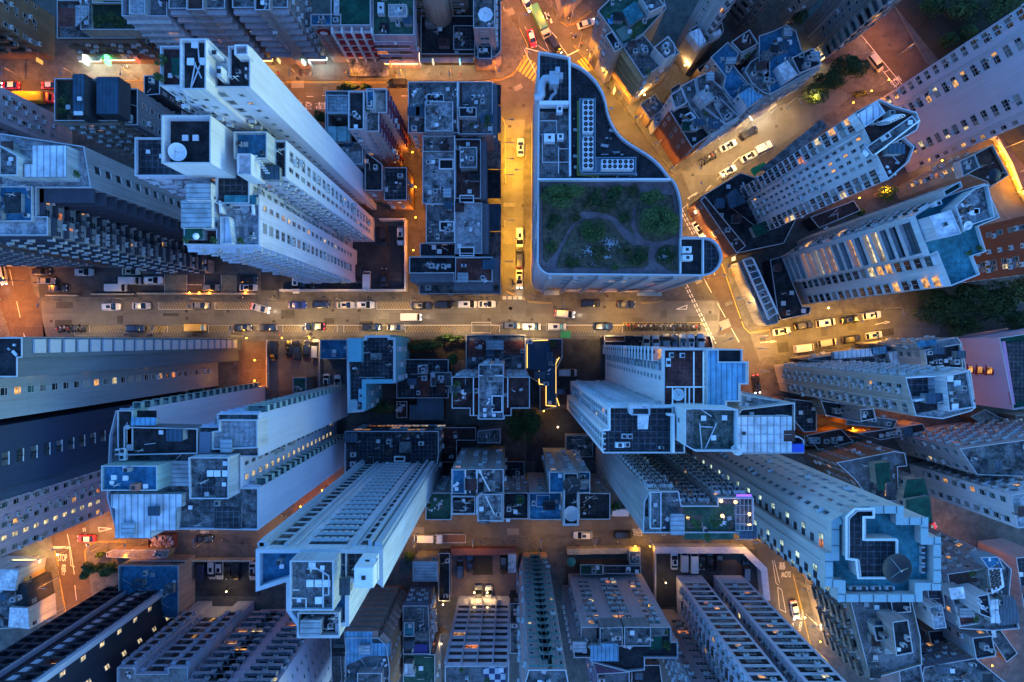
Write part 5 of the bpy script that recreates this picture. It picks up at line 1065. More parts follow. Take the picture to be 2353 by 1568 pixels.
for i_, (lab, pts, k_, wc, rf) in enumerate((
  ('low shed with a rust-brown roof right of the black gridded roof', '1012,982 1094,982 1094,1012 1050,1012 1050,1062 1012,1062', 1.03, (.12, .09, .08), 'rdark'), ('narrow grey annexe above the pole-roofed cream tower', '1098,990 1150,985 1150,1018 1098,1018', 1.04, GREY, 'conc'),
  ('small dark annexe between the two cream towers', '1160,1060 1205,1060 1205,1100 1160,1100', 1.03, DGREY, 'tile'), ('sunken grey plant yard left of the ribbed pale tower', '1300,1000 1362,1000 1362,1050 1300,1050', 1.02, GREY, 'conc'),
  ('shed roofs squeezed between the pale slab tower and the orange back alley', '1950,950 2060,965 2050,985 1940,975', 1.05, BROWN, 'conc'), ('brown roofed workshop below the orange back alley', '1850,1000 1930,985 1960,1015 1880,1035', 1.04, BROWN, 'rdark'),
  ('lean-to houses at the foot of the red brick tower', '1935,585 2050,560 2060,590 1950,610', 1.05, BROWN, 'conc'), ('dark shacks in the lane between the two white slabs', '1860,500 1960,462 1975,485 1880,525', 1.03, DGREY, 'rdark'),
  ('row of sheds along the lower right orange court', '2260,1395 2335,1500 2310,1520 2245,1420', 1.06, BROWN, 'conc'), ('low grey house between the rooftop cluster and the dim block', '2130,1450 2215,1440 2225,1480 2140,1490', 1.08, GREY, 'dark'),
  ('brown roofed block south of the southern street, right of the sheet roofed store', '1008,1270 1034,1270 1034,1380 1008,1380', 1.02, DGREY, 'dark'), ('low annexe in the dark strip beside the ribbon windowed slab', '1172,1385 1192,1385 1192,1500 1172,1500', 1.05, DGREY, 'conc'),
  ('roofed yard between the oval court and the large pale tower', '400,893 470,888 470,905 400,912', 1.02, DGREY, 'green'), ('low roofs in the back lane beside the sharp footed stone tower', '1600,160 1660,120 1690,150 1625,195', 1.04, BROWN, 'dark'))):
    B('z%d' % i_, 'annexe', lab, 'building', [dict(p=pts, k=k_, wall=wc, roof=rf, sty='w', par=.4)])
B('s13', 'hill_shed', 'curved grey roofed shed in the dark wasteland by the pink block', 'building', [dict(p='D2:1870,700 2000,640 2220,760 2200,850 2100,850', k=1.03, wall=(.2, .17, .14), roof='beige', sty='blank', par=.3), dict(p='D2:2270,690 2500,680 2500,880 2300,860', k=1.03, b=1, wall=(.4, .34, .3), roof='beige', sty='blank', par=.2)])
# --- south of the long street, centre
k1 = B('k1', 'white_tower', 'white tower with a ribbed blue sheet roof and a red tiled deck', 'tower',
  [dict(p='1523,803 1702,803 1702,831 1716,831 1716,883 1698,883 1698,922 1667,922 1667,936 1523,936', k=1.62, wall=(.82, .78, .80), dirt=.2, roof='rtile', sty={'W': dict(pat='BwW.m....', lit=.03, ac=.3, rep=0), 'N': 'blank'}),
   dict(p='C2:1800,112 1905,112 1905,220 2152,220 2152,415 2088,415 2088,570 1970,570 1970,620 1800,620', k=1.65, b=1.62, wall=WHITE, roof=None or 'sheetb', par=.1)])
patch(k1, 'C2:1915,122 2098,122 2098,212 1915,212', 1.622, 'dark')
for a in ((1487, 160, 10, 11, .5), (1583, 163, 11, 11, .5), (1460, 225, 11, 20, .4)): tank(k1, T_('C2', a[0], a[1]), 1.625, a[2], a[3], a[4], 0, M_WHITE, 'roof_panel')
for s in ('C2:1425,437 1765,437', 'C2:1482,437 1482,612', 'C2:1593,437 1593,605', 'C2:1667,130 1667,600', 'C2:1750,130 1750,600', 'C2:1425,605 1765,600', 'C2:1628,437 1628,600'): pipe(k1, s, 1.64, .1, 1.4, M_WHITE)
k2 = B('k2', 'white_tower', 'white tower with slot windows and a navy tiled roof with white sofas', 'tower',
  [dict(nc=1, p='1397,935 1545,935 1545,960 1571,960 1571,1040 1384,1040 1384,987 1397,987', k=1.65, wall=(.84, .80, .82), dirt=.15, roof='tile', sty={'W': dict(pat='.t.wt.', lit=.03, ac=.15, rep=0), 'N': dict(pat='wa.w', lit=.04, ac=.8, band=.3)}),
   dict(p='C2:1115,602 1300,602 1300,690 1135,690', k=1.69, b=1.65, wall=WHITE, roof='white', par=.1)])
slab(k2, 'C2:1200,690 1285,690 1275,808 1200,808', 1.67, 1.6, 'white'); patch(k2, 'C2:1155,635 1285,635 1285,680 1155,680', 1.692, 'dark')
for a in ((1070, 875, 11, 11, .5), (1120, 875, 11, 11, .5), (1030, 950, 21, 12, .7), (1096, 947, 12, 11, .7), (893, 868, 5, 14, 1), (893, 960, 5, 14, 1), (1398, 975, 11, 6, .5)): tank(k2, T_('C2', a[0], a[1]), 1.65, a[2], a[3], a[4], 0, M_WHITE, 'sofa' if 1000 < a[0] < 1200 else 'cabinet')
lowwall(k2, 'C2:1440,680 1490,680 1490,1010', 1.66, 1.5, .3); lowwall(k2, 'C2:935,620 935,810 882,815', 1.66, 1.2, .25)
for i in range(9): lowwall(k2, [(1396, 938+i*11.5), (1543, 938+i*11.5)], 1.651, .03, .03, flat('roof_batten', (.06, .07, .1)), 'deck_joint')
k3 = B('k3', 'white_tower', 'white stair tower with a mossy puddled roof and a dish on its corner', 'tower',
  [dict(nc=1, p='1578,937 1586,936 1688,939 1688,1034 1592,1034 1568,1020 1568,937', k=1.74, wall=(.72, .7, .72), dirt=.2, roof='conc', sty={'W': 'm'}, par=1.4)])
patch(k3, 'C2:1690,660 2035,660 2035,985 1690,985', 1.741, roofm('roof_mossy', (.015, .03, .03), (.16, .18, .15), 1.0))
for uv in ((1768, 715), (1953, 712), (1857, 888)): hatch(k3, T_('C2', *uv), 1.74, 9)
for s in ('C2:1735,760 1755,985', 'C2:1750,640 1840,700', 'C2:1885,760 1785,985', 'C2:1740,790 1850,795'): pipe(k3, s, 1.742, .08, .3)
k4 = B('k4', 'sheet_roofed_tower', 'tower covered by a large white panelled sheet roof, east of the mossy stair tower', 'tower',
  [dict(p='1690,957 1700,940 1822,925 1822,1002 1832,1002 1843,1010 1843,1040 1690,1042', k=1.58, wall=PALE, roof='dark', sty={'S': 'w'}),
   dict(p='1690,957 1820,957 1820,1041 1690,1041', k=1.61, b=1, wall=WHITE, roof='sheetw', par=0), dict(p='1701,907 1822,927 1822,935 1701,935', k=1.55, b=1, wall=PALE, roof='pale', par=.3)])
for y in (978, 999, 1020): lowwall(k4, [(1692, y), (1818, y)], 1.611, .06, .06, M_STEEL, 'roof_seam')
b = MB(); x, y, z = px((1830, 1030), 1.6); b.box(x, y, z-1, 2.2, 1.2, 1.2); on(k4, 'water_tank', b, [flat('tank_blue', (.02, .08, .5))])
k5 = B('k5', 'cross_block', 'cross shaped white block with a pale mottled spine and two red decked terraces', 'building',
  [dict(p='1039,866 1217,866 1217,938 1175,938 1175,955 1160,955 1160,962 1098,962 1098,955 1080,955 1080,938 1039,938', k=1.22, wall=(.56, .48, .50), roof='rdark', sty={'N': dict(pat='wa', lit=.05, ac=.6), '*': 'w'}),
   dict(p='1100,838 1157,838 1157,963 1100,963', k=1.245, b=1, wall=(.6, .54, .56), roof='blot', par=.7, sty={'N': dict(pat='wa', ac=.4)})])
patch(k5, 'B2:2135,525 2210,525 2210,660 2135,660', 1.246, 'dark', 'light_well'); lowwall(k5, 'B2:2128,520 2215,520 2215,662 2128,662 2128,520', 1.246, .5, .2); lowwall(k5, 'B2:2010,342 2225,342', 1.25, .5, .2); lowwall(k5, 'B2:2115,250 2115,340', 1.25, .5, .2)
for uv in ((2063, 643), (2065, 693), (2145, 690)): hatch(k5, T_('B2', *uv), 1.245, 6)
lowwall(k5, 'B2:1965,360 1965,690', 1.23, .9, .2); lowwall(k5, 'C2:45,360 45,620', 1.23, .9, .2); tank(k5, T_('B2', 1985, 475), 1.23, 11, 12, .6, 0, M_STEEL)
k6 = B('k6', 'cyan_block', 'L shaped block painted cyan with a dark tiled roof, south side of the long street', 'building',
  [dict(p='799,778 840,778 840,771 898,771 898,776 911,776 911,880 840,880 840,945 802,948', k=1.13, wall=CYAN, dirt=.2, roof='tile', sty={'S': 'w', 'E': 'w'}, par=1.1, pt=.5)])
b = MB(); q = ccw([xy(p, 1.15) for p in P('B2:858,10 972,10 972,220 850,220')]); b.prism(q, zk(1.13), zk(1.15), 0, 0); on(k6, 'roof_house', b, [wallm(CYAN, .2)])
b = MB(); q = ccw([xy(p, 1.14) for p in P('B2:865,555 935,555 938,640 865,665')]); b.prism(q, zk(1.12), zk(1.14), 0, 0); on(k6, 'roof_house', b, [wallm((.3, .45, .5), .3)]); tank(k6, T_('B2', 980, 515), 1.13, 12, 31, 1.2, 0, flat('box_cyan', (.2, .42, .5)))
lowwall(k6, 'B2:1255,390 1005,392 1005,640', 1.132, 1.2, .9, wallm(CYAN, .2))
B('k7', 'grid_roof_house', 'low dark grid roofed house with a small red court beside the cyan block', 'building',
  [dict(p='912,826 1031,826 1031,915 912,915', k=1.035, wall=DGREY, roof='tile', sty='blank', par=.4), dict(p='961,839 982,839 982,859 961,859', k=1.05, b=1, wall=GREY, roof='gtile', par=.2), dict(p='990,856 1038,856 1038,888 990,888', k=1.045, b=1, wall=GREY, roof='gtile', par=.3)])
patch(BB['k7'], '962,866 988,866 988,912 962,912', 1.036, 'rtile')
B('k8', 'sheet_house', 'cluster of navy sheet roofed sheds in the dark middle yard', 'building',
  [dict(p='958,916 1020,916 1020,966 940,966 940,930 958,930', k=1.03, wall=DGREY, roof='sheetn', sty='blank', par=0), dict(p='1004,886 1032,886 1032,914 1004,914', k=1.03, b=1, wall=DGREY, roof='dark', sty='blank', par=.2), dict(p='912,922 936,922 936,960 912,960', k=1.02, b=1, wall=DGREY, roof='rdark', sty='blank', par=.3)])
B('k9', 'walled_court', 'low building with pink tiled courts divided by pale canopies, north of the cross shaped block', 'building',
  [dict(p='1071,770 1207,770 1207,850 1071,850', k=1.03, wall=(.3, .22, .2), roof='conc', sty='blank', par=.6)])
for s in ('1074,784 1115,784 1115,820 1074,820', '1158,784 1204,784 1204,815 1158,815'): patch(BB['k9'], s, 1.031, 'rtile')
slab(BB['k9'], '1118,783 1156,783 1156,803 1118,803', 1.045, 1.5, 'sheetg')
k10 = B('k10', 'pool_podium', 'low podium holding an L shaped pool edged with yellow light strips', 'building',
  [dict(p='1207,779 1292,779 1292,820 1278,850 1279,935 1240,945 1240,880 1208,862', k=1.03, wall=(.2, .15, .12), roof='rdark', sty='blank', par=.3)])
patch(k10, 'C2:220,40 410,40 430,180 470,190 460,590 390,590 378,430 320,425 320,295 222,285', 1.031, flat('pool_night', (.008, .02, .05), .08), 'pool_water', .05)
YL = emit('light_strip', (1.0, .60, .12), .6)
for s in ('C2:216,275 216,35 400,28', 'C2:322,300 322,415 383,425 383,605 470,612', 'C2:500,180 470,235', 'C2:478,540 500,610', 'C2:470,235 470,500'):
    lowwall(k10, s, 1.034, .12, .13 if '235' not in s or '470,500' not in s else .07, YL, 'light_strip')
B('k11', 'corner_wall_block', 'low brown parapeted block along the motorcycle bays on the long street', 'building',
  [dict(p='1388,772 1632,772 1638,800 1388,800', k=1.03, wall=(.24, .13, .11), roof='rdark', sty='blank', par=.5), dict(p='1388,784 1612,784 1612,802 1388,802', k=1.032, b=1, wall=DGREY, roof='dark', par=.4)])
k12 = B('k12', 'dark_podium', 'block with a wide black gridded roof and lit strip windows on its north face', 'building',
  [dict(p='795,990 1009,990 1009,1045 1002,1090 795,1090', k=1.10, wall=(.22, .24, .30), roof='tile', sty={'N': dict(pat='DDDD.', lit=.6, ac=0, fh=3.4), 'E': 'w'}, par=1.0)])
lowwall(k12, 'B2:1270,1055 1358,1055 1358,1095 1270,1095 1270,1055', 1.101, .8, .25)
k13 = B('k13', 'service_tower', 'big pale tower whose face carries rows of air conditioners between two columns of dark windows', 'tower',
  [dict(p='596,1256 884,1256 884,1343 872,1333 807,1331 807,1430 785,1432 785,1457 689,1457 689,1430 665,1395 665,1330 596,1352', k=1.85, wall=(.62, .66, .74), roof='blue', dirt=.4,
        sty={'N': dict(pat='.DD..AAAAA.p.DD.', dw=1, wh=1.9, dz=.3, lit=.03, ac=0, rep=0, fh=3.0), 'E': 'blank'}, par=1.2, pt=.5),
   dict(p='B3:355,480 737,480 737,915 355,915', k=1.94, b=1.85, wall=(.55, .58, .64), roof='conc', par=.6, sty={'N': dict(pat='.m.m.', fh=4), 'E': 'blank'}),
   dict(p='B3:840,410 1170,410 1170,700 1125,655 885,655 885,640 840,640', k=1.862, b=1.84, wall=PALE, roof='tile', par=.5), dict(p='B3:435,920 800,920 800,1125 440,1125', k=1.862, b=1.84, wall=PALE, roof='tile', par=1.2)])
tank(k13, T_('B3', 1045, 560), 1.91, 44, 48, 3.4, 0, M_WHITE); tank(k13, T_('B3', 1060, 450), 1.89, 36, 12, 2.2, 0, M_WHITE)
lowwall(k13, 'B3:985,490 1100,490 1100,650 985,650 985,490', 1.935, .12, .5, M_STEEL, 'tank_rib'); lowwall(k13, 'B3:985,570 1100,570', 1.935, .12, .4, M_STEEL, 'tank_rib')
for uv in ((526, 685), (600, 685), (675, 685), (602, 835), (545, 530)): hatch(k13, T_('B3', *uv), 1.94, 13)
for s in ('B3:530,480 535,510 560,560 640,570 640,900', 'B3:560,540 690,620 690,790 650,790', 'B3:370,815 490,820 490,910', 'B3:370,745 430,745'): pipe(k13, s, 1.942, .1, .3)
clutter(k13, ' '.join('%f,%f' % p for p in P('B3:450,930 790,930 790,1110 450,1110')), 1.862, 8, 4)
x0 = xy((884, 1256), 1.85); b = MB(); b.box(x0[0]+.25-2.2, x0[1]+.3, 3, .5, 1.0, zk(1.85)-3); w0 = xy((596, 1256), 1.85); b.box(w0[0]+.3, w0[1]+.3, 3, .6, 1.0, zk(1.85)-3); wm_ = (w0[0]+x0[0])/2
b.box(wm_-7.9, w0[1]+.25, 3, 1.4, .5, zk(1.85)-3); b.box(wm_+7.5, w0[1]+.25, 3, 1.0, .5, zk(1.85)-3); b.box(wm_-4.8, w0[1]+.2, 3, .5, .4, zk(1.85)-3); b.box(wm_+4.3, w0[1]+.2, 3, .5, .4, zk(1.85)-3); on(k13, 'pilaster', b, [wallm((.5, .54, .6), .3)])
# the big pale tower's west neighbour
k14 = B('k14', 'twin_core_tower', 'large pale tower with two blank east walls and a wide white sheet roof', 'tower',
  [dict(p='272,943 305,943 305,1000 310,1030 400,1030 462,1030 462,980 503,980 503,950 598,950 598,1048 557,1048 557,1120 597,1120 597,1216 505,1214 350,1214 275,1225 252,1140 258,1000', k=1.54, wall=(.64, .65, .78), dirt=.15, roof='conc',
        sty={'N': dict(pat='Bw.', lit=.05, ac=.5, band=.3), 'E': {'pat': '.'}, 'S': 'w'}, ov=[((557, 1084), dict(pat='.L..w.', rep=0, lp='p'))], balm=(.38, .5, .47)),
   dict(p='A2:1045,648 1180,648 1180,1000 1048,1000', k=1.56, b=1.5, wall=GREENW, roof='dark', par=.2), dict(p='A2:1115,790 1762,805 1762,1025 1115,1040', k=1.56, b=1.5, wall=(.2, .22, .26), roof='dark', par=.6),
   dict(p='A2:915,1132 1405,1132 1405,1352 915,1352', k=1.61, b=1.5, wall=GREENW, roof='blue', par=.5, sty='blank'), dict(p='A2:1680,1060 2032,1060 2032,1425 1690,1425', k=1.60, b=1.5, wall=(.6, .62, .68), roof='conc', par=.5, sty={'E': dict(pat='.W.W.W.', fh=4, rep=0)}),
   dict(p='A2:980,1388 1610,1385 1610,1500 1565,1510 1560,1710 1335,1715 1330,1780 1015,1780 1015,1520 980,1510', k=1.56, b=1, wall=PALE, roof='sheetw', par=0),
   dict(p='A2:1950,730 2290,730 2290,975 1890,990 1890,830 1950,830', k=1.555, b=1.5, wall=WHITE, roof='ptile', par=.7)])
patch(k14, 'A2:1750,1245 1895,1245 1895,1390 1750,1390', 1.602, 'tile'); patch(k14, 'A2:1905,1245 2030,1245 2030,1420 1910,1420', 1.602, 'gtile')
for uv in ((1018, 1238), (1120, 1162), (1120, 1243)): hatch(k14, T_('A2', *uv), 1.61, 9)
tank(k14, T_('A2', 1220, 1318), 1.61, 18, 17, 1.2, 0, flat('rusty_lid', (.4, .16, .12)), 'rusty_cover')
for uv in ((1868, 1202), (1930, 1203), (2002, 1203)): hatch(k14, T_('A2', *uv), 1.60, 12)
slab(k14, 'A2:1170,718 1378,718 1375,775 1165,775', 1.565, 1.2, 'sheetb'); patch(k14, 'A2:1205,650 1385,650 1385,712 1200,712', 1.545, 'dark')
patch(k14, 'A2:1780,835 1880,835 1875,1020 1775,1020', 1.56, flat('skylight_glass', (.12, .15, .2), .2), 'skylight', .6); slab(k14, 'A2:1505,1100 1670,1100 1670,1310 1505,1310', 1.55, .6, 'sheetg')
slab(k14, 'A3:1775,-30 2140,-30 2125,30 2125,200 1905,200 1905,80 1775,80', 1.55, 1.4, 'gtile', 'glass_roof'); patch(k14, 'A3:1905,30 2125,30 2125,200 1905,200', 1.552, 'tile', 'solar_panel', .15)
for uv, s in (((1065, 1010), 11), ((1110, 1000), 9), ((1105, 1055), 13)): tank(k14, T_('A2', *uv), 1.56, s, s*1.3, .8, 0, M_WHITE, 'condenser')
# far left slabs
B('k15', 'curtain_slab', 'grey slab with pale panels and a column of bays, below the long street', 'tower',
  [dict(p='26,776 60,776 60,822 49,822 49,866 -60,866 -60,776', k=1.80, wall=(.11, .14, .19), dirt=.3, roof='dark', sty={'E': dict(pat='.', band=0), 'N': 'w'}),
   dict(p='300,802 502,802 502,887 300,887', g=1, k=1.76, b=1, wall=(.24, .28, .34), roof='conc', dirt=.3, sty={'E': dict(pat='..w.bb', lit=.2, ac=.2, rep=0, fh=2.7)}),
   dict(p='300,779 548,779 548,783 300,783', g=1, k=1.3, b=1, wall=(.3, .25, .22), roof='conc', sty='blank')])
b = MB(); q = [xy((60, 790), 1.8), ]
r15 = BB['k15']; zt = zk(1.8)
for i in range(22):
    z_ = 4+i*3.2; x_, y0_ = xy((58, 780), 1.8); _, y1_ = xy((58, 812), 1.8); b.box(x_+.35, (y0_+y1_)/2, z_, .3, abs(y1_-y0_), 2.3)
on(r15, 'cladding_panel', b, [flat('panel_pale', (.34, .37, .46))])
B('k16', 'navy_slab', 'tall navy slab with a single strip of dim square windows, left edge', 'tower',
  [dict(p='250,900 478,900 478,985 250,985', g=1, k=1.75, wall=(.030, .045, .085), dirt=.2, roof='dark', sty={'E': dict(pat='....xx.....', lit=.02, ac=.0, rep=0)}),
   dict(p='250,985 470,985 470,1005 250,1005', g=1, k=1.72, b=1, wall=(.05, .07, .12), roof='dark', sty='blank')])
B('k17', 'rosy_block', 'rosy walled block with bright square windows left of the STOP road', 'tower',
  [dict(p='30,1035 262,1035 258,1172 30,1180', g=1, k=1.32, wall=(.58, .46, .60), dirt=.4, roof='blue', sty={'E': dict(pat='w.L.wa.wa.w', lit=.2, ac=.6, rep=0), 'N': 'w'}),
   dict(p='30,1012 262,1012 262,1034 30,1034', g=1, k=1.36, b=1, wall=(.4, .45, .58), roof='pale', sty='blank')])
# middle low group
for key, lab, tiers in (
  ('c1', 'low cream block with a planted roof, left of the pole-roofed cream tower', [dict(p='979,1131 1038,1131 1038,1193 979,1193', k=1.15, wall=(.44, .38, .34), roof='green', sty={'N': dict(pat='wa', lit=.06, ac=.5), '*': 'w'})]),
  ('c2', 'cream tower with crossing poles over its blue and grey roof pits', [dict(p='1038,1077 1157,1077 1157,1197 1097,1197 1097,1181 1038,1181', k=1.22, wall=(.46, .42, .38), roof='conc', sty={'N': dict(pat='w.w', lit=.12, ac=.4), '*': 'w'}), dict(p='1040,1079 1068,1079 1068,1134 1040,1134', k=1.225, b=1.2, wall=PALE, roof='blue', par=.2), dict(p='1098,1135 1154,1135 1154,1196 1098,1196', k=1.235, b=1.2, wall=PALE, roof='blot', par=.3), dict(p='1039,1140 1092,1140 1092,1180 1039,1180', k=1.23, b=1.2, wall=WHITE, roof='dark', par=.4)]),
  ('c3', 'low orange lit cream block with a glass roofed terrace between the two cream towers', [dict(p='1155.5,1131 1214,1131 1214,1191 1155.5,1191', k=1.15, wall=(.44, .34, .28), roof='dark', sty={'N': dict(pat='wa', lit=.1, ac=.5), '*': 'w'})]),
  ('c4', 'cream tower with a large dish on its southern parapet and a bright blue lower deck', [dict(p='1262,1083 1355,1083 1355,1131 1329,1131 1329,1206 1293,1206 1293,1131 1262,1131', k=1.22, wall=(.48, .44, .40), roof='blue', sty={'N': dict(pat='w.w', lit=.1, ac=.4), '*': 'w'}), dict(p='1296,1087 1327,1087 1327,1204 1296,1204', k=1.24, b=1.2, wall=PALE, roof='dark', par=.5), dict(p='1216,1131 1293,1131 1293,1193 1216,1193', k=1.15, b=1, wall=PALE, roof='blue', par=.7, sty={'N': 'w'})]),
  ('c5', 'low block with a plain navy roof, right of the cream tower with the large dish', [dict(p='1330,1132 1401,1132 1401,1192 1330,1192', k=1.15, wall=(.42, .38, .36), roof='dark', sty={'N': 'w', 'E': 'w', '*': 'w'})])):
    B(key, 'tower' if 'tower' in lab[:14] else 'low_block', lab, 'building', tiers)
for rr, q, k in (('c2', 'B2:1890,1195 1970,1195 1970,1380 1895,1380', 1.22), ('c2', 'B2:2000,1180 2200,1180 2200,1360 2000,1360', 1.22), ('c2', 'B2:1790,1410 1970,1410 1970,1540 1790,1540', 1.23), ('c3', 'C2:10,1400 200,1400 200,1680 10,1680', 1.15), ('c4', 'C2:680,1190 750,1190 750,1350 680,1350', 1.22)):
    clutter(BB[rr], ' '.join('%f,%f' % p for p in P(q)), k, 5, int(P(q)[0][0]))
pipe(BB['c2'], 'B2:2010,1165 2110,1355', 1.24, .12, .8, M_WHITE); pipe(BB['c2'], 'B2:2070,1395 2150,1560', 1.24, .1, .8, M_WHITE); lowwall(BB['c2'], '1096,1079 1096,1180', 1.225, .8, .3); lowwall(BB['c2'], '1070,1079 1070,1134', 1.228, .8, .2)
lowwall(BB['c4'], 'C2:300,1400 415,1400 415,1500 300,1500 300,1400', 1.151, .1, .1, M_WHITE)
c6 = B('c6', 'corrugated_tower', 'tower with a blank pale west wall and a violet and amber lit party terrace', 'tower',
  [dict(p='1490,1127 1557,1127 1563,1160 1646,1160 1646,1142 1728,1142 1728,1222 1475,1222 1478,1150', k=1.60, wall=(.40, .39, .40), dirt=.4, roof='conc', sty={'N': dict(pat='.wapBaw.Bwaap.BwaB', lit=.1, ac=.7, rep=0, band=.3), 'W': 'blank'}, trim=(.24, .20, .18)),
   dict(p='C2:1300,1365 1398,1365 1398,1690 1300,1690', k=1.62, b=1.5, wall=PALE, roof='conc', par=.3)])
patch(c6, 'C2:1600,1480 2040,1480 2040,1790 1600,1790', 1.602, 'green'); slab(c6, 'C3:1490,90 1600,90 1600,260 1490,260', 1.62, 1.5, 'sheetg'); slab(c6, 'C3:1255,110 1395,110 1395,245 1255,245', 1.61, .8, 'conc')
for i in range(8): pipe(c6, [T_('C3', 1628+i*17, 85), T_('C3', 1628+i*17, 195)], 1.62, .09, .6, flat('timber_dark', (.13, .08, .06)))
for i in range(6): pipe(c6, [T_('C3', 1622, 92+i*19), T_('C3', 1755, 92+i*19)], 1.62, .09, .7, flat('timber_dark', (.13, .08, .06)))
for i in range(5): pipe(c6, [T_('C2', 2050+i*36, 1405), T_('C3', 2050+i*36, 220)], 1.63, .05, .6, M_STEEL)
for v in (1405, 1480, 1560, 1640, 1700, 1780): pipe(c6, [T_('C2', 2045, v), T_('C2', 2200, v)], 1.63, .05, .6, M_STEEL)
VIO = emit('light_violet', (.15, .05, 1.0), .7); AMB = emit('light_amber', (1.0, .5, .15), 1.2)
b = MB(); x, y, z = px(T_('C2', 2110, 1388), 1.6); b.box(x, y, z+1.0, 2.2, .35, .25); on(c6, 'party_light', b, [VIO])
for uv in ((2150, 1545), (2150, 1640), (2030, 1440), (1905, 1430), (1915, 1560), (1620, 1575)):
    b = MB(); x, y, z = px(T_('C2', *uv), 1.6); b.lathe([(0, 0), (.22, .1), (.28, .3), (.18, .5), (0, .55)], 8, (x, y, z+1.2)); on(c6, 'party_light', b, [AMB])

# --- south row
r1 = B('r1', 'road_side_building', 'orange lit building with joined white and dark roofs left of the STOP road', 'building',
  [dict(p='-60,1302 48,1302 58,1340 68,1395 78,1440 -60,1448', k=1.045, wall=(.56, .38, .18), roof='conc', dirt=.2, sty={'E': dict(pat='m....', lit=.3, ac=0)}, par=.2), dict(p='A3:-200,560 168,572 135,760 -200,750', k=1.06, b=1, wall=PALE, roof='white', par=0), dict(p='A3:150,700 230,705 265,900 125,890', k=1.055, b=1, wall=DGREY, roof='dark', par=0), dict(p='A3:85,905 250,910 262,1100 70,1080', k=1.06, b=1, wall=PALE, roof='white', par=0)])
r2 = B('r2', 'dark_balcony_tower', 'dark tower with black glazed balconies and pale fins, bottom left', 'tower',
  [dict(p='276,1340 410,1340 410,1372 440,1440 276,1440', g=1, k=1.60, wall=(.04, .045, .06), dirt=.2, roof='dark', sty={'N': dict(pat='GG.GG', lit=.08, ac=0, rep=0), 'E': dict(pat='...L.', rep=0, le=2)}, balm=(.05, .05, .065)),
   dict(p='276,1298 413,1298 413,1420 405,1420 276,1400', k=1.05, b=1, wall=(.45, .36, .34), roof='blue', sty={'N': dict(pat='D.', lit=0)}, par=.6)])
q0 = xy((276, 1340)); q1 = xy((410, 1340)); b = MB()
for t_, wd in ((0.40, .5), (.68, 1.3), (1.0, 1.4)):
    x = q0[0]*(1-t_)+q1[0]*t_; b.box(x, q0[1]+.55, 3, wd, 1.1, zk(1.6)-3)
on(r2, 'facade_fin', b, [wallm((.55, .58, .68), .2)])
r3 = B('r3', 'framed_tower', 'pale tower with a grid of square frames and a beige notched roof, bottom left', 'tower',
  [dict(p='274,1536 274,1530 316,1530 316,1545 390,1545 390,1530 436,1530 436,1580 452,1600 452,1700 274,1700', k=1.25, wall=(.52, .52, .62), dirt=.3, roof='beige', sty={'N': dict(pat='QDDDDQ', dw=1, wh=1.9, lit=.05, fh=3.0, rep=0), 'E': dict(pat='Q.', lit=.03)})])
r4 = B('r4', 'curved_balcony_slab', 'mauve slab with dark balconies either side of a plain strip, bottom left', 'tower',
  [dict(p='600,1400 755,1398 772,1485 760,1560 600,1560', g=1, k=1.45, wall=(.62, .54, .66), dirt=.2, roof='pale', sty={'N': dict(pat='wBaB...BBaB', lit=.09, ac=.4, rep=0), 'E': dict(pat='m.', lit=.02)}, balm=(.42, .38, .42))])
r5 = B('r5', 'terracotta_block', 'terracotta block with heavy stepped balcony bands and a weathered blue sheet roof, bottom centre left', 'building',
  [dict(p='796,1462 871,1462 890,1480 897,1532 893,1640 796,1640', k=1.21, wall=TERRA, dirt=.3, roof='grey', sty={'N': dict(pat='W.', lit=.05, ac=.6, band=1.3, bt=1.0), 'E': dict(pat='m..', lit=.05)}, trim=(.40, .24, .19)),
   dict(p='793,1451 856,1451 856,1478 897,1478 897,1508 856,1508 840,1510 793,1532', k=1.215, b=1.2, wall=GREY, roof='sheetb', par=0), dict(p='822,1545 878,1545 878,1640 822,1640', k=1.23, b=1.2, wall=PINK, roof='conc', par=.3), dict(p='760,1450 793,1450 793,1640 765,1640', k=1.15, b=1, wall=GREY, roof='gtile', par=.3)])
r6 = B('r6', 'narrow_walkup', 'narrow dark walk-up with a furnished grey roof terrace beside the lit lane, bottom centre', 'building',
  [dict(p='927,1389 985,1389 990,1500 927,1500', k=1.095, wall=(.22, .20, .25), roof='grey', sty={'N': dict(pat='wa', lit=.04, ac=.7, band=.4), 'E': 'wa'}), dict(p='927,1502 1000,1502 1000,1640 927,1640', k=1.09, b=1, wall=(.2, .18, .22), roof='green', par=.4), dict(p='929,1430 952,1430 952,1462 929,1462', k=1.11, b=1.09, wall=GREY, roof='teal', par=.2), dict(p='929,1525 948,1525 948,1552 929,1552', k=1.11, b=1.09, wall=GREY, roof='sheetw', par=.1),
   dict(p='949,1290 1006,1290 1006,1335 949,1335', k=1.05, b=1, wall=(.4, .35, .3), roof='sheetg', par=.2)])
patch(r6, 'B3:1440,1225 1560,1225 1560,1320 1435,1320', 1.096, flat('tarpaulin_navy', (.03, .03, .2)), 'tarpaulin', .4)
clutter(r6, ' '.join('%f,%f' % p for p in P('B3:1450,900 1560,900 1560,1200 1460,1200')), 1.095, 6, 8)
r9 = B('r9', 'ribbon_window_slab', 'white slab with twelve ribbons of small windows and a blue checkerboard roof terrace, bottom centre', 'building',
  [dict(p='1023,1527 1169,1527 1169,1640 1023,1640', k=1.27, wall=(.74, .69, .80), dirt=.2, roof='grey', sty={'N': dict(pat='DDDD', dw=.92, wh=1.35, lit=.08, ac=.5, fh=3.0, rep=0), 'W': 'w'}, trim=(.6, .57, .64))])
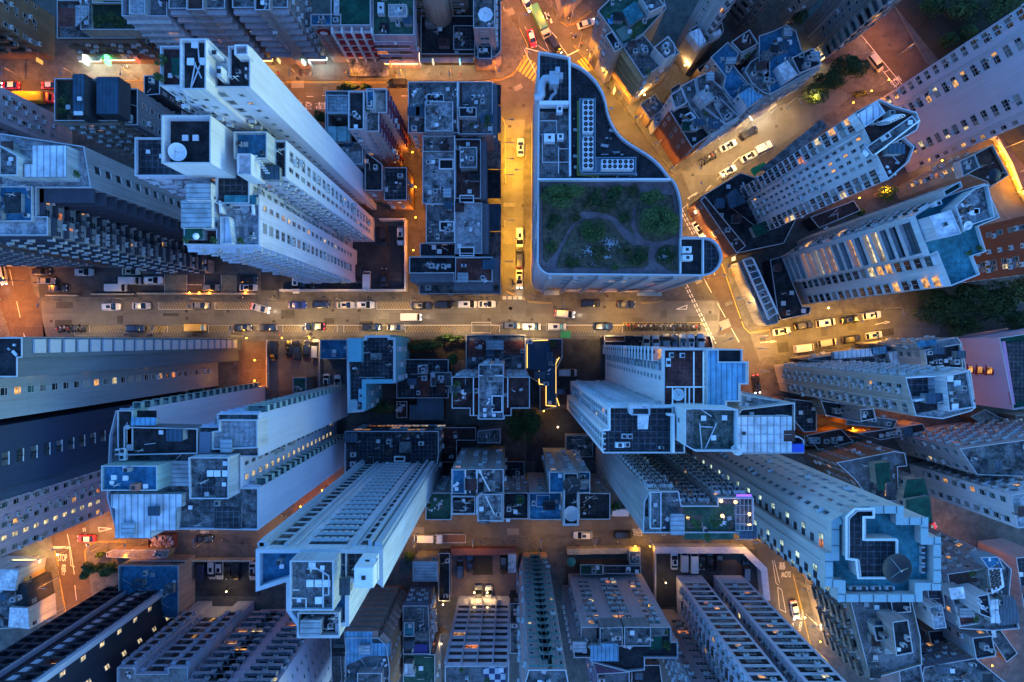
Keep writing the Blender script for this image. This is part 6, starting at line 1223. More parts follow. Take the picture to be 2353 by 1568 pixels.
patch(r9, 'B3:2040,1460 2140,1420 2245,1430 2245,1568 2080,1568', 1.271, 'check')
x0_, y_ = xy((1023, 1527), 1.27); x1_, _ = xy((1169, 1527), 1.27); b = MB()
for i in range(5): b.box(x0_+(x1_-x0_)*i/4, y_+.3, 3, .25, .6, zk(1.27)-3)
on(r9, 'facade_fin', b, [wallm((.6, .57, .64), .2)])
r10 = B('r10', 'bay_window_slab', 'slender pink slab with a central column of green framed balconies, bottom centre', 'tower',
  [dict(p='1201,1268 1256,1268 1262,1300 1262,1400 1190,1400 1192,1300', g=1, k=1.55, wall=(.44, .30, .32), dirt=.3, roof='conc', sty={'N': dict(pat='w.fBBf.m', lit=.08, ac=.1, rep=0, band=.3), 'W': dict(pat='w.', lit=.05)}, trim=(.22, .36, .32), balm=(.2, .26, .26))])
r12 = B('r12', 'three_bay_block', 'pink-grey block of three window bays with bright blue roof sheets', 'building',
  [dict(p='1334,1438 1540,1438 1540,1472 1556,1472 1556,1509 1480,1509 1480,1536 1440,1540 1358,1518 1358,1508 1318,1508 1318,1470 1334,1470', k=1.225, wall=(.60, .52, .58), dirt=.3, roof='dark', sty={'N': dict(pat='.WW..WWW..WW.', lit=.14, ac=.5, rep=0, fh=2.9), 'E': 'w', 'W': 'wa'}),
   dict(p='1378,1442 1430,1440 1430,1484 1378,1484', k=1.24, b=1.2, wall=GREY, roof='conc', par=.2), dict(p='1434,1440 1495,1440 1495,1484 1434,1484', k=1.24, b=1.2, wall=GREY, roof='conc', par=.2)])
slab(r12, 'C3:780,1245 870,1245 870,1232 1018,1232 1018,1375 782,1375', 1.25, 1.5, 'sheetb'); slab(r12, 'C3:1305,1170 1402,1170 1402,1270 1305,1270', 1.24, 1.5, 'dgreen'); patch(r12, 'C3:700,1090 830,1090 830,1240 700,1240', 1.226, 'beige'); patch(r12, 'C3:1310,1090 1460,1090 1460,1160 1310,1160', 1.226, 'beige')
for i, (x0, x1, key, lab) in enumerate(((1553, 1612, 'r14', 'left of the twin white slabs with black window bands, bottom right'), (1638.7, 1705, 'r15', 'right of the twin white slabs with black window bands, beside the SLOW road'))):
    B(key, 'twin_slab', lab, 'tower', [dict(p=[(x0, 1322), (x1, 1322), (x1+20, 1420), (x0+3, 1420)], g=1, k=1.6, wall=(.70, .66, .78), dirt=.2, roof='pale', sty={'N': {'pat': '.D.', 'dw': 2.6, 'wh': 1.9, 'dz': 1.3, 'lit': .0, 'fh': 3.0, 'rep': 0, 'and': [dict(pat='.WW.', lit=.12, rep=0, top=.6)]}, 'W': dict(pat='aw.b', lit=.05, ac=.9)}, trim=(.55, .52, .62))])
B('r16', 'window_slab', 'mauve slab in the gap between the three bay block and twin slabs', 'tower', [dict(p='1500,1400 1548,1400 1552,1470 1500,1470', g=1, k=1.4, wall=(.42, .36, .42), sty={'N': dict(pat='W.w', lit=.03, ac=.5), 'W': 'wa'})])
B('r17', 'small_block', 'small brown block at the bottom edge below the three bay block', 'building', [dict(p='1450,1525 1515,1525 1530,1640 1450,1640', k=1.1, wall=(.36, .26, .22), roof='dark', sty='w'), dict(p='1372,1545 1445,1540 1445,1640 1372,1640', k=1.16, b=1, wall=(.4, .25, .4), roof='grey', sty='w')])
# --- walls, yards and courts
def wallthing(key, label, pts, h, th, col, z=.12, name='boundary_wall', closed=False):
    w = [xy(p) for p in P(pts)]; x0, y0 = w[0]; b = MB()
    strip(b, [(p[0]-x0, p[1]-y0) for p in w], th, 0, h)
    o = b.build(name, [wallm(col, .4)]); o.location = (x0, y0, z); tag(o, label, 'wall'); return o
def yard(pts, m, z=.135, name='courtyard'): return sheet(name, pts, z, m)
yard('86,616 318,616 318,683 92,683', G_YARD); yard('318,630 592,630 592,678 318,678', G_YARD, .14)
scal = groundmat('patterned_paving', (.14, .14, .10), (.22, .21, .15), .8, .45); yard('380,632 428,632 428,675 380,675', scal, .15); yard('508,632 545,632 545,675 508,675', scal, .15)
marks('yard_marking', [('379,632 379,675', .1), ('430,632 430,675', .1), ('470,632 470,675', .1), ('509,632 509,675', .1), ('430,655 509,655', .1), ('318,655 379,655', .1)], M_MW, .17)
wallthing('', 'white capped wall around the white tower car park beside the long street', '935,508 935,669 650,669', 2.6, .5, (.6, .6, .62)); wallthing('', 'short white wall closing the north side of the white tower car park', '876,508 935,508', 2.6, .4, (.6, .6, .62))
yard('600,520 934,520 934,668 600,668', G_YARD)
wallthing('', 'low wall lit by four round lamps between the patterned parking court and the long street', '322,676 592,676', 1.4, .4, (.42, .38, .30))
wallthing('', 'low wall with slit lamps along the left car park', '112,680 185,680', 1.2, .3, (.42, .38, .30)); wallthing('', 'low wall with slit lamps right of the car park gate', '215,677 315,677', 1.2, .3, (.42, .38, .30))
yard('618,781 736,781 736,898 618,898', groundmat('yard_warm', (.12, .11, .105), (.2, .18, .17), .3)); yard('740,826 801,826 801,892 740,892', groundmat('scallop_paving', (.07, .08, .1), (.12, .13, .15), .6, .8), .14)
wallthing('', 'thin wall on the west side of the five car court', '618,781 618,890', 1.6, .25, (.5, .5, .55)); wallthing('', 'thin wall between the five car court and the patterned court', '738,781 738,892', 1.6, .25, (.5, .5, .55))
yard('548,785 614,785 614,890 548,890', groundmat('yard_brown', (.13, .08, .05), (.2, .13, .09), .4)); yard('910,782 1070,782 1070,828 910,828', G_SOIL, .14)
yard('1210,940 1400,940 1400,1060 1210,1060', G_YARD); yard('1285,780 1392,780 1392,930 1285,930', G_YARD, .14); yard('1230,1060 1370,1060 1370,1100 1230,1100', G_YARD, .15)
yard('700,1040 800,1040 800,1160 650,1230 700,1100', groundmat('scallop_red', (.16, .08, .05), (.25, .14, .09), .6, .8), .14)
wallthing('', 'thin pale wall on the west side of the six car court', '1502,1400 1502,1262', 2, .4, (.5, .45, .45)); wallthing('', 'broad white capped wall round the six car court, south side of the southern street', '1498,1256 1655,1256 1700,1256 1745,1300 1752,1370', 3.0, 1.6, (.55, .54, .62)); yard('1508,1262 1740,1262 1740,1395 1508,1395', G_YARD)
wallthing('', 'red-brown tiled wall on the street side of the enclosed tower court', '1038,1262 1186,1262', 2.2, 1.6, (.24, .10, .09)); wallthing('', 'side wall west of the enclosed tower court', '1037,1270 1037,1365', 2, .4, (.4, .34, .36)); wallthing('', 'side wall east of the enclosed tower court', '1188,1270 1188,1365', 2, .4, (.4, .34, .36))
yard('1040,1270 1186,1270 1186,1372 1040,1372', groundmat('yard_mauve', (.12, .09, .1), (.18, .14, .15), .4, .7)); yard('1085,1276 1132,1276 1132,1321 1085,1321', flat('court_black', (.01, .01, .012)), .16)
wallthing('', 'wall around the dark car park at lower left', '650,1190 650,1186', .5, .3, (.4, .4, .4)).location = (xy((650, 1186))[0], xy((650, 1186))[1], .12)
yard('436,1285 600,1285 600,1370 436,1370', G_YARD); wallthing('', 'pale parapet wall west of the lower left car park', '438,1284 438,1376', 2.4, .4, (.5, .5, .52)); wallthing('', 'pale wall on the street side of the lower left car park', '442,1283 586,1283', 2.0, .5, (.5, .47, .4))
wallthing('', 'cream garden wall on the street side of the green parasol court', '1302,1262 1468,1259', 2.2, 1.4, (.5, .42, .32)); yard('1300,1266 1470,1266 1470,1318 1300,1318', groundmat('yard_court', (.06, .05, .045), (.11, .09, .08), .5))
yard('290,1238 1750,1232 1750,1250 290,1262', G_PAVE, .14)
B('q1', 'garden_shed', 'pair of low dark roofed sheds at the back of the green parasol court', 'shed', [dict(p='1333,1297 1385,1297 1385,1320 1333,1320', k=1.025, wall=DGREY, roof='green', sty='blank', par=.2), dict(p='1386,1299 1472,1299 1472,1318 1386,1318', k=1.025, b=1, wall=DGREY, roof='tile', sty='blank', par=.2), dict(p='1446,1267 1471,1267 1471,1296 1446,1296', k=1.022, b=1, wall=GREY, roof='grey', sty='blank', par=.2)])
B('q2', 'gate_shed', 'white roofed shed on the east side of the enclosed tower court', 'shed', [dict(p='1167,1274 1186,1274 1186,1317 1167,1317', k=1.02, wall=PALE, roof='white', sty='blank', par=0)])
B('q3', 'street_kiosk', 'blue roofed store between the five car court and the cyan block', 'building', [dict(p='737,781 800,781 800,825 737,825', k=1.04, wall=PALE, roof='blue', sty='blank', par=.3)])
B('q4', 'guard_house', 'small green topped guard house in the orange court left of the five car court', 'shed', [dict(p='674,868 704,868 704,902 674,902', k=1.05, wall=(.25, .22, .2), roof='green', sty='blank', par=.2)])
B('q5', 'garden_building', 'low cream roofed garden building on the corner south of the red taxi', 'building', [dict(p='246,1270 262,1263 390,1263 384,1282 330,1284 246,1280', k=1.02, wall=(.5, .4, .28), roof='beige', sty='blank', par=.2)])
# ------------------------------------------------------------------ vehicles
def paint(name, c, r=.28): 
    if name in MATS: return MATS[name]
    m, t, b = base_mat(name, r, .5); b.inputs['Base Color'].default_value = (*c, 1); b.inputs['Coat Weight'].default_value = .6; MATS[name] = m; return m
PAINTS = dict(white=(.58, .59, .60), black=(.012, .013, .016), navy=(.015, .025, .06), silver=(.38, .40, .42), grey=(.13, .14, .15), blue=(.02, .04, .28), beige=(.42, .38, .28), yellow=(.75, .42, .01), red=(.55, .02, .03), green=(.06, .22, .12))
M_TYRE = flat('tyre_black', (.015, .015, .016), .8); M_CARG = glassm('car_glass', (.01, .012, .015), .05); M_HL = flat('headlamp_clear', (.6, .62, .62), .15); M_TL = flat('taillamp_red', (.4, .01, .01), .3)
M_HLon = emit('headlamp_on', (1, .93, .8), 5); M_TLon = emit('taillamp_on', (1, .03, .03), 3)
CM = {}
def loft(secs, mi=0):
    """secs: list of (x, halfwidth, z0, z1) cross sections; rounded box hull"""
    b = MB(); n = len(secs); prof = []
    for x, hw, z0, z1 in secs:
        r = min(.18, (z1-z0)*.4, hw*.4)
        ring = [(hw, z0), (hw+.02, (z0+z1)*.5), (hw*.97, z1-r*.5), (hw-r*1.3, z1), (-(hw-r*1.3), z1), (-hw*.97, z1-r*.5), (-(hw+.02), (z0+z1)*.5), (-hw, z0)]
        b.v += [(x, y, z) for y, z in ring]
    for i in range(n-1):
        for j in range(8):
            k = (j+1) % 8; b.f.append((i*8+j, i*8+k, (i+1)*8+k, (i+1)*8+j)); b.m.append(mi)
    b.f.append(tuple(range(7, -1, -1))); b.m.append(mi); b.f.append(tuple((n-1)*8+j for j in range(8))); b.m.append(mi)
    return b
SHP = {
 'sedan': dict(L=4.5, body=[(-2.25, .62, .35, .75), (-2.1, .80, .28, .92), (-1.5, .87, .25, .98), (0, .89, .25, .95), (1.2, .87, .25, .92), (1.9, .80, .28, .80), (2.2, .62, .35, .66)], cab=[(-1.75, .66, .85, .95), (-1.15, .66, .9, 1.38), (-.3, .66, .9, 1.45), (.35, .64, .9, 1.40), (1.15, .68, .85, .93)], top=[(-1.1, .60, 1.33, 1.41), (-.3, .62, 1.33, 1.475), (.3, .60, 1.33, 1.43)], wb=1.35),
 'hatch': dict(L=4.1, body=[(-2.0, .70, .35, .95), (-1.85, .82, .28, 1.02), (0, .88, .25, .97), (1.2, .86, .25, .95), (1.8, .78, .28, .82), (2.05, .6, .35, .68)], cab=[(-1.92, .66, .95, 1.02), (-1.6, .66, .9, 1.42), (-.4, .68, .9, 1.52), (.3, .66, .9, 1.46), (1.15, .7, .85, .96)], top=[(-1.5, .60, 1.36, 1.46), (-.4, .63, 1.36, 1.55), (.25, .60, 1.36, 1.49)], wb=1.25),
 'mpv': dict(L=4.8, body=[(-2.35, .75, .35, 1.0), (-2.25, .88, .28, 1.1), (0, .91, .25, 1.1), (1.5, .89, .25, 1.05), (2.1, .84, .28, .95), (2.4, .68, .35, .75)], cab=[(-2.28, .78, .95, 1.2), (-2.1, .78, 1.0, 1.78), (-.4, .80, 1.0, 1.86), (.9, .78, 1.0, 1.80), (1.75, .8, .95, 1.1)], top=[(-2.05, .72, 1.7, 1.83), (-.4, .75, 1.7, 1.90), (.8, .72, 1.7, 1.84)], wb=1.45),
 'suv': dict(L=4.6, body=[(-2.25, .75, .4, 1.0), (-2.1, .88, .32, 1.08), (0, .92, .3, 1.05), (1.3, .91, .3, 1.05), (2.0, .85, .32, .95), (2.3, .68, .4, .8)], cab=[(-2.1, .74, 1.0, 1.12), (-1.8, .74, 1.0, 1.6), (-.4, .76, 1.0, 1.68), (.45, .74, 1.0, 1.62), (1.2, .77, .95, 1.08)], top=[(-1.75, .68, 1.52, 1.64), (-.4, .70, 1.52, 1.715), (.4, .68, 1.52, 1.66)], wb=1.4),
 'van': dict(L=5.0, body=[(-2.45, .85, .4, 1.9), (-2.4, .9, .35, 1.95), (0, .92, .35, 1.98), (1.5, .90, .35, 1.9), (2.1, .88, .38, 1.1), (2.45, .8, .4, .8)], cab=[(1.4, .80, 1.1, 1.86), (1.75, .8, 1.0, 1.62), (2.12, .78, 1.0, 1.16)], top=[(-2.4, .84, 1.93, 1.98), (0, .86, 1.93, 2.03), (1.4, .84, 1.9, 1.95)], wb=1.5),
}
def car_meshes(ty, colr, roofc=None):
    key = (ty, colr, roofc)
    if key in CM: return CM[key]
    s = SHP[ty]; pm = paint('paint_'+colr, PAINTS[colr]); rm = paint('paint_'+(roofc or colr), PAINTS[roofc or colr])
    body = loft(s['body']).mesh('body', [pm]); cab = loft(s['cab']).mesh('cabin', [M_CARG]); top = loft(s['top']).mesh('car_roof', [rm])
    CM[key] = dict(body=body, cabin=cab, car_roof=top); return CM[key]
WH = MB(); WH.lathe([(0, -.1), (.2, -.1), (.3, -.11), (.31, -.05), (.31, .05), (.3, .11), (.2, .1), (0, .1)], 14, (0, 0), 0, Matrix.Rotation(R(90), 4, 'X')); WH = WH.mesh('wheel', [M_TYRE])
def lampmesh(m, sx=.1, sy=.34):
    b = MB(); b.box(0, 0, -.07, sx, sy, .14, 0, 0, .8); return b.mesh('lamp', [m])
HL, TL, HLo, TLo = lampmesh(M_HL, .22), lampmesh(M_TL), lampmesh(M_HLon, .22), lampmesh(M_TLon)
MIR = MB(); MIR.box(0, 0, 0, .14, .2, .12, 0, 0, .8); MIR = MIR.mesh('mirror', [M_BLACK])
def car(p, ang, ty, colr, label, group=None, on_=False, roofc=None, name=None, z=.0, sun=None):
    x, y = xy(p); s = SHP[ty]; r = empty(name or {'sedan': 'parked_car', 'hatch': 'parked_car', 'mpv': 'minivan', 'suv': 'suv', 'van': 'van'}[ty], (x, y, z), R(ang)); tag(r, label, {'van': 'van', 'mpv': 'minivan', 'suv': 'car'}.get(ty, 'car'), group)
    for nm, me in car_meshes(ty, colr, roofc).items(): 
        o = link(nm, me, r)
        if o.name.startswith('body'):
            if ty != 'van':
                o2 = link('windscreen_cowl', MIR, r); o2.location = (s['cab'][-1][0]-.02, 0, .9); o2.scale = (1.2, 5.4, .5)
    for wx in (-s['wb'], s['wb']):
        for wy in (-.82, .82): o = link('wheel', WH, r); o.location = (wx, wy, .31)
    bx, fx = s['body'][0][0], s['body'][-1][0]
    for wy in (-.52, .52):
        o = link('headlight', HLo if on_ else HL, r); o.location = (fx-.06, wy, .66)
        o = link('taillight', TLo if on_ else TL, r); o.location = (bx+.02, wy, .8)
    for wy in (-.98, .98): o = link('mirror', MIR, r); o.location = (s['cab'][-1][0]-.35, wy, 1.0)
    if on_:
        l = bpy.data.objects.new('headlight_beam', BEAM); COL.objects.link(l); l.parent = r; l.location = (fx+.05, 0, .7); l.rotation_euler = (R(78), 0, R(-90))
    if sun:
        b = MB(); tp = s['top']; b.box(-.25, 0, tp[1][3]-.01, 1.0, .72, .035); b.build('sunroof', [M_CARG], r)
    return r
ORD = ['first', 'second', 'third', 'fourth', 'fifth', 'sixth', 'seventh', 'eighth', 'ninth', 'tenth', 'eleventh', 'twelfth', 'thirteenth', 'fourteenth', 'fifteenth', 'sixteenth', 'seventeenth', 'eighteenth', 'nineteenth', 'twentieth']
TYW = dict(sedan='saloon', hatch='hatchback', mpv='minivan', suv='SUV', van='van')
BEAM = bpy.data.lights.new('headlight_beam', 'SPOT'); BEAM.energy = 110; BEAM.color = (1, .9, .7); BEAM.spot_size = R(70); BEAM.spot_blend = .8; BEAM.shadow_soft_size = .3
def row(tl, where, order, cars, group, z=0.0):
    for i, c in enumerate(cars):
        u, v, ang, ty, colr = c[:5]; kw = c[5] if len(c) > 5 else {}
        car(T_(tl, u, v), ang, ty, colr, f'{colr} {TYW[ty]} {where}, {ORD[i]} {order}' if len(cars) > 1 else f'{colr} {TYW[ty]} {where}', group, z=z, **kw)
S1 = {'sun': 1}; ON = {'on_': True}
g1 = 'cars parked along the long street'
row('A1', 'in the upper parking lane of the long street', 'from its left end', [(1000, 1225, 0, 'suv', 'white', S1), (1262, 1217, 0, 'sedan', 'silver'), (1782, 1213, 0, 'sedan', 'grey')]+[(2221+u, 1400+v-190, 0, t_, c_, k_) for u, v, t_, c_, k_ in ((415, 0, 'sedan', 'blue', {}), (620, -5, 'hatch', 'navy', {}), (840, 0, 'sedan', 'silver', S1), (1012, -2, 'suv', 'white', S1), (1505, 5, 'suv', 'navy', S1), (1705, -2, 'mpv', 'black', {}), (1908, -8, 'mpv', 'white', S1), (2082, -8, 'sedan', 'white', S1))], g1)
row('C1', 'against the kerb below the curving white building', 'from the left', [(770, 1197, 0, 'mpv', 'black'), (1085, 1203, 0, 'sedan', 'navy')], g1)
row('A1', 'in the lower parking lane of the long street', 'from its left end', [(1212, 1415, 0, 'suv', 'navy'), (2155, 1410, 0, 'sedan', 'navy'), (2371, 1408, 0, 'mpv', 'black'), (2791, 1397, 180, 'suv', 'navy', ON), (3293, 1405, 0, 'mpv', 'black', S1), (3501, 1405, 0, 'sedan', 'grey'), (4523, 1390, 0, 'suv', 'grey', S1), (4693, 1400, 0, 'mpv', 'white', S1), (4913, 1400, 0, 'mpv', 'white', S1), (5326, 1397, 0, 'suv', 'navy')], g1)
car(T_('A1', 1745, 1408), 0, 'van', 'yellow', 'bright yellow panel van in the lower parking lane of the long street')
car(T_('B1', 90, 1238), -14, 'sedan', 'silver', 'silver saloon pulling out with its headlights on, left part of the long street', on_=True, name='moving_car')
car(T_('B1', 1415, 1316), 0, 'van', 'white', 'white van driving along the middle of the long street above the cyan block', on_=True, name='moving_van')
car(T_('C1', 545, 1288), -5, 'mpv', 'white', 'white minivan driving below the curving white building', on_=True, name='moving_car')
g2 = 'cars in the left car park'
row('A1', 'in the open car park by the left road', 'counted left to right', [(385, 915, 0, 'sedan', 'black'), (430, 995, -2, 'sedan', 'grey'), (530, 1060, 0, 'sedan', 'black'), (765, 920, 0, 'suv', 'silver', S1), (1050, 1058, 0, 'van', 'silver'), (1175, 915, 0, 'sedan', 'beige', S1), (1172, 997, 0, 'van', 'silver')], g2, .14)
row('A1', 'in the patterned parking court', 'from the left', [(1372, 992, 0, 'suv', 'white', S1), (1875, 1055, 0, 'hatch', 'grey'), (2210, 990, 0, 'sedan', 'black'), (2208, 1056, 0, 'sedan', 'silver', S1)], 'cars in the patterned parking court', .15)
row('B1', 'in the white tower car park', 'from the left', [(405, 1025, -90, 'suv', 'white', S1), (483, 1035, 0, 'sedan', 'black'), (958, 935, -90, 'mpv', 'black'), (1030, 1000, 90, 'van', 'white'), (1175, 600, -90, 'mpv', 'black'), (1180, 965, 90, 'sedan', 'black'), (1325, 600, -90, 'suv', 'white', S1)], 'cars in the white tower car park', .14)
row('C1', 'on the yellow lit side street', 'from the top', [(158-0, -185+5, 90, 'sedan', 'white', S1), (150, 612, -90, 'mpv', 'white', S1), (147, 800, 90, 'mpv', 'black'), (147, 980, -90, 'sedan', 'silver', {**S1, **ON})], 'cars on the yellow lit side street')
row('C0', 'on the bright diagonal street', 'from the right', [(2300, 1310, 25, 'van', 'white'), (2165, 1185, 32, 'mpv', 'black'), (2170, 1390, 28, 'sedan', 'white', S1), (1985, 1297, 28, 'sedan', 'white', S1), (1985, 1522, 30, 'sedan', 'white', S1)], 'cars on the bright diagonal street')
car(T_('C1', 1725, 545), -58, 'sedan', 'white', 'white saloon car turning past the bright shopfronts', on_=True, sun=1, name='moving_car')
car(T_('C0', 213, 38), -62, 'sedan', 'white', 'white saloon car with headlights on at the top edge of the upper junction', on_=True, name='moving_car')
car(T_('C0', 258, 350), -75, 'sedan', 'red', 'red taxi with a white roof waiting at the upper junction', roofc='white', on_=False, name='taxi')
car(T_('C0', 455, 412), -58, 'mpv', 'black', 'black minivan with headlights on heading down into the upper junction', on_=True, name='moving_car')
car(T_('C0', 735, 222), 18, 'sedan', 'silver', 'silver saloon car with red tail lights driving right at the upper junction', on_=True, name='moving_car')
car(T_('B0', 1295, 745), 180, 'mpv', 'black', 'black minivan on the upper street beside the central tenement row')
car(T_('A0', 110, 765), 180, 'sedan', 'red', 'red taxi driving with tail lights glowing at the left end of the upper street', on_=True, roofc='white', name='taxi')
car(T_('A0', 470, 765), 0, 'sedan', 'red', 'red taxi with a white roof following near the left end of the upper street', on_=True, roofc='white', name='taxi')
row('D1', 'on the upper side of the eastern street', 'from its left end', [(200, 1440, 10, 'sedan', 'white', S1), (390, 1390, 8, 'suv', 'black'), (585, 1365, 8, 'mpv', 'white', S1), (800, 1338, 10, 'sedan', 'black', S1), (990, 1300, 8, 'suv', 'white', S1)], 'cars on the eastern street')
row('D1', 'on the lower side of the eastern street', 'from its left end', [(395, 1568+20, 7, 'van', 'white'), (600, 1540, 8, 'mpv', 'beige'), (810, 1510, 8, 'suv', 'black'), (1010, 1475, 9, 'hatch', 'white', S1)], 'cars on the eastern street')
row('D0', 'parked alone on the road marked SLOW by the dark hillside', '', [(1025, 565, -52, 'mpv', 'beige')], None)
row('C2', 'alone on the orange lit road by the white towers', '', [(2235, 415, -82, 'sedan', 'black', {**S1, **ON})], None)
row('C2', 'in the roofless strip behind the motorcycle bays', 'from the left', [(1228, 62, 90, 'hatch', 'beige'), (1307, 62, 90, 'hatch', 'silver'), (1392, 62, 90, 'mpv', 'grey'), (1468, 55, 90, 'hatch', 'navy'), (1540, 55, 90, 'sedan', 'silver', S1), (1607, 55, 90, 'sedan', 'white', S1), (1690, 55, 90, 'suv', 'silver')], 'cars behind the motorcycle bays', zk(1.032)+.02)
row('C2', 'on the driveway beside the lit pool', 'from the top', [(565, 315, 0, 'mpv', 'silver'), (540, 480, 0, 'suv', 'navy')], None, .16)
row('B2', 'in the five car court', 'from the left', [(210, 120, -90, 'mpv', 'black'), (346, 108, 90, 'sedan', 'black', S1), (420, 118, 90, 'mpv', 'black'), (500, 112, 90, 'sedan', 'black'), (575, 108, 90, 'mpv', 'silver')], 'cars in the five car court', .15)
row('B2', 'on the scallop patterned court', 'from the left', [(672, 403, -90, 'sedan', 'white', S1), (770, 412, 90, 'sedan', 'white', S1)], 'cars on the scallop patterned court', .15)
car(T_('A3', 780, 290), 180, 'sedan', 'red', 'red taxi with a white roof turning at the STOP junction', roofc='white', name='taxi')
car(T_('A3', 1815, 292), 0, 'sedan', 'black', 'black saloon car on the left part of the southern street')
row('A3', 'in the dark car park at lower left', 'from the left', [(1800, 565, 90, 'van', 'navy'), (1890, 560, -90, 'mpv', 'silver', S1), (1955, 565, -90, 'suv', 'silver', S1), (2032, 570, -90, 'sedan', 'black'), (2102, 572, -90, 'mpv', 'black'), (2245, 575, -90, 'sedan', 'silver', S1)], 'cars in the lower left car park', .15)
row('B3', 'in the enclosed tower court', 'from the left', [(1850, 550, 90, 'mpv', 'navy'), (1935, 515, 90, 'sedan', 'navy'), (2228, 520, -90, 'mpv', 'black'), (2010, 780, 90, 'suv', 'grey'), (2100, 785, 90, 'suv', 'silver')], 'cars in the enclosed tower court', .15)
car(T_('B3', 1530, 285), 180, 'van', 'white', 'white box van parked on the southern street ahead of the flatbed truck')
row('C3', 'on the southern street near the dish tower', 'from the left', [(705, 260, 180, 'suv', 'white', S1), (1062, 252, 0, 'mpv', 'black')], None)
row('C3', 'in the six car court', 'from the left', [(1510, 480, 90, 'sedan', 'white', S1), (1592, 485, 90, 'van', 'silver'), (1680, 495, 90, 'van', 'white'), (1752, 485, -90, 'sedan', 'black'), (1825, 480, 90, 'sedan', 'black'), (1900, 495, -90, 'suv', 'black', S1), (2140, 575, 90, 'mpv', 'navy')], 'cars in the six car court', .15)
car(T_('C3', 1015, 52), 180, 'van', 'white', 'white van tucked between the navy roof and the ribbed tower')
car(T_('C3', 85, 850), 90, 'suv', 'navy', 'navy SUV in the gap beside the bay windowed slab', sun=1, z=.14)
car(T_('D3', 318, 920), -78, 'sedan', 'silver', 'silver saloon car with lights on driving on the SLOW road at lower right', on_=True, name='moving_car')
car(T_('A1', 40, 940), -80, 'mpv', 'silver', 'silver minivan with glowing red tail lights on the left road', on_=True, name='moving_car')
car(T_('D3', 1490, 205), 30, 'sedan', 'red', 'dark red car half hidden beside the crowned tower', z=.14)
def boxveh(p, ang, label, name, cat, L, W, cabc, boxc, boxh=2.6, z=0, flatbed=False, on_=False):
    x, y = xy(p); r = empty(name, (x, y, z), R(ang)); tag(r, label, cat)
    b = loft([(L/2-1.8, W/2, .5, 2.2), (L/2-.7, W/2, .45, 2.3), (L/2-.15, W/2*.97, .45, 1.6), (L/2, W/2*.9, .5, 1.2)]); b.build('cab', [paint('paint_'+cabc, PAINTS[cabc])], r)
    g = MB(); g.box(L/2-.42, 0, 1.45, .5, W*.84, .65, 0, 0, .8); g.build('windscreen', [M_CARG], r)
    bb = MB()
    if flatbed:
        bb.box(-.9, 0, .85, L-1.9, W, .15, 0, 1)
        for s_ in (-1, 1): bb.box(-.9, s_*(W/2-.04), 1.0, L-1.9, .08, .45)
        bb.box(-L/2+.05, 0, 1.0, .08, W, .45); bb.box(L/2-1.95, 0, 1.0, .1, W, 1.0)
    else:
        bb = loft([(-L/2, W/2-.06, .8, boxh), (-L/2+.1, W/2, .75, boxh+.05), (L/2-2.0, W/2, .75, boxh+.05), (L/2-1.9, W/2-.06, .8, boxh)])
    bb.build('cargo_bed' if flatbed else 'body', [paint('paint_'+boxc, PAINTS[boxc]), flat('bed_brown', (.12, .06, .04))], r)
    for wx in (-L/2+1.0, L/2-1.1):
        for wy in (-W/2+.15, W/2-.15): o = link('wheel', WH, r); o.location = (wx, wy, .38); o.scale = (1.2, 1.2, 1.2)
    for wy in (-.6, .6):
        o = link('headlight', HLo if on_ else HL, r); o.location = (L/2-.02, wy, .8); o = link('taillight', TLo if on_ else TL, r); o.location = (-L/2-.02, wy, .8)
    return r
boxveh(T_('C0', 332, 218), -65, 'green roofed public minibus with cream sides heading into the upper junction', 'minibus', 'bus', 8.2, 2.2, 'beige', 'green', 2.6)
boxveh(T_('B3', 1762, 283), 180, 'white flatbed truck with an open brown bed on the southern street', 'flatbed_truck', 'truck', 7.6, 2.2, 'white', 'white', flatbed=True)
boxveh(T_('A0', 340, 885), 0, 'yellow box truck driving at the left end of the upper street', 'box_truck', 'truck', 9.0, 2.4, 'red', 'yellow', 2.9, on_=True)
# ------------------------------------------------------------------ motorcycles
bk = MB(); bk.tube([(-.7, 0, .55), (-.2, 0, .75), (.3, 0, .8), (.75, 0, .6)], .14, 6); bk = bk.mesh('frame', [M_BLACK])
st_ = MB(); st_.box(-.35, 0, .78, .75, .3, .12, 0, 0, .8); st_ = st_.mesh('seat', [flat('seat_black', (.02, .02, .02))])
hb = MB(); hb.tube([(.45, -.38, 1.0), (.55, 0, .95), (.45, .38, 1.0)], .035, 5); hb = hb.mesh('handlebar', [M_STEEL])
tk = {}
def motorbike(p, ang, colr, label, group, z=0):
    x, y = xy(p); r = empty('motorcycle', (x, y, z), R(ang)); tag(r, label, 'motorcycle', group); link('frame', bk, r); link('seat', st_, r); link('handlebar', hb, r)
    if colr not in tk:
        b = loft([(-.05, .12, .8, .95), (.2, .2, .75, 1.05), (.5, .1, .75, .95)]); tk[colr] = b.mesh('fairing', [paint('paint_'+colr, PAINTS[colr])])
    link('fairing', tk[colr], r)
    if hash_(p) % 3 == 0: o = link('luggage_box', MIR, r); o.location = (-.8, 0, .85); o.scale = (3, 2, 2.5)
    for wx in (-.65, .65): o = link('wheel', WH, r); o.location = (wx, 0, .3); o.scale = (1, .6, 1)
def hash_(p): return int(p[0]*7+p[1]*13)
rg = random.Random(4); cols = ['black', 'silver', 'red', 'navy', 'white', 'black', 'black', 'grey']
N_ = ['one', 'two', 'three', 'four', 'five', 'six', 'seven', 'eight', 'nine', 'ten', 'eleven', 'twelve', 'thirteen', 'fourteen', 'fifteen', 'sixteen', 'seventeen', 'eighteen', 'nineteen', 'twenty', 'twenty one', 'twenty two', 'twenty three', 'twenty four', 'twenty five', 'twenty six']
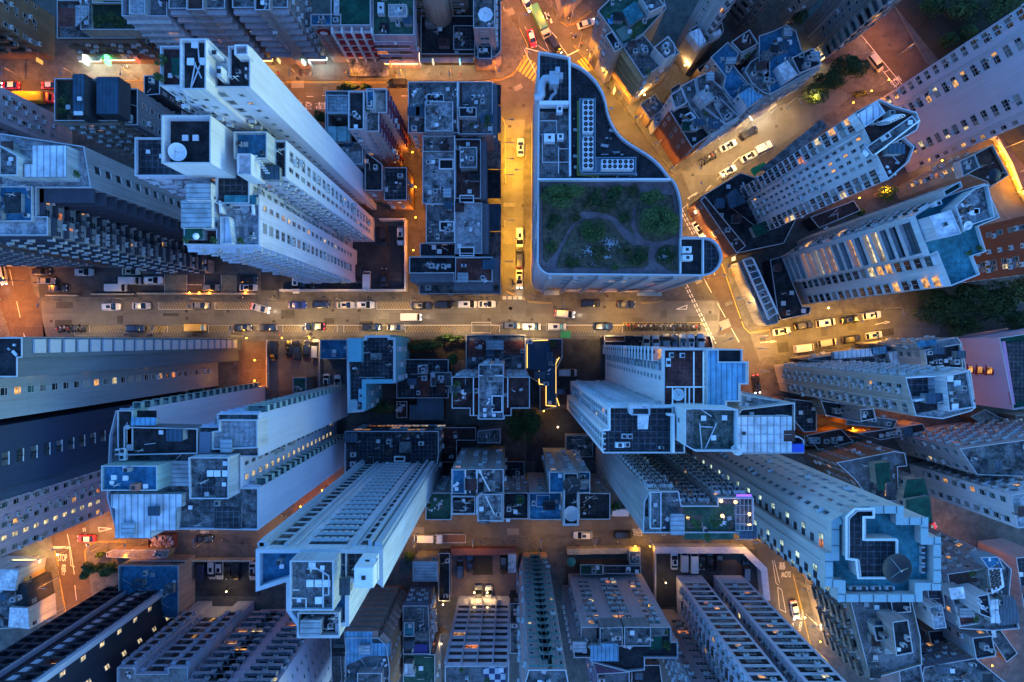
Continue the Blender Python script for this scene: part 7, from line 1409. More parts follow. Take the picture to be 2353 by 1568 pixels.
for i in range(24):
    c_ = rg.choice(cols); motorbike(T_('C1', 1080+i*28.5+rg.uniform(-4, 4), 1402+rg.uniform(-5, 5)), rg.choice((78, 84, 90, 96)), c_, f'{c_} motorcycle in the right hand bay, {N_[i]} along from the left', 'motorcycles in the right bay')
for i in range(9):
    c_ = rg.choice(cols); motorbike(T_('A1', 528+i*30+rg.uniform(-4, 4), 1422+rg.uniform(-10, 10)), rg.uniform(60, 120), c_, f'{c_} motorcycle in the left hand bay, {N_[i]} along from the left', 'motorcycles in the left bay')
for i in range(6):
    c_ = rg.choice(cols); motorbike(T_('C0', 1745+i*25, 1445-i*14), 110, c_, f'{c_} motorcycle outside the diagonal terrace, {N_[i]} along from the lower end', 'motorcycles by the diagonal terrace', .12)

# ------------------------------------------------------------------ street lamps and other lights
LO = (1.0, .31, .015); LY = (1.0, .45, .02); LW = (1.0, .55, .15); LC = (1.0, .62, .22)
hd = MB(); hd.box(0, 0, -.06, .75, .32, .12, 0, 0, .8); HD = hd.mesh('lamp_head', [flat('lamp_grey_blue', (.2, .24, .3))])
gl = MB(); gl.box(0, 0, -.08, .5, .24, .02); GLM = {}
LD = {}
LS = .82
rl = random.Random(2)
def spot_data(col, pw, ang=140):
    pw *= rl.choice((.55, .8, 1.1, 1.5))
    k = (col, round(pw), ang)
    if k not in LD:
        d = bpy.data.lights.new('lamp_light', 'SPOT'); d.energy = pw*LS; d.color = col; d.spot_size = R(ang); d.spot_blend = 1; d.shadow_soft_size = .25; LD[k] = d
    return LD[k]
def street_lamp(p, ang, col, pw, label, h=8.0, arm=1.8, group='street lamps'):
    x, y = xy(p); r = empty('street_lamp', (x, y, .12), R(ang)); tag(r, label, 'street lamp', group)
    b = MB(); b.tube([(0, 0, 0), (0, 0, 1)], .11, 8); b.tube([(0, 0, 1), (0, 0, h-.3), (.3, 0, h)], .07, 8); b.build('pole', [M_STEEL], r)
    b = MB(); b.tube([(.3, 0, h), (arm, 0, h+.15)], .05, 6); b.build('arm', [M_STEEL], r)
    o = link('lamp_head', HD, r); o.location = (arm, 0, h+.12)
    if col not in GLM: GLM[col] = gl.mesh('lamp_glass', [emit('lamp_glow_%d' % len(GLM), col, 12)])
    o2 = link('lamp_glass', GLM[col], o); o2.location = (0, 0, -.005)
    l = bpy.data.objects.new('lamp_light', spot_data(col, pw)); COL.objects.link(l); l.parent = r; l.location = (arm, 0, h-.1)
    return r
def wall_lamp(p, col, pw, label, h=3.0, k=None, group='wall lamps'):
    """a globe on a bracket; its bulb is what the camera sees"""
    x, y = xy(p, 1/(1-h/HC)); r = empty('wall_lamp', (x, y, h)); tag(r, label, 'wall lamp', group)
    b = MB(); b.lathe([(0, -.22), (.1, -.12), (.14, 0), (.1, .12), (0, .22)], 10); b.build('globe', [emit('globe_%d' % int(col[1]*99), col, 9)], r)
    b = MB(); b.tube([(0, 0, -.2), (0, 0, -h+.1)], .05, 6); b.build('post', [M_STEEL], r)
    l = bpy.data.lights.new('lamp_light', 'POINT'); l.energy = pw*LS*.7; l.color = col; l.shadow_soft_size = .25; lo = bpy.data.objects.new('lamp_light', l); COL.objects.link(lo); lo.parent = r; lo.location = (0, 0, .35)
    return r
def lamps(pts, ang, col, pw, where, order='from its left end', **kw):
    for i, p in enumerate(pts): street_lamp(p, ang[i] if isinstance(ang, (list, tuple)) else ang, col, pw, f'street lamp {where}, {ORD[i]} {order}', **kw)
U = 1.0
lamps([(x, 690) for x in (140, 303, 470, 640, 790, 955, 1120)], -90, LW, 900, 'on the upper kerb of the long street')
lamps([(x, 773) for x in (220, 390, 560, 720, 880, 1050, 1215, 1380, 1530)], 90, LC, 950, 'on the lower kerb of the long street')
lamps([(1290, 694), (1430, 694), (1625, 640)], [-90, -90, 0], LY, 1100, 'around the rounded prow of the curving building')
lamps([(1640, 785), (1625, 771), (1740, 772), (1712, 700)], [20, 60, 200, 180], LC, 1250, 'at the bright junction', 'from the lower left')
lamps([(1160, y) for y in (300, 350, 385, 420, 520, 610)], 0, LY, 2600, 'on the yellow lit side street', 'from the top')
lamps([(1203, y) for y in (410, 560)], 180, LY, 1300, 'on the right kerb of the yellow lit side street', 'from the top')
lamps([(x, 183) for x in (60, 190, 320, 450, 560, 690, 820, 930, 1040)], -90, LO, 1700, 'on the north pavement of the upper street')
lamps([(1140, 178), (1200, 145), (1192, 70), (1160, 20), (1265, 20), (1310, 55), (1330, 110), (1240, 285)], [-60, -30, 0, 0, 200, -90, 200, 100], LO, 1300, 'around the upper junction', 'going round from the left')
lamps([(1358, 142), (1392, 188), (1425, 232), (1462, 285), (1505, 342), (1540, 395)], 215, LY, 1100, 'on the outer kerb of the curving road', 'from the top')
lamps([(1580, 392), (1640, 348), (1700, 305), (1770, 262)], -55, LW, 800, 'on the diagonal terrace side of the bright street', 'from the lower end')
lamps([(1600, 452), (1662, 412), (1740, 366)], 125, LW, 750, 'on the slab side of the bright street', 'from the lower end')
lamps([(1590, 505), (1625, 560), (1668, 620), (1688, 690)], 180, (1.0, .5, .14), 1100, 'outside the bright shopfronts', 'from the top')
lamps([(1780, 752), (1860, 738), (1940, 724), (2030, 710)], -80, LY, 1500, 'on the upper kerb of the eastern street')
lamps([(1800, 816), (1890, 804), (1980, 790)], 100, LY, 1100, 'on the lower kerb of the eastern street')
lamps([(1742, 850), (1748, 930), (1738, 800)], 180, LO, 1000, 'on the road south of the bright junction', 'from the middle')
lamps([(1725, 1225), (1830, 1330), (1850, 1410), (1872, 1490)], [180, 170, 170, 170], LY, 1200, 'on the SLOW road at lower right', 'from the top')
lamps([(x, 1247) for x in (250, 330)], 90, LO, 1800, 'by the cream garden building')
lamps([(x, 1238) for x in (480, 640, 960, 1090, 1240, 1360, 1480, 1600)], 90, LY, 700, 'on the lower kerb of the southern street')
lamps([(124, 1262), (138, 1325), (150, 1395), (190, 1240)], [0, 0, 0, 180], LO, 3200, 'on the STOP road', 'from the top')
lamps([(8, 690), (20, 740), (80, 650), (62, 590)], [0, 0, 180, 180], LO, 2400, 'on the left edge road', 'from the middle', h=9)
lamps([(2003, 60), (2060, 130), (2130, 230), (2310, 340), (2345, 395)], [225]*5, LO, 1900, 'on the hillside road', 'from the top')
lamps([(1835, 232), (1800, 250)], [-60, -60], LW, 700, 'by the stepped lane', 'from the lower end')
# lamps between the buildings that the photograph shows as bright points
for i, (p, c_, pw, lab, h) in enumerate([
  ((585, 828), LO, 300, 'upper of two orange globe lamps in the brown court below the long street', 3), ((585, 875), LO, 300, 'lower of two orange globe lamps in the brown court below the long street', 3),
  ((435.5, 672.8), LO, 60, 'first of four round lamps on the parking court wall', 1.5), ((457.6, 672.8), LO, 60, 'second of four round lamps on the parking court wall', 1.5), ((481, 672.8), LO, 60, 'third of four round lamps on the parking court wall', 1.5), ((564, 672.4), LO, 60, 'rightmost of four round lamps on the parking court wall', 1.5),
  ((566, 777), LY, 130, 'globe lamp above the orange court on the lower pavement of the long street', 3), ((647.7, 777), LY, 110, 'left of two small globe lamps over the five car court wall', 3), ((711, 777), LY, 110, 'right of two small globe lamps over the five car court wall', 3),
  ((2003, 209), LO, 400, 'middle of three lamps along the rail by the stepped lane', 4), ((2042.6, 183), LO, 400, 'top lamp of the three along the rail by the stepped lane', 4), ((1961, 236), LO, 400, 'lowest lamp of the three along the rail by the stepped lane', 4),
  ((2165, 369), LO, 700, 'orange lamp under the giant mauve slab', 5), ((2036.6, 436.7), LO, 600, 'orange lamp over the shrubby lane between the two white slabs', 6), ((1904, 708), LW, 700, 'lamp by the small gate house of the eastern street', 5),
  ((1481, 218), LC, 500, 'bright lamp in the back lane beside the orange lit block', 5), ((1574, 150), LC, 350, 'bright lamp at the sharp foot of the stone grey tower', 5), ((1590, 148), LC, 250, 'small lamp just right of the sharp foot of the stone grey tower', 5),
  ((740, 1127), LO, 160, 'lamp on the red scallop court beside the big pale tower', 3), ((690.6, 1164.6), LO, 160, 'lamp at the tip of the red scallop court', 3), ((1282, 982), LC, 60, 'small lamp by the large dark tree', 3), ((1460, 1256), LY, 120, 'left of the gate lamps between the parasol court and the six car court', 2.5), ((1493, 1256), LY, 120, 'right of the gate lamps between the parasol court and the six car court', 2.5),
  ((290, 1278), LY, 120, 'lamp on the roof of the cream garden building', 3), ((132, 1275), (.6, 1.0, .35), 90, 'green glowing lamp at the corner of the orange lit building', 4), ((219, 1368), LC, 80, 'small lamp in the hedge court beside the dark balcony tower', 4),
  ((1018, 1390), LC, 130, 'lamp in the narrow lit lane', 4), ((1014, 1480), LC, 130, 'lower lamp in the narrow lit lane', 4), ((1885, 1475), LY, 400, 'cluster lamp below the old walk-up on the southern road', 4), ((1850, 1420), LC, 500, 'shop lamp at the foot of the old walk-up', 3.5), ((2183, 1236), LO, 500, 'lamp on the curved arm beside the crowned tower', 5),
  ((2085, 925), LO, 400, 'lamp in the upper orange alley near the pale slab tower', 4), ((1960, 985), LO, 300, 'lamp in the middle of the orange back alley', 4), ((2030, 975), LO, 300, 'lamp in the orange back alley beside the pink roof', 4), ((1900, 955), LO, 250, 'lamp at the left end of the orange back alley', 4), ((2140, 1000), LO, 500, 'lamp by the orange lit wall under the white slab', 4), ((2120, 990), LO, 200, 'small lamp among the clutter at the right end of the back alley', 4),
  ((955, 430), LO, 500, 'upper lamp in the orange alley west of the central row', 4), ((955, 500), LO, 500, 'middle lamp in the orange alley west of the central row', 4), ((950, 575), LO, 400, 'lower lamp in the orange alley west of the central row', 4), ((948, 350), LO, 350, 'topmost lamp in the orange alley west of the central row', 4),
  ((840, 470), LO, 60, 'faint lamp in the dark yard beside the white towers', 3), ((1975, 455), LO, 300, 'lamp in the lane below the white slab tower', 5), ((1250, 945), YL and LY, 80, 'lamp on the pool terrace steps', 2), ((1500, 920), LY, 60, 'lamp behind the white slot windowed tower', 2), ((480, 870), LY, 200, 'lamp over the green oval court at the foot of the curtain slab', 5),
  ((520, 1360), LC, 120, 'lamp under the edge of the lower left car park', 3), ((1090, 1362), LC, 120, 'lamp under the ribbon windowed slab', 3), ((1120, 1362), LC, 120, 'right hand lamp under the ribbon windowed slab', 3), ((1530, 1340), LC, 80, 'lamp on the ramp of the six car court', 3), ((2310, 1480), LO, 400, 'lamp on the orange court in the bottom right corner', 4), ((2280, 1530), LO, 300, 'lower lamp on the orange court in the bottom right corner', 4)]):
    wall_lamp(p, c_, pw, lab, h)
# lit shopfronts: light boxes over the pavement with their own glow
def shop(pts, col, s, pw, label, h=3.6, dp=.5, sign=None):
    w = [xy(p) for p in P(pts)]; r = empty('shopfront', (w[0][0], w[0][1], .12)); tag(r, label, 'shopfront')
    for a, c in zip(w, w[1:]):
        d = math.hypot(c[0]-a[0], c[1]-a[1]); an = math.atan2(c[1]-a[1], c[0]-a[0]); mx, my = (a[0]+c[0])/2, (a[1]+c[1])/2
        b = MB(); b.box(mx-w[0][0], my-w[0][1], h, d-.2, dp, .7, an, 0); b.build('light_box', [emit('sign_%02d%02d%02d_%d' % (*[int(x*99) for x in col], int(s*10)), col, s*.4)], r)
        b = MB(); b.box(mx-w[0][0], my-w[0][1], h+.7, d, dp*1.3, .15, an, 0); b.build('canopy', [M_STEEL], r)
        L_ = bpy.data.lights.new('shop_light', 'AREA'); L_.shape = 'RECTANGLE'; L_.size = max(.5, d-.4); L_.size_y = .5; L_.energy = pw*d*LS*.5; L_.color = col
        o = bpy.data.objects.new('shop_light', L_); COL.objects.link(o); o.parent = r; o.location = (mx-w[0][0], my-w[0][1], h-.1); o.rotation_euler = (0, 0, an)
    return r
WHT = (1.0, .86, .62)
shop('970,148 1090,148', (1, .74, .38), 8, 150, 'bright shopfront row under the podium roof at top centre', dp=2.2); shop('962,128 966,155', (1, .6, .25), 14, 200, 'glaring shop sign on the side of the shop house at top centre')
shop('1662,455 1668,460', WHT, 2, 30, 'small white sign by the podium corner'); shop('1610,476 1640,512 1660,545', WHT, 16, 300, 'glaring shopfront strip along the brown podium, facing the bright junction', dp=.9); shop('1660,555 1682,590', (1, .8, .55), 5, 120, 'lower bright shopfront of the brown podium', dp=.8)
shop('1712,285 1766,252', WHT, 4, 50, 'white lit shopfront below the diagonal terrace', dp=1.0); shop('1640,330 1690,300', (1, .75, .4), 1.2, 25, 'dim warm shopfront below the diagonal terrace')
shop('205,153 255,153', (.95, 1, .75), 2.5, 90, 'pale green-white shopfront on the north side of the upper street', dp=.8); shop('275,152 330,152', (1, .8, .45), 2, 70, 'warm shopfront right of the green sign on the upper street')
shop('712,150 762,150', (.75, .95, .9), 2.5, 70, 'cool white and green shopfront left of the school', dp=.7); shop('600,153 640,153', (1, .5, .12), 3, 60, 'amber shopfront below the matching banded slabs')
shop('1860,156 1905,120', (1, .8, .4), 1.5, 90, 'glow of the garden court behind the diagonal terrace'); shop('1870,1420 1880,1452', WHT, 2, 60, 'bright doorway at the foot of the old walk-up'); shop('55,1278 118,1278', (1, .7, .2), 3, 60, 'amber lit canopy edge above the orange building on the STOP road', dp=.6)
shop('890,160 965,160', (1, .62, .2), 3, 60, 'amber lit shop windows under the shop house', dp=.5)
def signbox(p, h, col, s, label, w=.5, L=2.2, ang=0):
    x, y = xy(p); r = empty('hanging_sign', (x, y, h)); tag(r, label, 'sign'); b = MB(); b.box(0, 0, -1, w, L, 2.0, R(ang)); b.build('sign_box', [emit('signbox_%d_%d_%d' % tuple(int(q*99) for q in col), col, s*.35)], r)
    b = MB(); b.tube([(0, L/2, .5), (0, L/2+1.4, .5)], .05, 5); b.build('bracket', [M_STEEL], r)
signbox((227, 156), 5, (.75, 1, .8), 3, 'white glowing sign box over the upper street pavement'); signbox((275, 157), 5, (.1, 1, .2), 3, 'green glowing sign box over the upper street pavement'); signbox((712, 156), 5, (.5, 1, .75), 2, 'pale green sign box hanging left of the school')
# light ramp along the right edge road
r = empty('lit_parapet', (*xy((2305, 395)), .2)); tag(r, 'orange lit parapet wall curving along the road at the right edge', 'wall'); b = MB()
pp = [xy(p) for p in P('2250,308 2282,322 2312,375 2338,440 2365,480')]; l0 = r.location
for a, c in zip(pp, pp[1:]): d = math.dist(a, c); b.box((a[0]+c[0])/2-l0.x, (a[1]+c[1])/2-l0.y, 0, d+.5, .7, 1.2, math.atan2(c[1]-a[1], c[0]-a[0]))
b.build('wall', [wallm((.5, .4, .26), .3)], r)
for i, t_ in enumerate((.15, .4, .62, .85)):
    x_ = 2290+t_*62; y_ = 330+t_*130; wall_lamp((x_, y_), LY, 600, f'parapet lamp on the right edge road, {ORD[i]} from the top', 1.8)

# ------------------------------------------------------------------ foliage
def leafm(name, a, b_):
    if name in MATS: return MATS[name]
    m, t, b = base_mat(name, .7, .25); g = node(t, 'ShaderNodeNewGeometry'); n = node(t, 'ShaderNodeTexNoise', i_Scale=1.6, i_Detail=3.0); t.links.new(g.outputs['Position'], n.inputs['Vector'])
    r = node(t, 'ShaderNodeValToRGB'); r.color_ramp.elements[0].position = .35; r.color_ramp.elements[1].position = .65; r.color_ramp.elements[0].color = (*a, 1); r.color_ramp.elements[1].color = (*b_, 1)
    t.links.new(n.outputs[0], r.inputs[0]); t.links.new(r.outputs[0], b.inputs['Base Color']); MATS[name] = m; return m
LF = leafm('leaf_green', (.035, .075, .02), (.10, .16, .05)); LFD = leafm('leaf_dark', (.02, .05, .018), (.06, .105, .035)); LFY = leafm('leaf_yellowish', (.05, .06, .02), (.10, .11, .045))
BARK = flat('bark', (.07, .05, .035), .9)
def leaves(name, cx, cy, z0, rx, ry, rz, n, leaf, mat, parent, seed, lumps=9):
    rs = np.random.RandomState(seed); L = lumps; th = rs.rand(L)*6.283; rr = np.sqrt(rs.rand(L))*.72
    lc = np.stack([np.cos(th)*rr*rx, np.sin(th)*rr*ry, rs.rand(L)*rz*.55+rz*.25], 1); lr = rs.uniform(.3, .55, L)
    ci = rs.randint(0, L, n); v = rs.normal(size=(n, 3)); v /= np.linalg.norm(v, axis=1)[:, None]; v[:, 2] = np.abs(v[:, 2])*1.0-.15
    rad = lr[ci]*(.75+.35*rs.rand(n)); c = lc[ci]+v*rad[:, None]*np.array([rx, ry, rz])
    nrm = v*.7+rs.normal(size=(n, 3))*.5; nrm /= np.linalg.norm(nrm, axis=1)[:, None]
    a = np.cross(nrm, rs.normal(size=(n, 3))); a /= np.linalg.norm(a, axis=1)[:, None]; b_ = np.cross(nrm, a); s = leaf*rs.uniform(.6, 1.3, n)[:, None]
    P4 = np.stack([c-a*s, c-b_*s*.6, c+a*s, c+b_*s*.6], 1).reshape(-1, 3)+np.array([cx, cy, z0])
    me = bpy.data.meshes.new(name); me.vertices.add(len(P4)); me.vertices.foreach_set('co', P4.ravel()); me.loops.add(len(P4)); me.loops.foreach_set('vertex_index', np.arange(len(P4), dtype=np.int32))
    me.polygons.add(n); me.polygons.foreach_set('loop_start', np.arange(0, 4*n, 4, dtype=np.int32)); me.materials.append(mat); me.update(calc_edges=True); return link(name, me, parent)
TS = [0]
def tree(p, k, rx, ry, h, label, n=2600, mat=None, leaf=.2, z=None, group=None, name='tree', trunk=.35):
    TS[0] += 1; kk = k*HC/(HC-h*.6) if k == 1 else k; x, y = xy(p, kk); rx *= SC/kk; ry *= SC/kk; z = (zk(k) if k > 1 else .12) if z is None else z
    r = empty(name, (x, y, z)); tag(r, label, 'tree' if name == 'tree' else 'shrub', group)
    if trunk:
        b = MB(); rg = random.Random(TS[0]); b.tube([(0, 0, 0), (.1, 0, h*.3), (.1, .1, h*.55)], trunk*.5, 7)
        for i in range(5):
            a = i*1.26+rg.random(); b.tube([(.1, 0, h*(.25+.06*i)), (math.cos(a)*rx*.3, math.sin(a)*ry*.3, h*.5), (math.cos(a)*rx*.6, math.sin(a)*ry*.6, h*.7)], trunk*.2, 5)
        b.build('trunk', [BARK], r)
    leaves('crown', 0, 0, h*.25, rx, ry, h*.75, n, leaf, mat or LFD, r, TS[0], 12 if n > 2000 else 7); return r
def shrub(p, k, rx, label, n=260, mat=None, h=1.2, leaf=.13, group=None, ry=None): return tree(p, k, rx, ry or rx, h, label, n, mat or LF, leaf, None, group, 'shrub', .1)
tree(T_('C1', 530, 268), KC, 51, 27, 4.5, 'broad dark tree in the upper left corner of the roof garden', 6500, LF, .16)
tree(T_('C1', 1300, 300), KC, 26, 20, 4.5, 'smaller lobe shaped tree north of the big round one in the roof garden', 2600, LF, .16)
tree(T_('C1', 1365, 500), KC, 45, 40, 5.0, 'largest dark tree in the right half of the roof garden', 7000, LF, .16)
for i, (u, v, rr, m_, lab) in enumerate([(645, 435, 12, LFY, 'yellow-green shrub beside the bend of the garden path'), (435, 690, 17, LF, 'round shrub near the left tip of the path'), (800, 560, 28, LF, 'wide low shrub inside the path loop'), (850, 740, 22, LFY, 'spiky grass clump beside the white flowers'), (1080, 740, 15, LFY, 'shrub right of the white flowers'),
      (880, 370, 17, LFY, 'shrub above the top of the path loop'), (1150, 200, 16, LFY, 'olive shrub in the upper middle of the roof garden'), (1000, 190, 13, LF, 'small dark shrub near the garden parapet'), (740, 310, 12, LFY, 'olive shrub right of the broad dark tree'), (990, 870, 9, LF, 'little shrub on the lower edge of the bed'), (600, 830, 18, LFD, 'flowering low shrub in the lower left bed'),
      (1440, 790, 22, LFD, 'shrub ring in the small oval bed'), (1200, 800, 24, LFD, 'dark shrub patch in the lower right of the path loop'), (450, 480, 20, LFD, 'dark shrub patch on the left side of the roof garden'), (820, 250, 20, LFD, 'grey-green shrub patch in the upper bed'), (960, 270, 20, LFD, 'second grey-green shrub patch in the upper bed'), (1060, 430, 14, LFD, 'shrub between the two path arms')]):
    shrub(T_('C1', u, v), KC, rr, lab, int(rr*rr*2.6)+150, m_, 1.0)
def flowers(p, k, rx, ry, n, seed, label):
    rg = np.random.RandomState(seed); x, y = xy(p, k); b = MB(); lc = rg.rand(6)*6.28
    for _ in range(n):
        a = lc[rg.randint(6)]+rg.normal()*.35; q = abs(rg.normal())*.75; b.box(x+math.cos(a)*q*rx*SC/k, y+math.sin(a)*q*ry*SC/k, zk(k)+.5+rg.rand()*.3, .14, .14, .05, rg.rand()*3)
    o = b.build('flowers', [flat('petal_white', (.34, .36, .40))]); o['kind'] = 'stuff'; tag(o, label, 'flowers')
flowers(T_('C1', 940, 680), KC, 14, 13, 130, 1, 'white flowers in the path loop'); flowers(T_('C1', 925, 790), KC, 10, 7, 60, 2, 'white flowers below the main patch'); flowers(T_('C1', 1420, 770), KC, 9, 11, 60, 3, 'white flowers in the small oval bed'); flowers(T_('C1', 750, 730), KC, 12, 10, 60, 5, 'scattered pale flowers in the roof garden')
for i, (tl, u, v, rx, ry, h, m_, n, lab) in enumerate([
  ('D1', 1560, 1230, 52, 42, 9, LFD, 5200, 'big dark tree at the end of the eastern street, leftmost of the grove'), ('D1', 1820, 1180, 50, 40, 10, LFD, 5000, 'big dark tree in the middle of the grove by the eastern street'), ('D1', 2120, 1200, 60, 48, 10, LFD, 6000, 'big dark tree at the right side of the grove by the eastern street'),
  ('D1', 1750, 1390, 40, 22, 8, LFD, 3000, 'lower dark tree of the grove above the low row'), ('D1', 2300, 1350, 40, 26, 8, LFD, 3000, 'dark tree cut by the right edge'), ('D1', 2270, 1080, 34, 26, 9, LFD, 2600, 'dark tree tucked under the red brick tower'),
  ('D0', 800, 590, 40, 30, 8, LFD, 3800, 'dark tree by the SLOW road, right one of the lane pair'), ('D0', 620, 720, 34, 26, 8, LFD, 3000, 'dark tree in the middle of the stepped lane'), ('D0', 500, 830, 30, 22, 7, LF, 2600, 'greener tree at the lower end of the stepped lane'), ('D0', 890, 840, 16, 8, 3, LFY, 900, 'lamp lit hedge along the rail by the stepped lane'),
  ('D0', 330, 120, 30, 30, 7, LFD, 1800, 'dark tree squeezed between the towers at the top edge'), ('D1', 1120, 230, 20, 18, 7, LF, 1500, 'tree lit orange in the lane under the white slab'), ('D1', 880, 390, 22, 12, 4, LFD, 1000, 'dark shrubbery tree beside the orange lane'),
  ('C2', 170, 770, 40, 42, 11, LFD, 4800, 'large very dark tree below the cross shaped block'), ('C2', 445, 110, 11, 24, 5, LF, 1100, 'slim green tree on the pool podium'), ('C2', 308, 208, 9, 9, 3, LF, 400, 'small round tree in the pool'), ('B2', 1500, 70, 60, 12, 4, LFD, 2600, 'long dark hedge trees south of the long street'), ('B2', 1780, 200, 16, 14, 5, LF, 900, 'tree at the top of the orange steps'),
  ('B2', 1310, 330, 12, 30, 5, LFD, 1200, 'dark tree beside the grid roofed house'), ('B1', 1760, 1500, 30, 8, 4, LFD, 1000, 'dark tree overhanging the pavement by the pink courts'), ('A3', 790, 580, 24, 20, 6, LF, 2000, 'round tree on the corner of the STOP road'), ('A3', 940, 570, 30, 16, 5, LF, 1900, 'hedge trees with small lights beside the STOP road'), ('A3', 890, 440, 12, 6, 3, LF, 500, 'small tree on the garden building corner'),
  ('B2', 1140, 600, 40, 22, 8, LFD, 2400, 'black tree in the yard inside the cyan block'), ('B0', 870, 790, 26, 9, 5, LFD, 1300, 'tree overhanging the upper street by the rooftop row'), ('B0', 1010, 770, 14, 6, 4, LFD, 600, 'tree top right of the rooftop row beside the upper street'), ('B0', 615, 1040, 14, 14, 5, LFD, 800, 'dark tree behind the white tower wall'), ('B1', 1100, 260, 18, 16, 5, LFD, 900, 'dark tree in the yard by the orange alley'),
  ('A2', 1880, 500, 24, 8, 4, LFD, 900, 'clipped hedge around the green oval court'), ('C3', 1000, 20, 14, 12, 5, LF, 700, 'tree beside the ribbed tower on the southern street'), ('B3', 1390, 455, 12, 14, 4, LF, 700, 'tree by the gate between the big pale tower and the sheet roofed store')]):
    tree(T_(tl, u, v), 1, rx, ry, h, lab, n, m_, .24)
for i, (tl, u, v, k, rr, lab) in enumerate([('A0', 1450, 560, 1.93, 14, 'bush on the left terrace of the tallest white tower, upper one'), ('A0', 1445, 700, 1.93, 15, 'bush on the left terrace of the tallest white tower, lower one'), ('A0', 860, 190, 1.11, 22, 'roof garden bush left of the tan parapet'), ('A0', 990, 170, 1.11, 24, 'roof garden bush in the middle of the top left terrace'), ('A0', 1080, 210, 1.11, 15, 'roof garden bush by the broad white parapet'),
   ('A0', 580, 900, 1.29, 12, 'plants on the sunken edge terrace of the old block'), ('A0', 575, 1000, 1.29, 10, 'lower plants on the sunken edge terrace of the old block'), ('A1', 700, 60, 1.58, 9, 'plants on the fin slab terrace'), ('A1', 1680, 640, 1.63, 9, 'plants in the left corner of the small dark garden of the white tower'), ('A1', 1900, 640, 1.63, 10, 'plants in the right corner of the small dark garden of the white tower'), ('A1', 2150, 645, 1.63, 7, 'potted plants on the furnished white terrace'),
   ('B2', 1820, 420, 1.24, 9, 'hedge on the left red deck of the cross shaped block'), ('B2', 1815, 510, 1.24, 8, 'lower hedge on the left red deck of the cross shaped block'), ('B0', 2080, 1110, 1.14, 12, 'bushy planter on the blue-grey tenement terrace'), ('B0', 1945, 1120, 1.14, 6, 'slim planter on the blue-grey tenement terrace'), ('B0', 2090, 1050, 1.14, 9, 'planter bed on the tenement terrace nearest the yellow street'),
   ('C0', 1190, 255, 1.13, 15, 'leafy planter beside the green decking'), ('C0', 1150, 330, 1.13, 9, 'reddish planter by the green decking'), ('C0', 930, 160, 1.13, 7, 'planter left of the paddling pool'), ('C0', 1850, 1090, 1.12, 9, 'planter on the courtyard roof of the diagonal terrace'), ('C0', 1790, 1020, 1.12, 7, 'second planter on the courtyard roof of the diagonal terrace'), ('C0', 2160, 510, 1.13, 9, 'leafy planter among the blue roofs'), ('C0', 1280, 650, 1.125, 9, 'dark planter on the plank terrace'),
   ('D1', 1835, 750, 1.51, 6, 'left clipped shrub on the blue tiled roof terrace'), ('D1', 1920, 715, 1.51, 6, 'right clipped shrub on the blue tiled roof terrace'), ('C2', 150, 1440, 1.16, 10, 'plants on the glass roofed terrace'), ('B2', 1570, 1470, 1.16, 8, 'climbers on the left low cream block'), ('C3', 1450, 1230, 1.24, 11, 'round tree on the roof ledge of the three bay block'), ('C3', 1440, 1105, 1.24, 6, 'small shrub on the corner of the three bay block'),
   ('C2', 1680, 1640, 1.62, 13, 'shrub bed on the party terrace, left'), ('C2', 1860, 1620, 1.62, 16, 'shrub bed on the party terrace, middle'), ('C2', 1800, 1760, 1.62, 12, 'shrub bed on the party terrace, lower edge'), ('D3', 1860, 600, 1.2, 9, 'plants in the red-brown court of the rooftop cluster'), ('D3', 1920, 1000, 1.2, 9, 'plants beside the red court'), ('D2', 1300, 130, 1.1, 9, 'bush on the low row of white and blue roofs'), ('B3', 2080, 1530, 1.29, 8, 'plants on the checkerboard terrace'), ('B3', 1860, 1430, 1.29, 6, 'small plant on the checkerboard terrace edge')]):
    shrub(T_(tl, u, v), k, rr, lab, int(rr*18)+120)
# ------------------------------------------------------------------ satellite dishes, parasols, furniture
def dish(p, k, r_px, label, tilt=(0, 0), mat=None, seg=24):
    x, y, z = px(p, k); r = r_px*SC/k; e = empty('satellite_dish', (x, y, z)); tag(e, label, 'satellite dish', 'satellite dishes'); ro = Matrix.Rotation(R(tilt[0]), 4, 'X') @ Matrix.Rotation(R(tilt[1]), 4, 'Y'); zc = r*.75+.3
    b = MB(); b.lathe([(0, 0), (r*.35, .03*r), (r*.7, .14*r), (r, .3*r), (r*1.02, .3*r), (r, .27*r), (r*.7, .08*r), (0, -.05)], seg, (0, 0, zc), 0, ro); b.build('reflector', [mat or M_WHITE], e, True)
    b = MB(); c = ro @ Vector((0, 0, r*.75)); 
    for a in range(3):
        t = a*2.094; q = ro @ Vector((math.cos(t)*r*.8, math.sin(t)*r*.8, r*.2)); b.tube([(q.x, q.y, q.z+zc), (c.x, c.y, c.z+zc)], .03, 5)
    b.build('feed_arm', [M_STEEL], e); b = MB(); b.lathe([(0, 0), (.13, 0), (.13, .3), (0, .3)], 8, (c.x, c.y, c.z+zc-.1)); b.build('feed_horn', [M_STEEL], e)
    b = MB(); b.tube([(0, 0, 0), (0, 0, zc)], .1, 7); b.tube([(.5, 0, 0), (0, 0, zc*.6)], .04, 5); b.tube([(-.5, .3, 0), (0, 0, zc*.6)], .04, 5); b.build('mast', [M_STEEL], e)
dish(T_('A0', 1612, 1367), 1.75, 20, 'biggest white dish, standing in the roof box of the middle white tower', (12, 8)); dish(T_('C2', 1533, 505), 1.62, 14, 'white dish caged by poles on the red tiled deck', (0, 0)); dish(T_('C2', 2043, 1000), 1.74, 13, 'white dish on the corner of the mossy stair tower', (-38, 10))
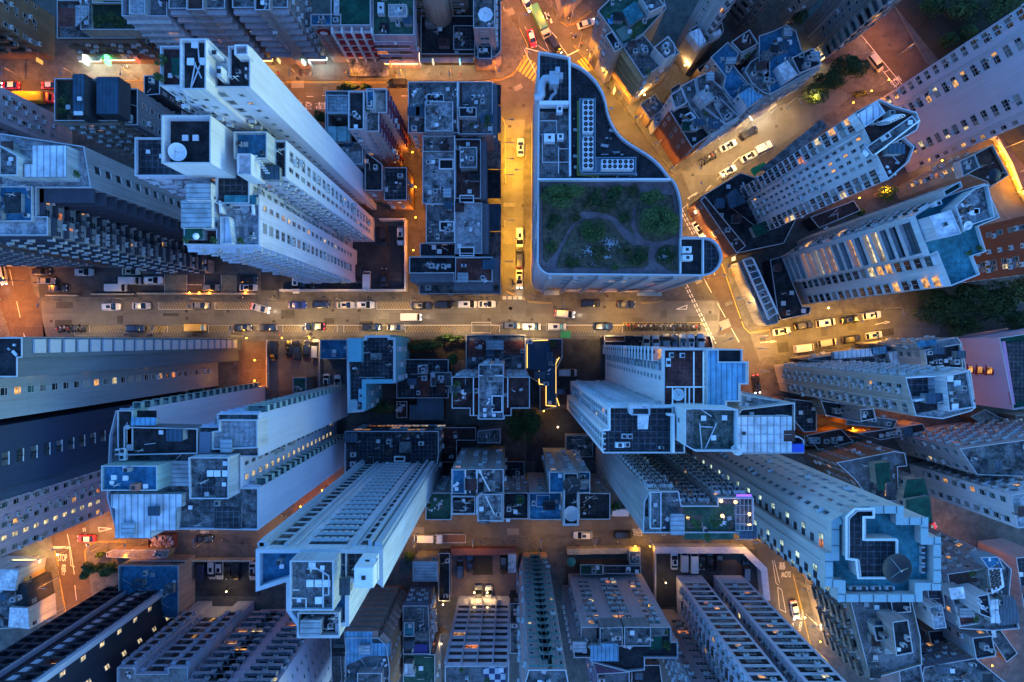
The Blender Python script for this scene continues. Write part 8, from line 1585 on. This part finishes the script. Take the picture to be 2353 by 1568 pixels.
dish(T_('C3', 600, 60), 1.24, 17, 'pale dish on the southern parapet of the cream tower', (-8, 5), M_STEEL); dish(T_('D1', 1820, 512), 1.54, 10, 'small dish at the edge of the square white roof house', (15, 0)); dish(T_('B0', 1798, 1085), 1.14, 4, 'little dish on the pipe between the tenements'); dish(T_('C2', 602, 1290), 1.24, 20, 'black mesh dish on the narrow dark roof of the cream tower', (0, 0), flat('mesh_black', (.02, .022, .025)))
dish(T_('D3', 1145, 512), 1.80, 33, 'huge black dish on the dark inner roof of the crowned tower', (0, 0), flat('mesh_black', (.02, .022, .025))); dish(T_('D3', 1963, 893), 1.22, 5, 'small white dish on the dark stair roof of the rooftop cluster'); dish(T_('C0', 1240, 455), 1.12, 5, 'round white dish on the plank terrace', (5, 0)); dish(T_('B0', 2072, 168), 1.12, 17, 'octagonal white dish at the curved junction', (0, 0), None, 8)
def parasol(p, k, r_px, label, m):
    x, y, z = px(p, k); r = r_px*SC/k; e = empty('parasol', (x, y, z)); tag(e, label, 'parasol'); b = MB(); b.lathe([(0, 2.7), (r*.5, 2.5), (r, 2.15), (r, 2.1), (r*.5, 2.44), (0, 2.62)], 8); b.build('canopy', [m], e); b = MB(); b.tube([(0, 0, 0), (0, 0, 2.6)], .03, 6); b.build('pole', [M_STEEL], e)
    b = MB(); b.lathe([(0, 0), (.3, 0), (.3, .06), (0, .08)], 10); b.build('base', [M_STEEL], e)
parasol(T_('C3', 598, 480), 1.02, 11, 'green striped parasol in the walled court', flat('parasol_green', (.06, .22, .16))); parasol(T_('A1', 1790, 620), 1.64, 8, 'white octagonal parasol in the small dark garden of the white tower', M_WHITE); parasol(T_('D1', 2030, 78), 1.18, 15, 'dark parasol on the brown terrace at the right edge', flat('parasol_navy', (.02, .03, .05))); parasol(T_('B3', 1705, 1080), 1.03, 9, 'orange parasol-like awning glowing in the narrow lane', flat('awning_orange', (.5, .2, .05)))
def table_set(p, k, label, n=4, rr=.45, m=None):
    x, y, z = px(p, k); e = empty('garden_table', (x, y, z)); tag(e, label+' table', 'table'); b = MB(); b.lathe([(0, .70), (rr, .70), (rr, .74), (0, .74)], 18); b.build('tabletop', [m or M_WHITE], e); b = MB(); b.tube([(0, 0, 0), (0, 0, .7)], .05, 6); b.build('leg', [M_STEEL], e)
    for i in range(n):
        a = 6.283*i/n+.4; cx, cy = x+math.cos(a)*(rr+.5), y+math.sin(a)*(rr+.5); c = empty('garden_chair', (cx, cy, z), a); tag(c, f'chair {i+1} of {n} going round the {label}', 'chair', f'{label} chairs'); b = MB(); b.box(0, 0, .42, .45, .45, .05); b.build('seat', [m or M_WHITE], c); b = MB(); b.box(.22, 0, .45, .05, .45, .45); b.build('backrest', [m or M_WHITE], c)
        for lx in (-.2, .2):
            for ly in (-.2, .2): b = MB(); b.box(lx, ly, 0, .04, .04, .42); b.build('leg', [M_STEEL], c)
table_set(T_('A1', 2180, 365), 1.62, 'grey dining set on the furnished white terrace', 6, .7, M_STEEL); table_set(T_('B2', 1880, 485), 1.225, 'white dining set on the left red deck', 3, .6); table_set(T_('B0', 1920, 910), 1.13, 'dark dining set on the blue-grey tenement terrace', 2, .8, flat('table_dark', (.05, .06, .08)))
for i, u in enumerate((2140, 2218)):
    x, y, z = px(T_('A1', u, 575), 1.62); e = empty('sun_lounger', (x, y, z), 0); tag(e, ('left' if i == 0 else 'right')+' dark sun lounger on the furnished white terrace', 'sun lounger', 'loungers'); b = MB(); b.box(0, 0, .25, .65, 1.9, .1); b.build('seat', [flat('lounger_grey', (.1, .12, .14))], e); b = MB(); b.box(0, .85, .35, .65, .3, .3); b.build('backrest', [flat('lounger_grey', (.1, .12, .14))], e)
# skip full of rubble, debris
r = empty('skip', (*xy(T_('A3', 1455, 305), 1), .12)); tag(r, 'rusty skip full of broken rubble on the pavement of the southern street', 'skip'); b = MB(); b.ring([(-3.2, -1.6), (3.2, -1.6), (3.2, 1.6), (-3.2, 1.6)], .12, 0, 1.6); b.poly([(-3.1, -1.5, .1), (3.1, -1.5, .1), (3.1, 1.5, .1), (-3.1, 1.5, .1)]); b.build('container', [flat('rusty_red', (.2, .06, .04))], r)
b = MB(); rg = random.Random(3)
for _ in range(90): b.box(rg.uniform(-2.8, 2.8), rg.uniform(-1.3, 1.3), rg.uniform(.6, 1.5), rg.uniform(.3, 1), rg.uniform(.2, .7), rg.uniform(.1, .4), rg.uniform(0, 3), rg.choice((0, 1, 2)))
o = b.build('rubble', [flat('rubble_pink', (.45, .38, .4)), flat('rubble_grey', (.3, .3, .32)), flat('rubble_brown', (.3, .18, .12))], r)
# ------------------------------------------------------------------ people
def person_mesh(pose):
    J = {'walk': [((0, 0, .95), .15), ((0, 0, 1.2), .13), ((0, 0, 1.42), .15), ((0, 0, 1.52), .06), ((.02, 0, 1.66), .10), ((.02, 0, 1.74), .085), ((0, .18, 1.40), .06), ((.06, .24, 1.14), .045), ((.20, .22, .95), .035), ((0, -.18, 1.40), .06), ((-.08, -.24, 1.14), .045), ((-.02, -.24, .90), .035), ((0, .09, .88), .09), ((.16, .10, .50), .06), ((.20, .10, .08), .045), ((.32, .10, .05), .035), ((0, -.09, .88), .09), ((-.08, -.10, .50), .06), ((-.26, -.10, .12), .045), ((-.16, -.10, .05), .035)]}[pose]
    E = [(0, 1), (1, 2), (2, 3), (3, 4), (4, 5), (2, 6), (6, 7), (7, 8), (2, 9), (9, 10), (10, 11), (0, 12), (12, 13), (13, 14), (14, 15), (0, 16), (16, 17), (17, 18), (18, 19)]
    me = bpy.data.meshes.new('person'); me.from_pydata([j[0] for j in J], E, []); o = bpy.data.objects.new('t', me); COL.objects.link(o); md = o.modifiers.new('s', 'SKIN'); o.modifiers.new('u', 'SUBSURF').levels = 1
    for i, (_, rr) in enumerate(J): me.skin_vertices[0].data[i].radius = (rr, rr)
    me.skin_vertices[0].data[0].use_root = True; bpy.context.view_layer.update(); m2 = bpy.data.meshes.new_from_object(o.evaluated_get(bpy.context.evaluated_depsgraph_get())); bpy.data.objects.remove(o); return m2
pm = person_mesh('walk'); skin = flat('skin', (.4, .24, .17)); cl = {c_: flat('cloth_'+c_, v) for c_, v in dict(white=(.6, .6, .62), red=(.5, .05, .04), blue=(.05, .1, .3), black=(.03, .03, .035), orange=(.7, .2, .03)).items()}; trs = flat('trousers', (.04, .05, .08))
hr = MB(); hr.lathe([(.115, 1.64), (.12, 1.72), (.08, 1.83), (0, 1.86)], 10, (.015, 0)); hr = hr.mesh('hair', [flat('hair_black', (.01, .01, .01))])
pmm = {}
for c_ in cl:
    m = pm.copy(); m.materials.clear(); [m.materials.append(q) for q in (skin, cl[c_], trs)]
    for p_ in m.polygons: z = p_.center.z; p_.material_index = 0 if z > 1.5 or (abs(p_.center.y) > .2 and z < 1.15) else (1 if z > .92 else 2)
    pmm[c_] = m
PP = [('C0', 580, 180, 'white', 'standing on the corner island at the top of the junction'), ('C0', 605, 150, 'black', 'at the corner island wearing dark clothes'), ('C0', 535, 165, 'blue', 'walking on the left of the corner island'), ('C0', 600, 312, 'white', 'crossing below the corner island, upper one'), ('C0', 618, 350, 'white', 'crossing below the corner island, lower one'), ('C0', 642, 345, 'black', 'crossing just right of the white shirted pair'), ('C0', 692, 400, 'orange', 'in an orange top at the kerb of the curving road'), ('C0', 745, 460, 'white', 'walking outside the orange lit block'),
      ('C0', 178, 525, 'blue', 'stepping onto the left zebra crossing'), ('C0', 755, 590, 'red', 'at the right zebra crossing'), ('B0', 1270, 678, 'orange', 'in an orange top on the north pavement of the upper street'), ('B0', 420, 708, 'black', 'on the north kerb of the upper street'), ('A0', 1110, 600, 'blue', 'under the green sign box, left one'), ('A0', 1150, 605, 'white', 'under the green sign box, right one'), ('B1', 1120, 1115, 'red', 'in red by the car park wall'), ('B1', 1232, 1108, 'black', 'in black by the car park wall'), ('B1', 1360, 1110, 'red', 'in red at the corner of the car park wall'),
      ('C1', 280, 1105, 'white', 'at the corner below the curving building'), ('C1', 310, 1105, 'red', 'holding back at the corner below the curving building'), ('C1', 920, 1128, 'red', 'on the pavement below the roof garden'), ('C1', 1990, 900, 'white', 'on the curved pavement near the skylights'), ('C1', 2022, 948, 'orange', 'with an orange top on the curved pavement'), ('C3', 665, 348, 'red', 'in red outside the parasol court'), ('C1', 1600, 530, 'blue', 'crossing behind the turning white saloon'), ('C1', 1675, 385, 'red', 'at the kerb near the glaring shopfront')]
for i, (tl, u, v, c_, lab) in enumerate(PP):
    x, y = xy(T_(tl, u, v)); inroad = i in (3, 4, 5, 8, 9, 23); o = link('person', pmm[c_]); o.location = (x, y, .0 if inroad else .12); o.rotation_euler = (0, 0, i*1.7); tag(o, f'person {lab}', 'person'); h_ = link('hair', hr, o)
x, y, z = px(T_('C3', 1935, 95), 1.6); o = link('person', pmm['white']); o.location = (x, y, z+.03); tag(o, 'person in white on the lawn of the party terrace', 'person'); link('hair', hr, o)
for where, cs, xs, y_, n_ in (('on the north pavement of the upper street', 'black blue white red', (400, 1090), 172, 16), ('on the upper pavement of the long street', 'white black blue', (330, 1120), 686, 11), ('on the lower pavement of the long street', 'black white red blue', (250, 1560), 771, 13), ('on the lower pavement of the southern street', 'black blue white', (420, 1620), 1242, 10)):
    rp = random.Random(y_); X = sorted(rp.uniform(*xs) for _ in range(n_))
    for i, x_ in enumerate(X):
        c_ = rp.choice(cs.split()); x, y = xy((x_, y_+rp.uniform(-3, 3))); o = link('person', pmm[c_]); o.location = (x, y, .12); o.rotation_euler = (0, 0, rp.choice((0, 3.14))+rp.uniform(-.4, .4)); tag(o, f'person in {c_} {where}, {ORD[i]} from the left', 'person', 'people '+where); link('hair', hr, o)
# more glowing signs
for i, (x_, y_, c_) in enumerate(((120, 158, (1, .5, .1)), (340, 157, (1, .2, .1)), (490, 157, (.3, .8, 1)), (655, 157, (1, .8, .3)), (905, 166, (1, .3, .1)), (1000, 160, (1, .9, .6)), (1060, 160, (.4, .9, 1)), (1350, 150, (1, .25, .1)), (1405, 225, (1, .8, .4)), (1620, 520, (1, .3, .2)), (1672, 600, (1, .85, .5)), (1712, 640, (1, .4, .1)))):
    signbox((x_, y_), 4.5, c_, .5, f'small glowing sign box over the pavement, {ORD[i]} of these from the left', .3, .9)
for i, (x_, y_, r_, h_) in enumerate(((2205, 30, 48, 9), (2290, 20, 50, 10), (2350, 60, 44, 9), (2240, 85, 40, 8), (2140, 15, 30, 7), (2310, 110, 34, 8), (2175, 95, 22, 6))):
    tree((x_, y_), 1, r_, r_*.8, h_, 'dark hillside tree in the top right corner, the %s one' % ('upper left', 'upper middle', 'rightmost', 'central', 'leftmost', 'lower right', 'smallest')[i], 2200, LFD, .26)
# green advertising mat on the pavement
b = MB(); q = [xy(p) for p in P('C1:512,1438 600,1438 600,1500 512,1500')]; b.prism(q, .125, .22, 0, 0); o = b.build('entrance_canopy', [flat('canopy_green', (.02, .28, .12))]); tag(o, 'green entrance canopy between the two white minivans and the pool podium', 'canopy')
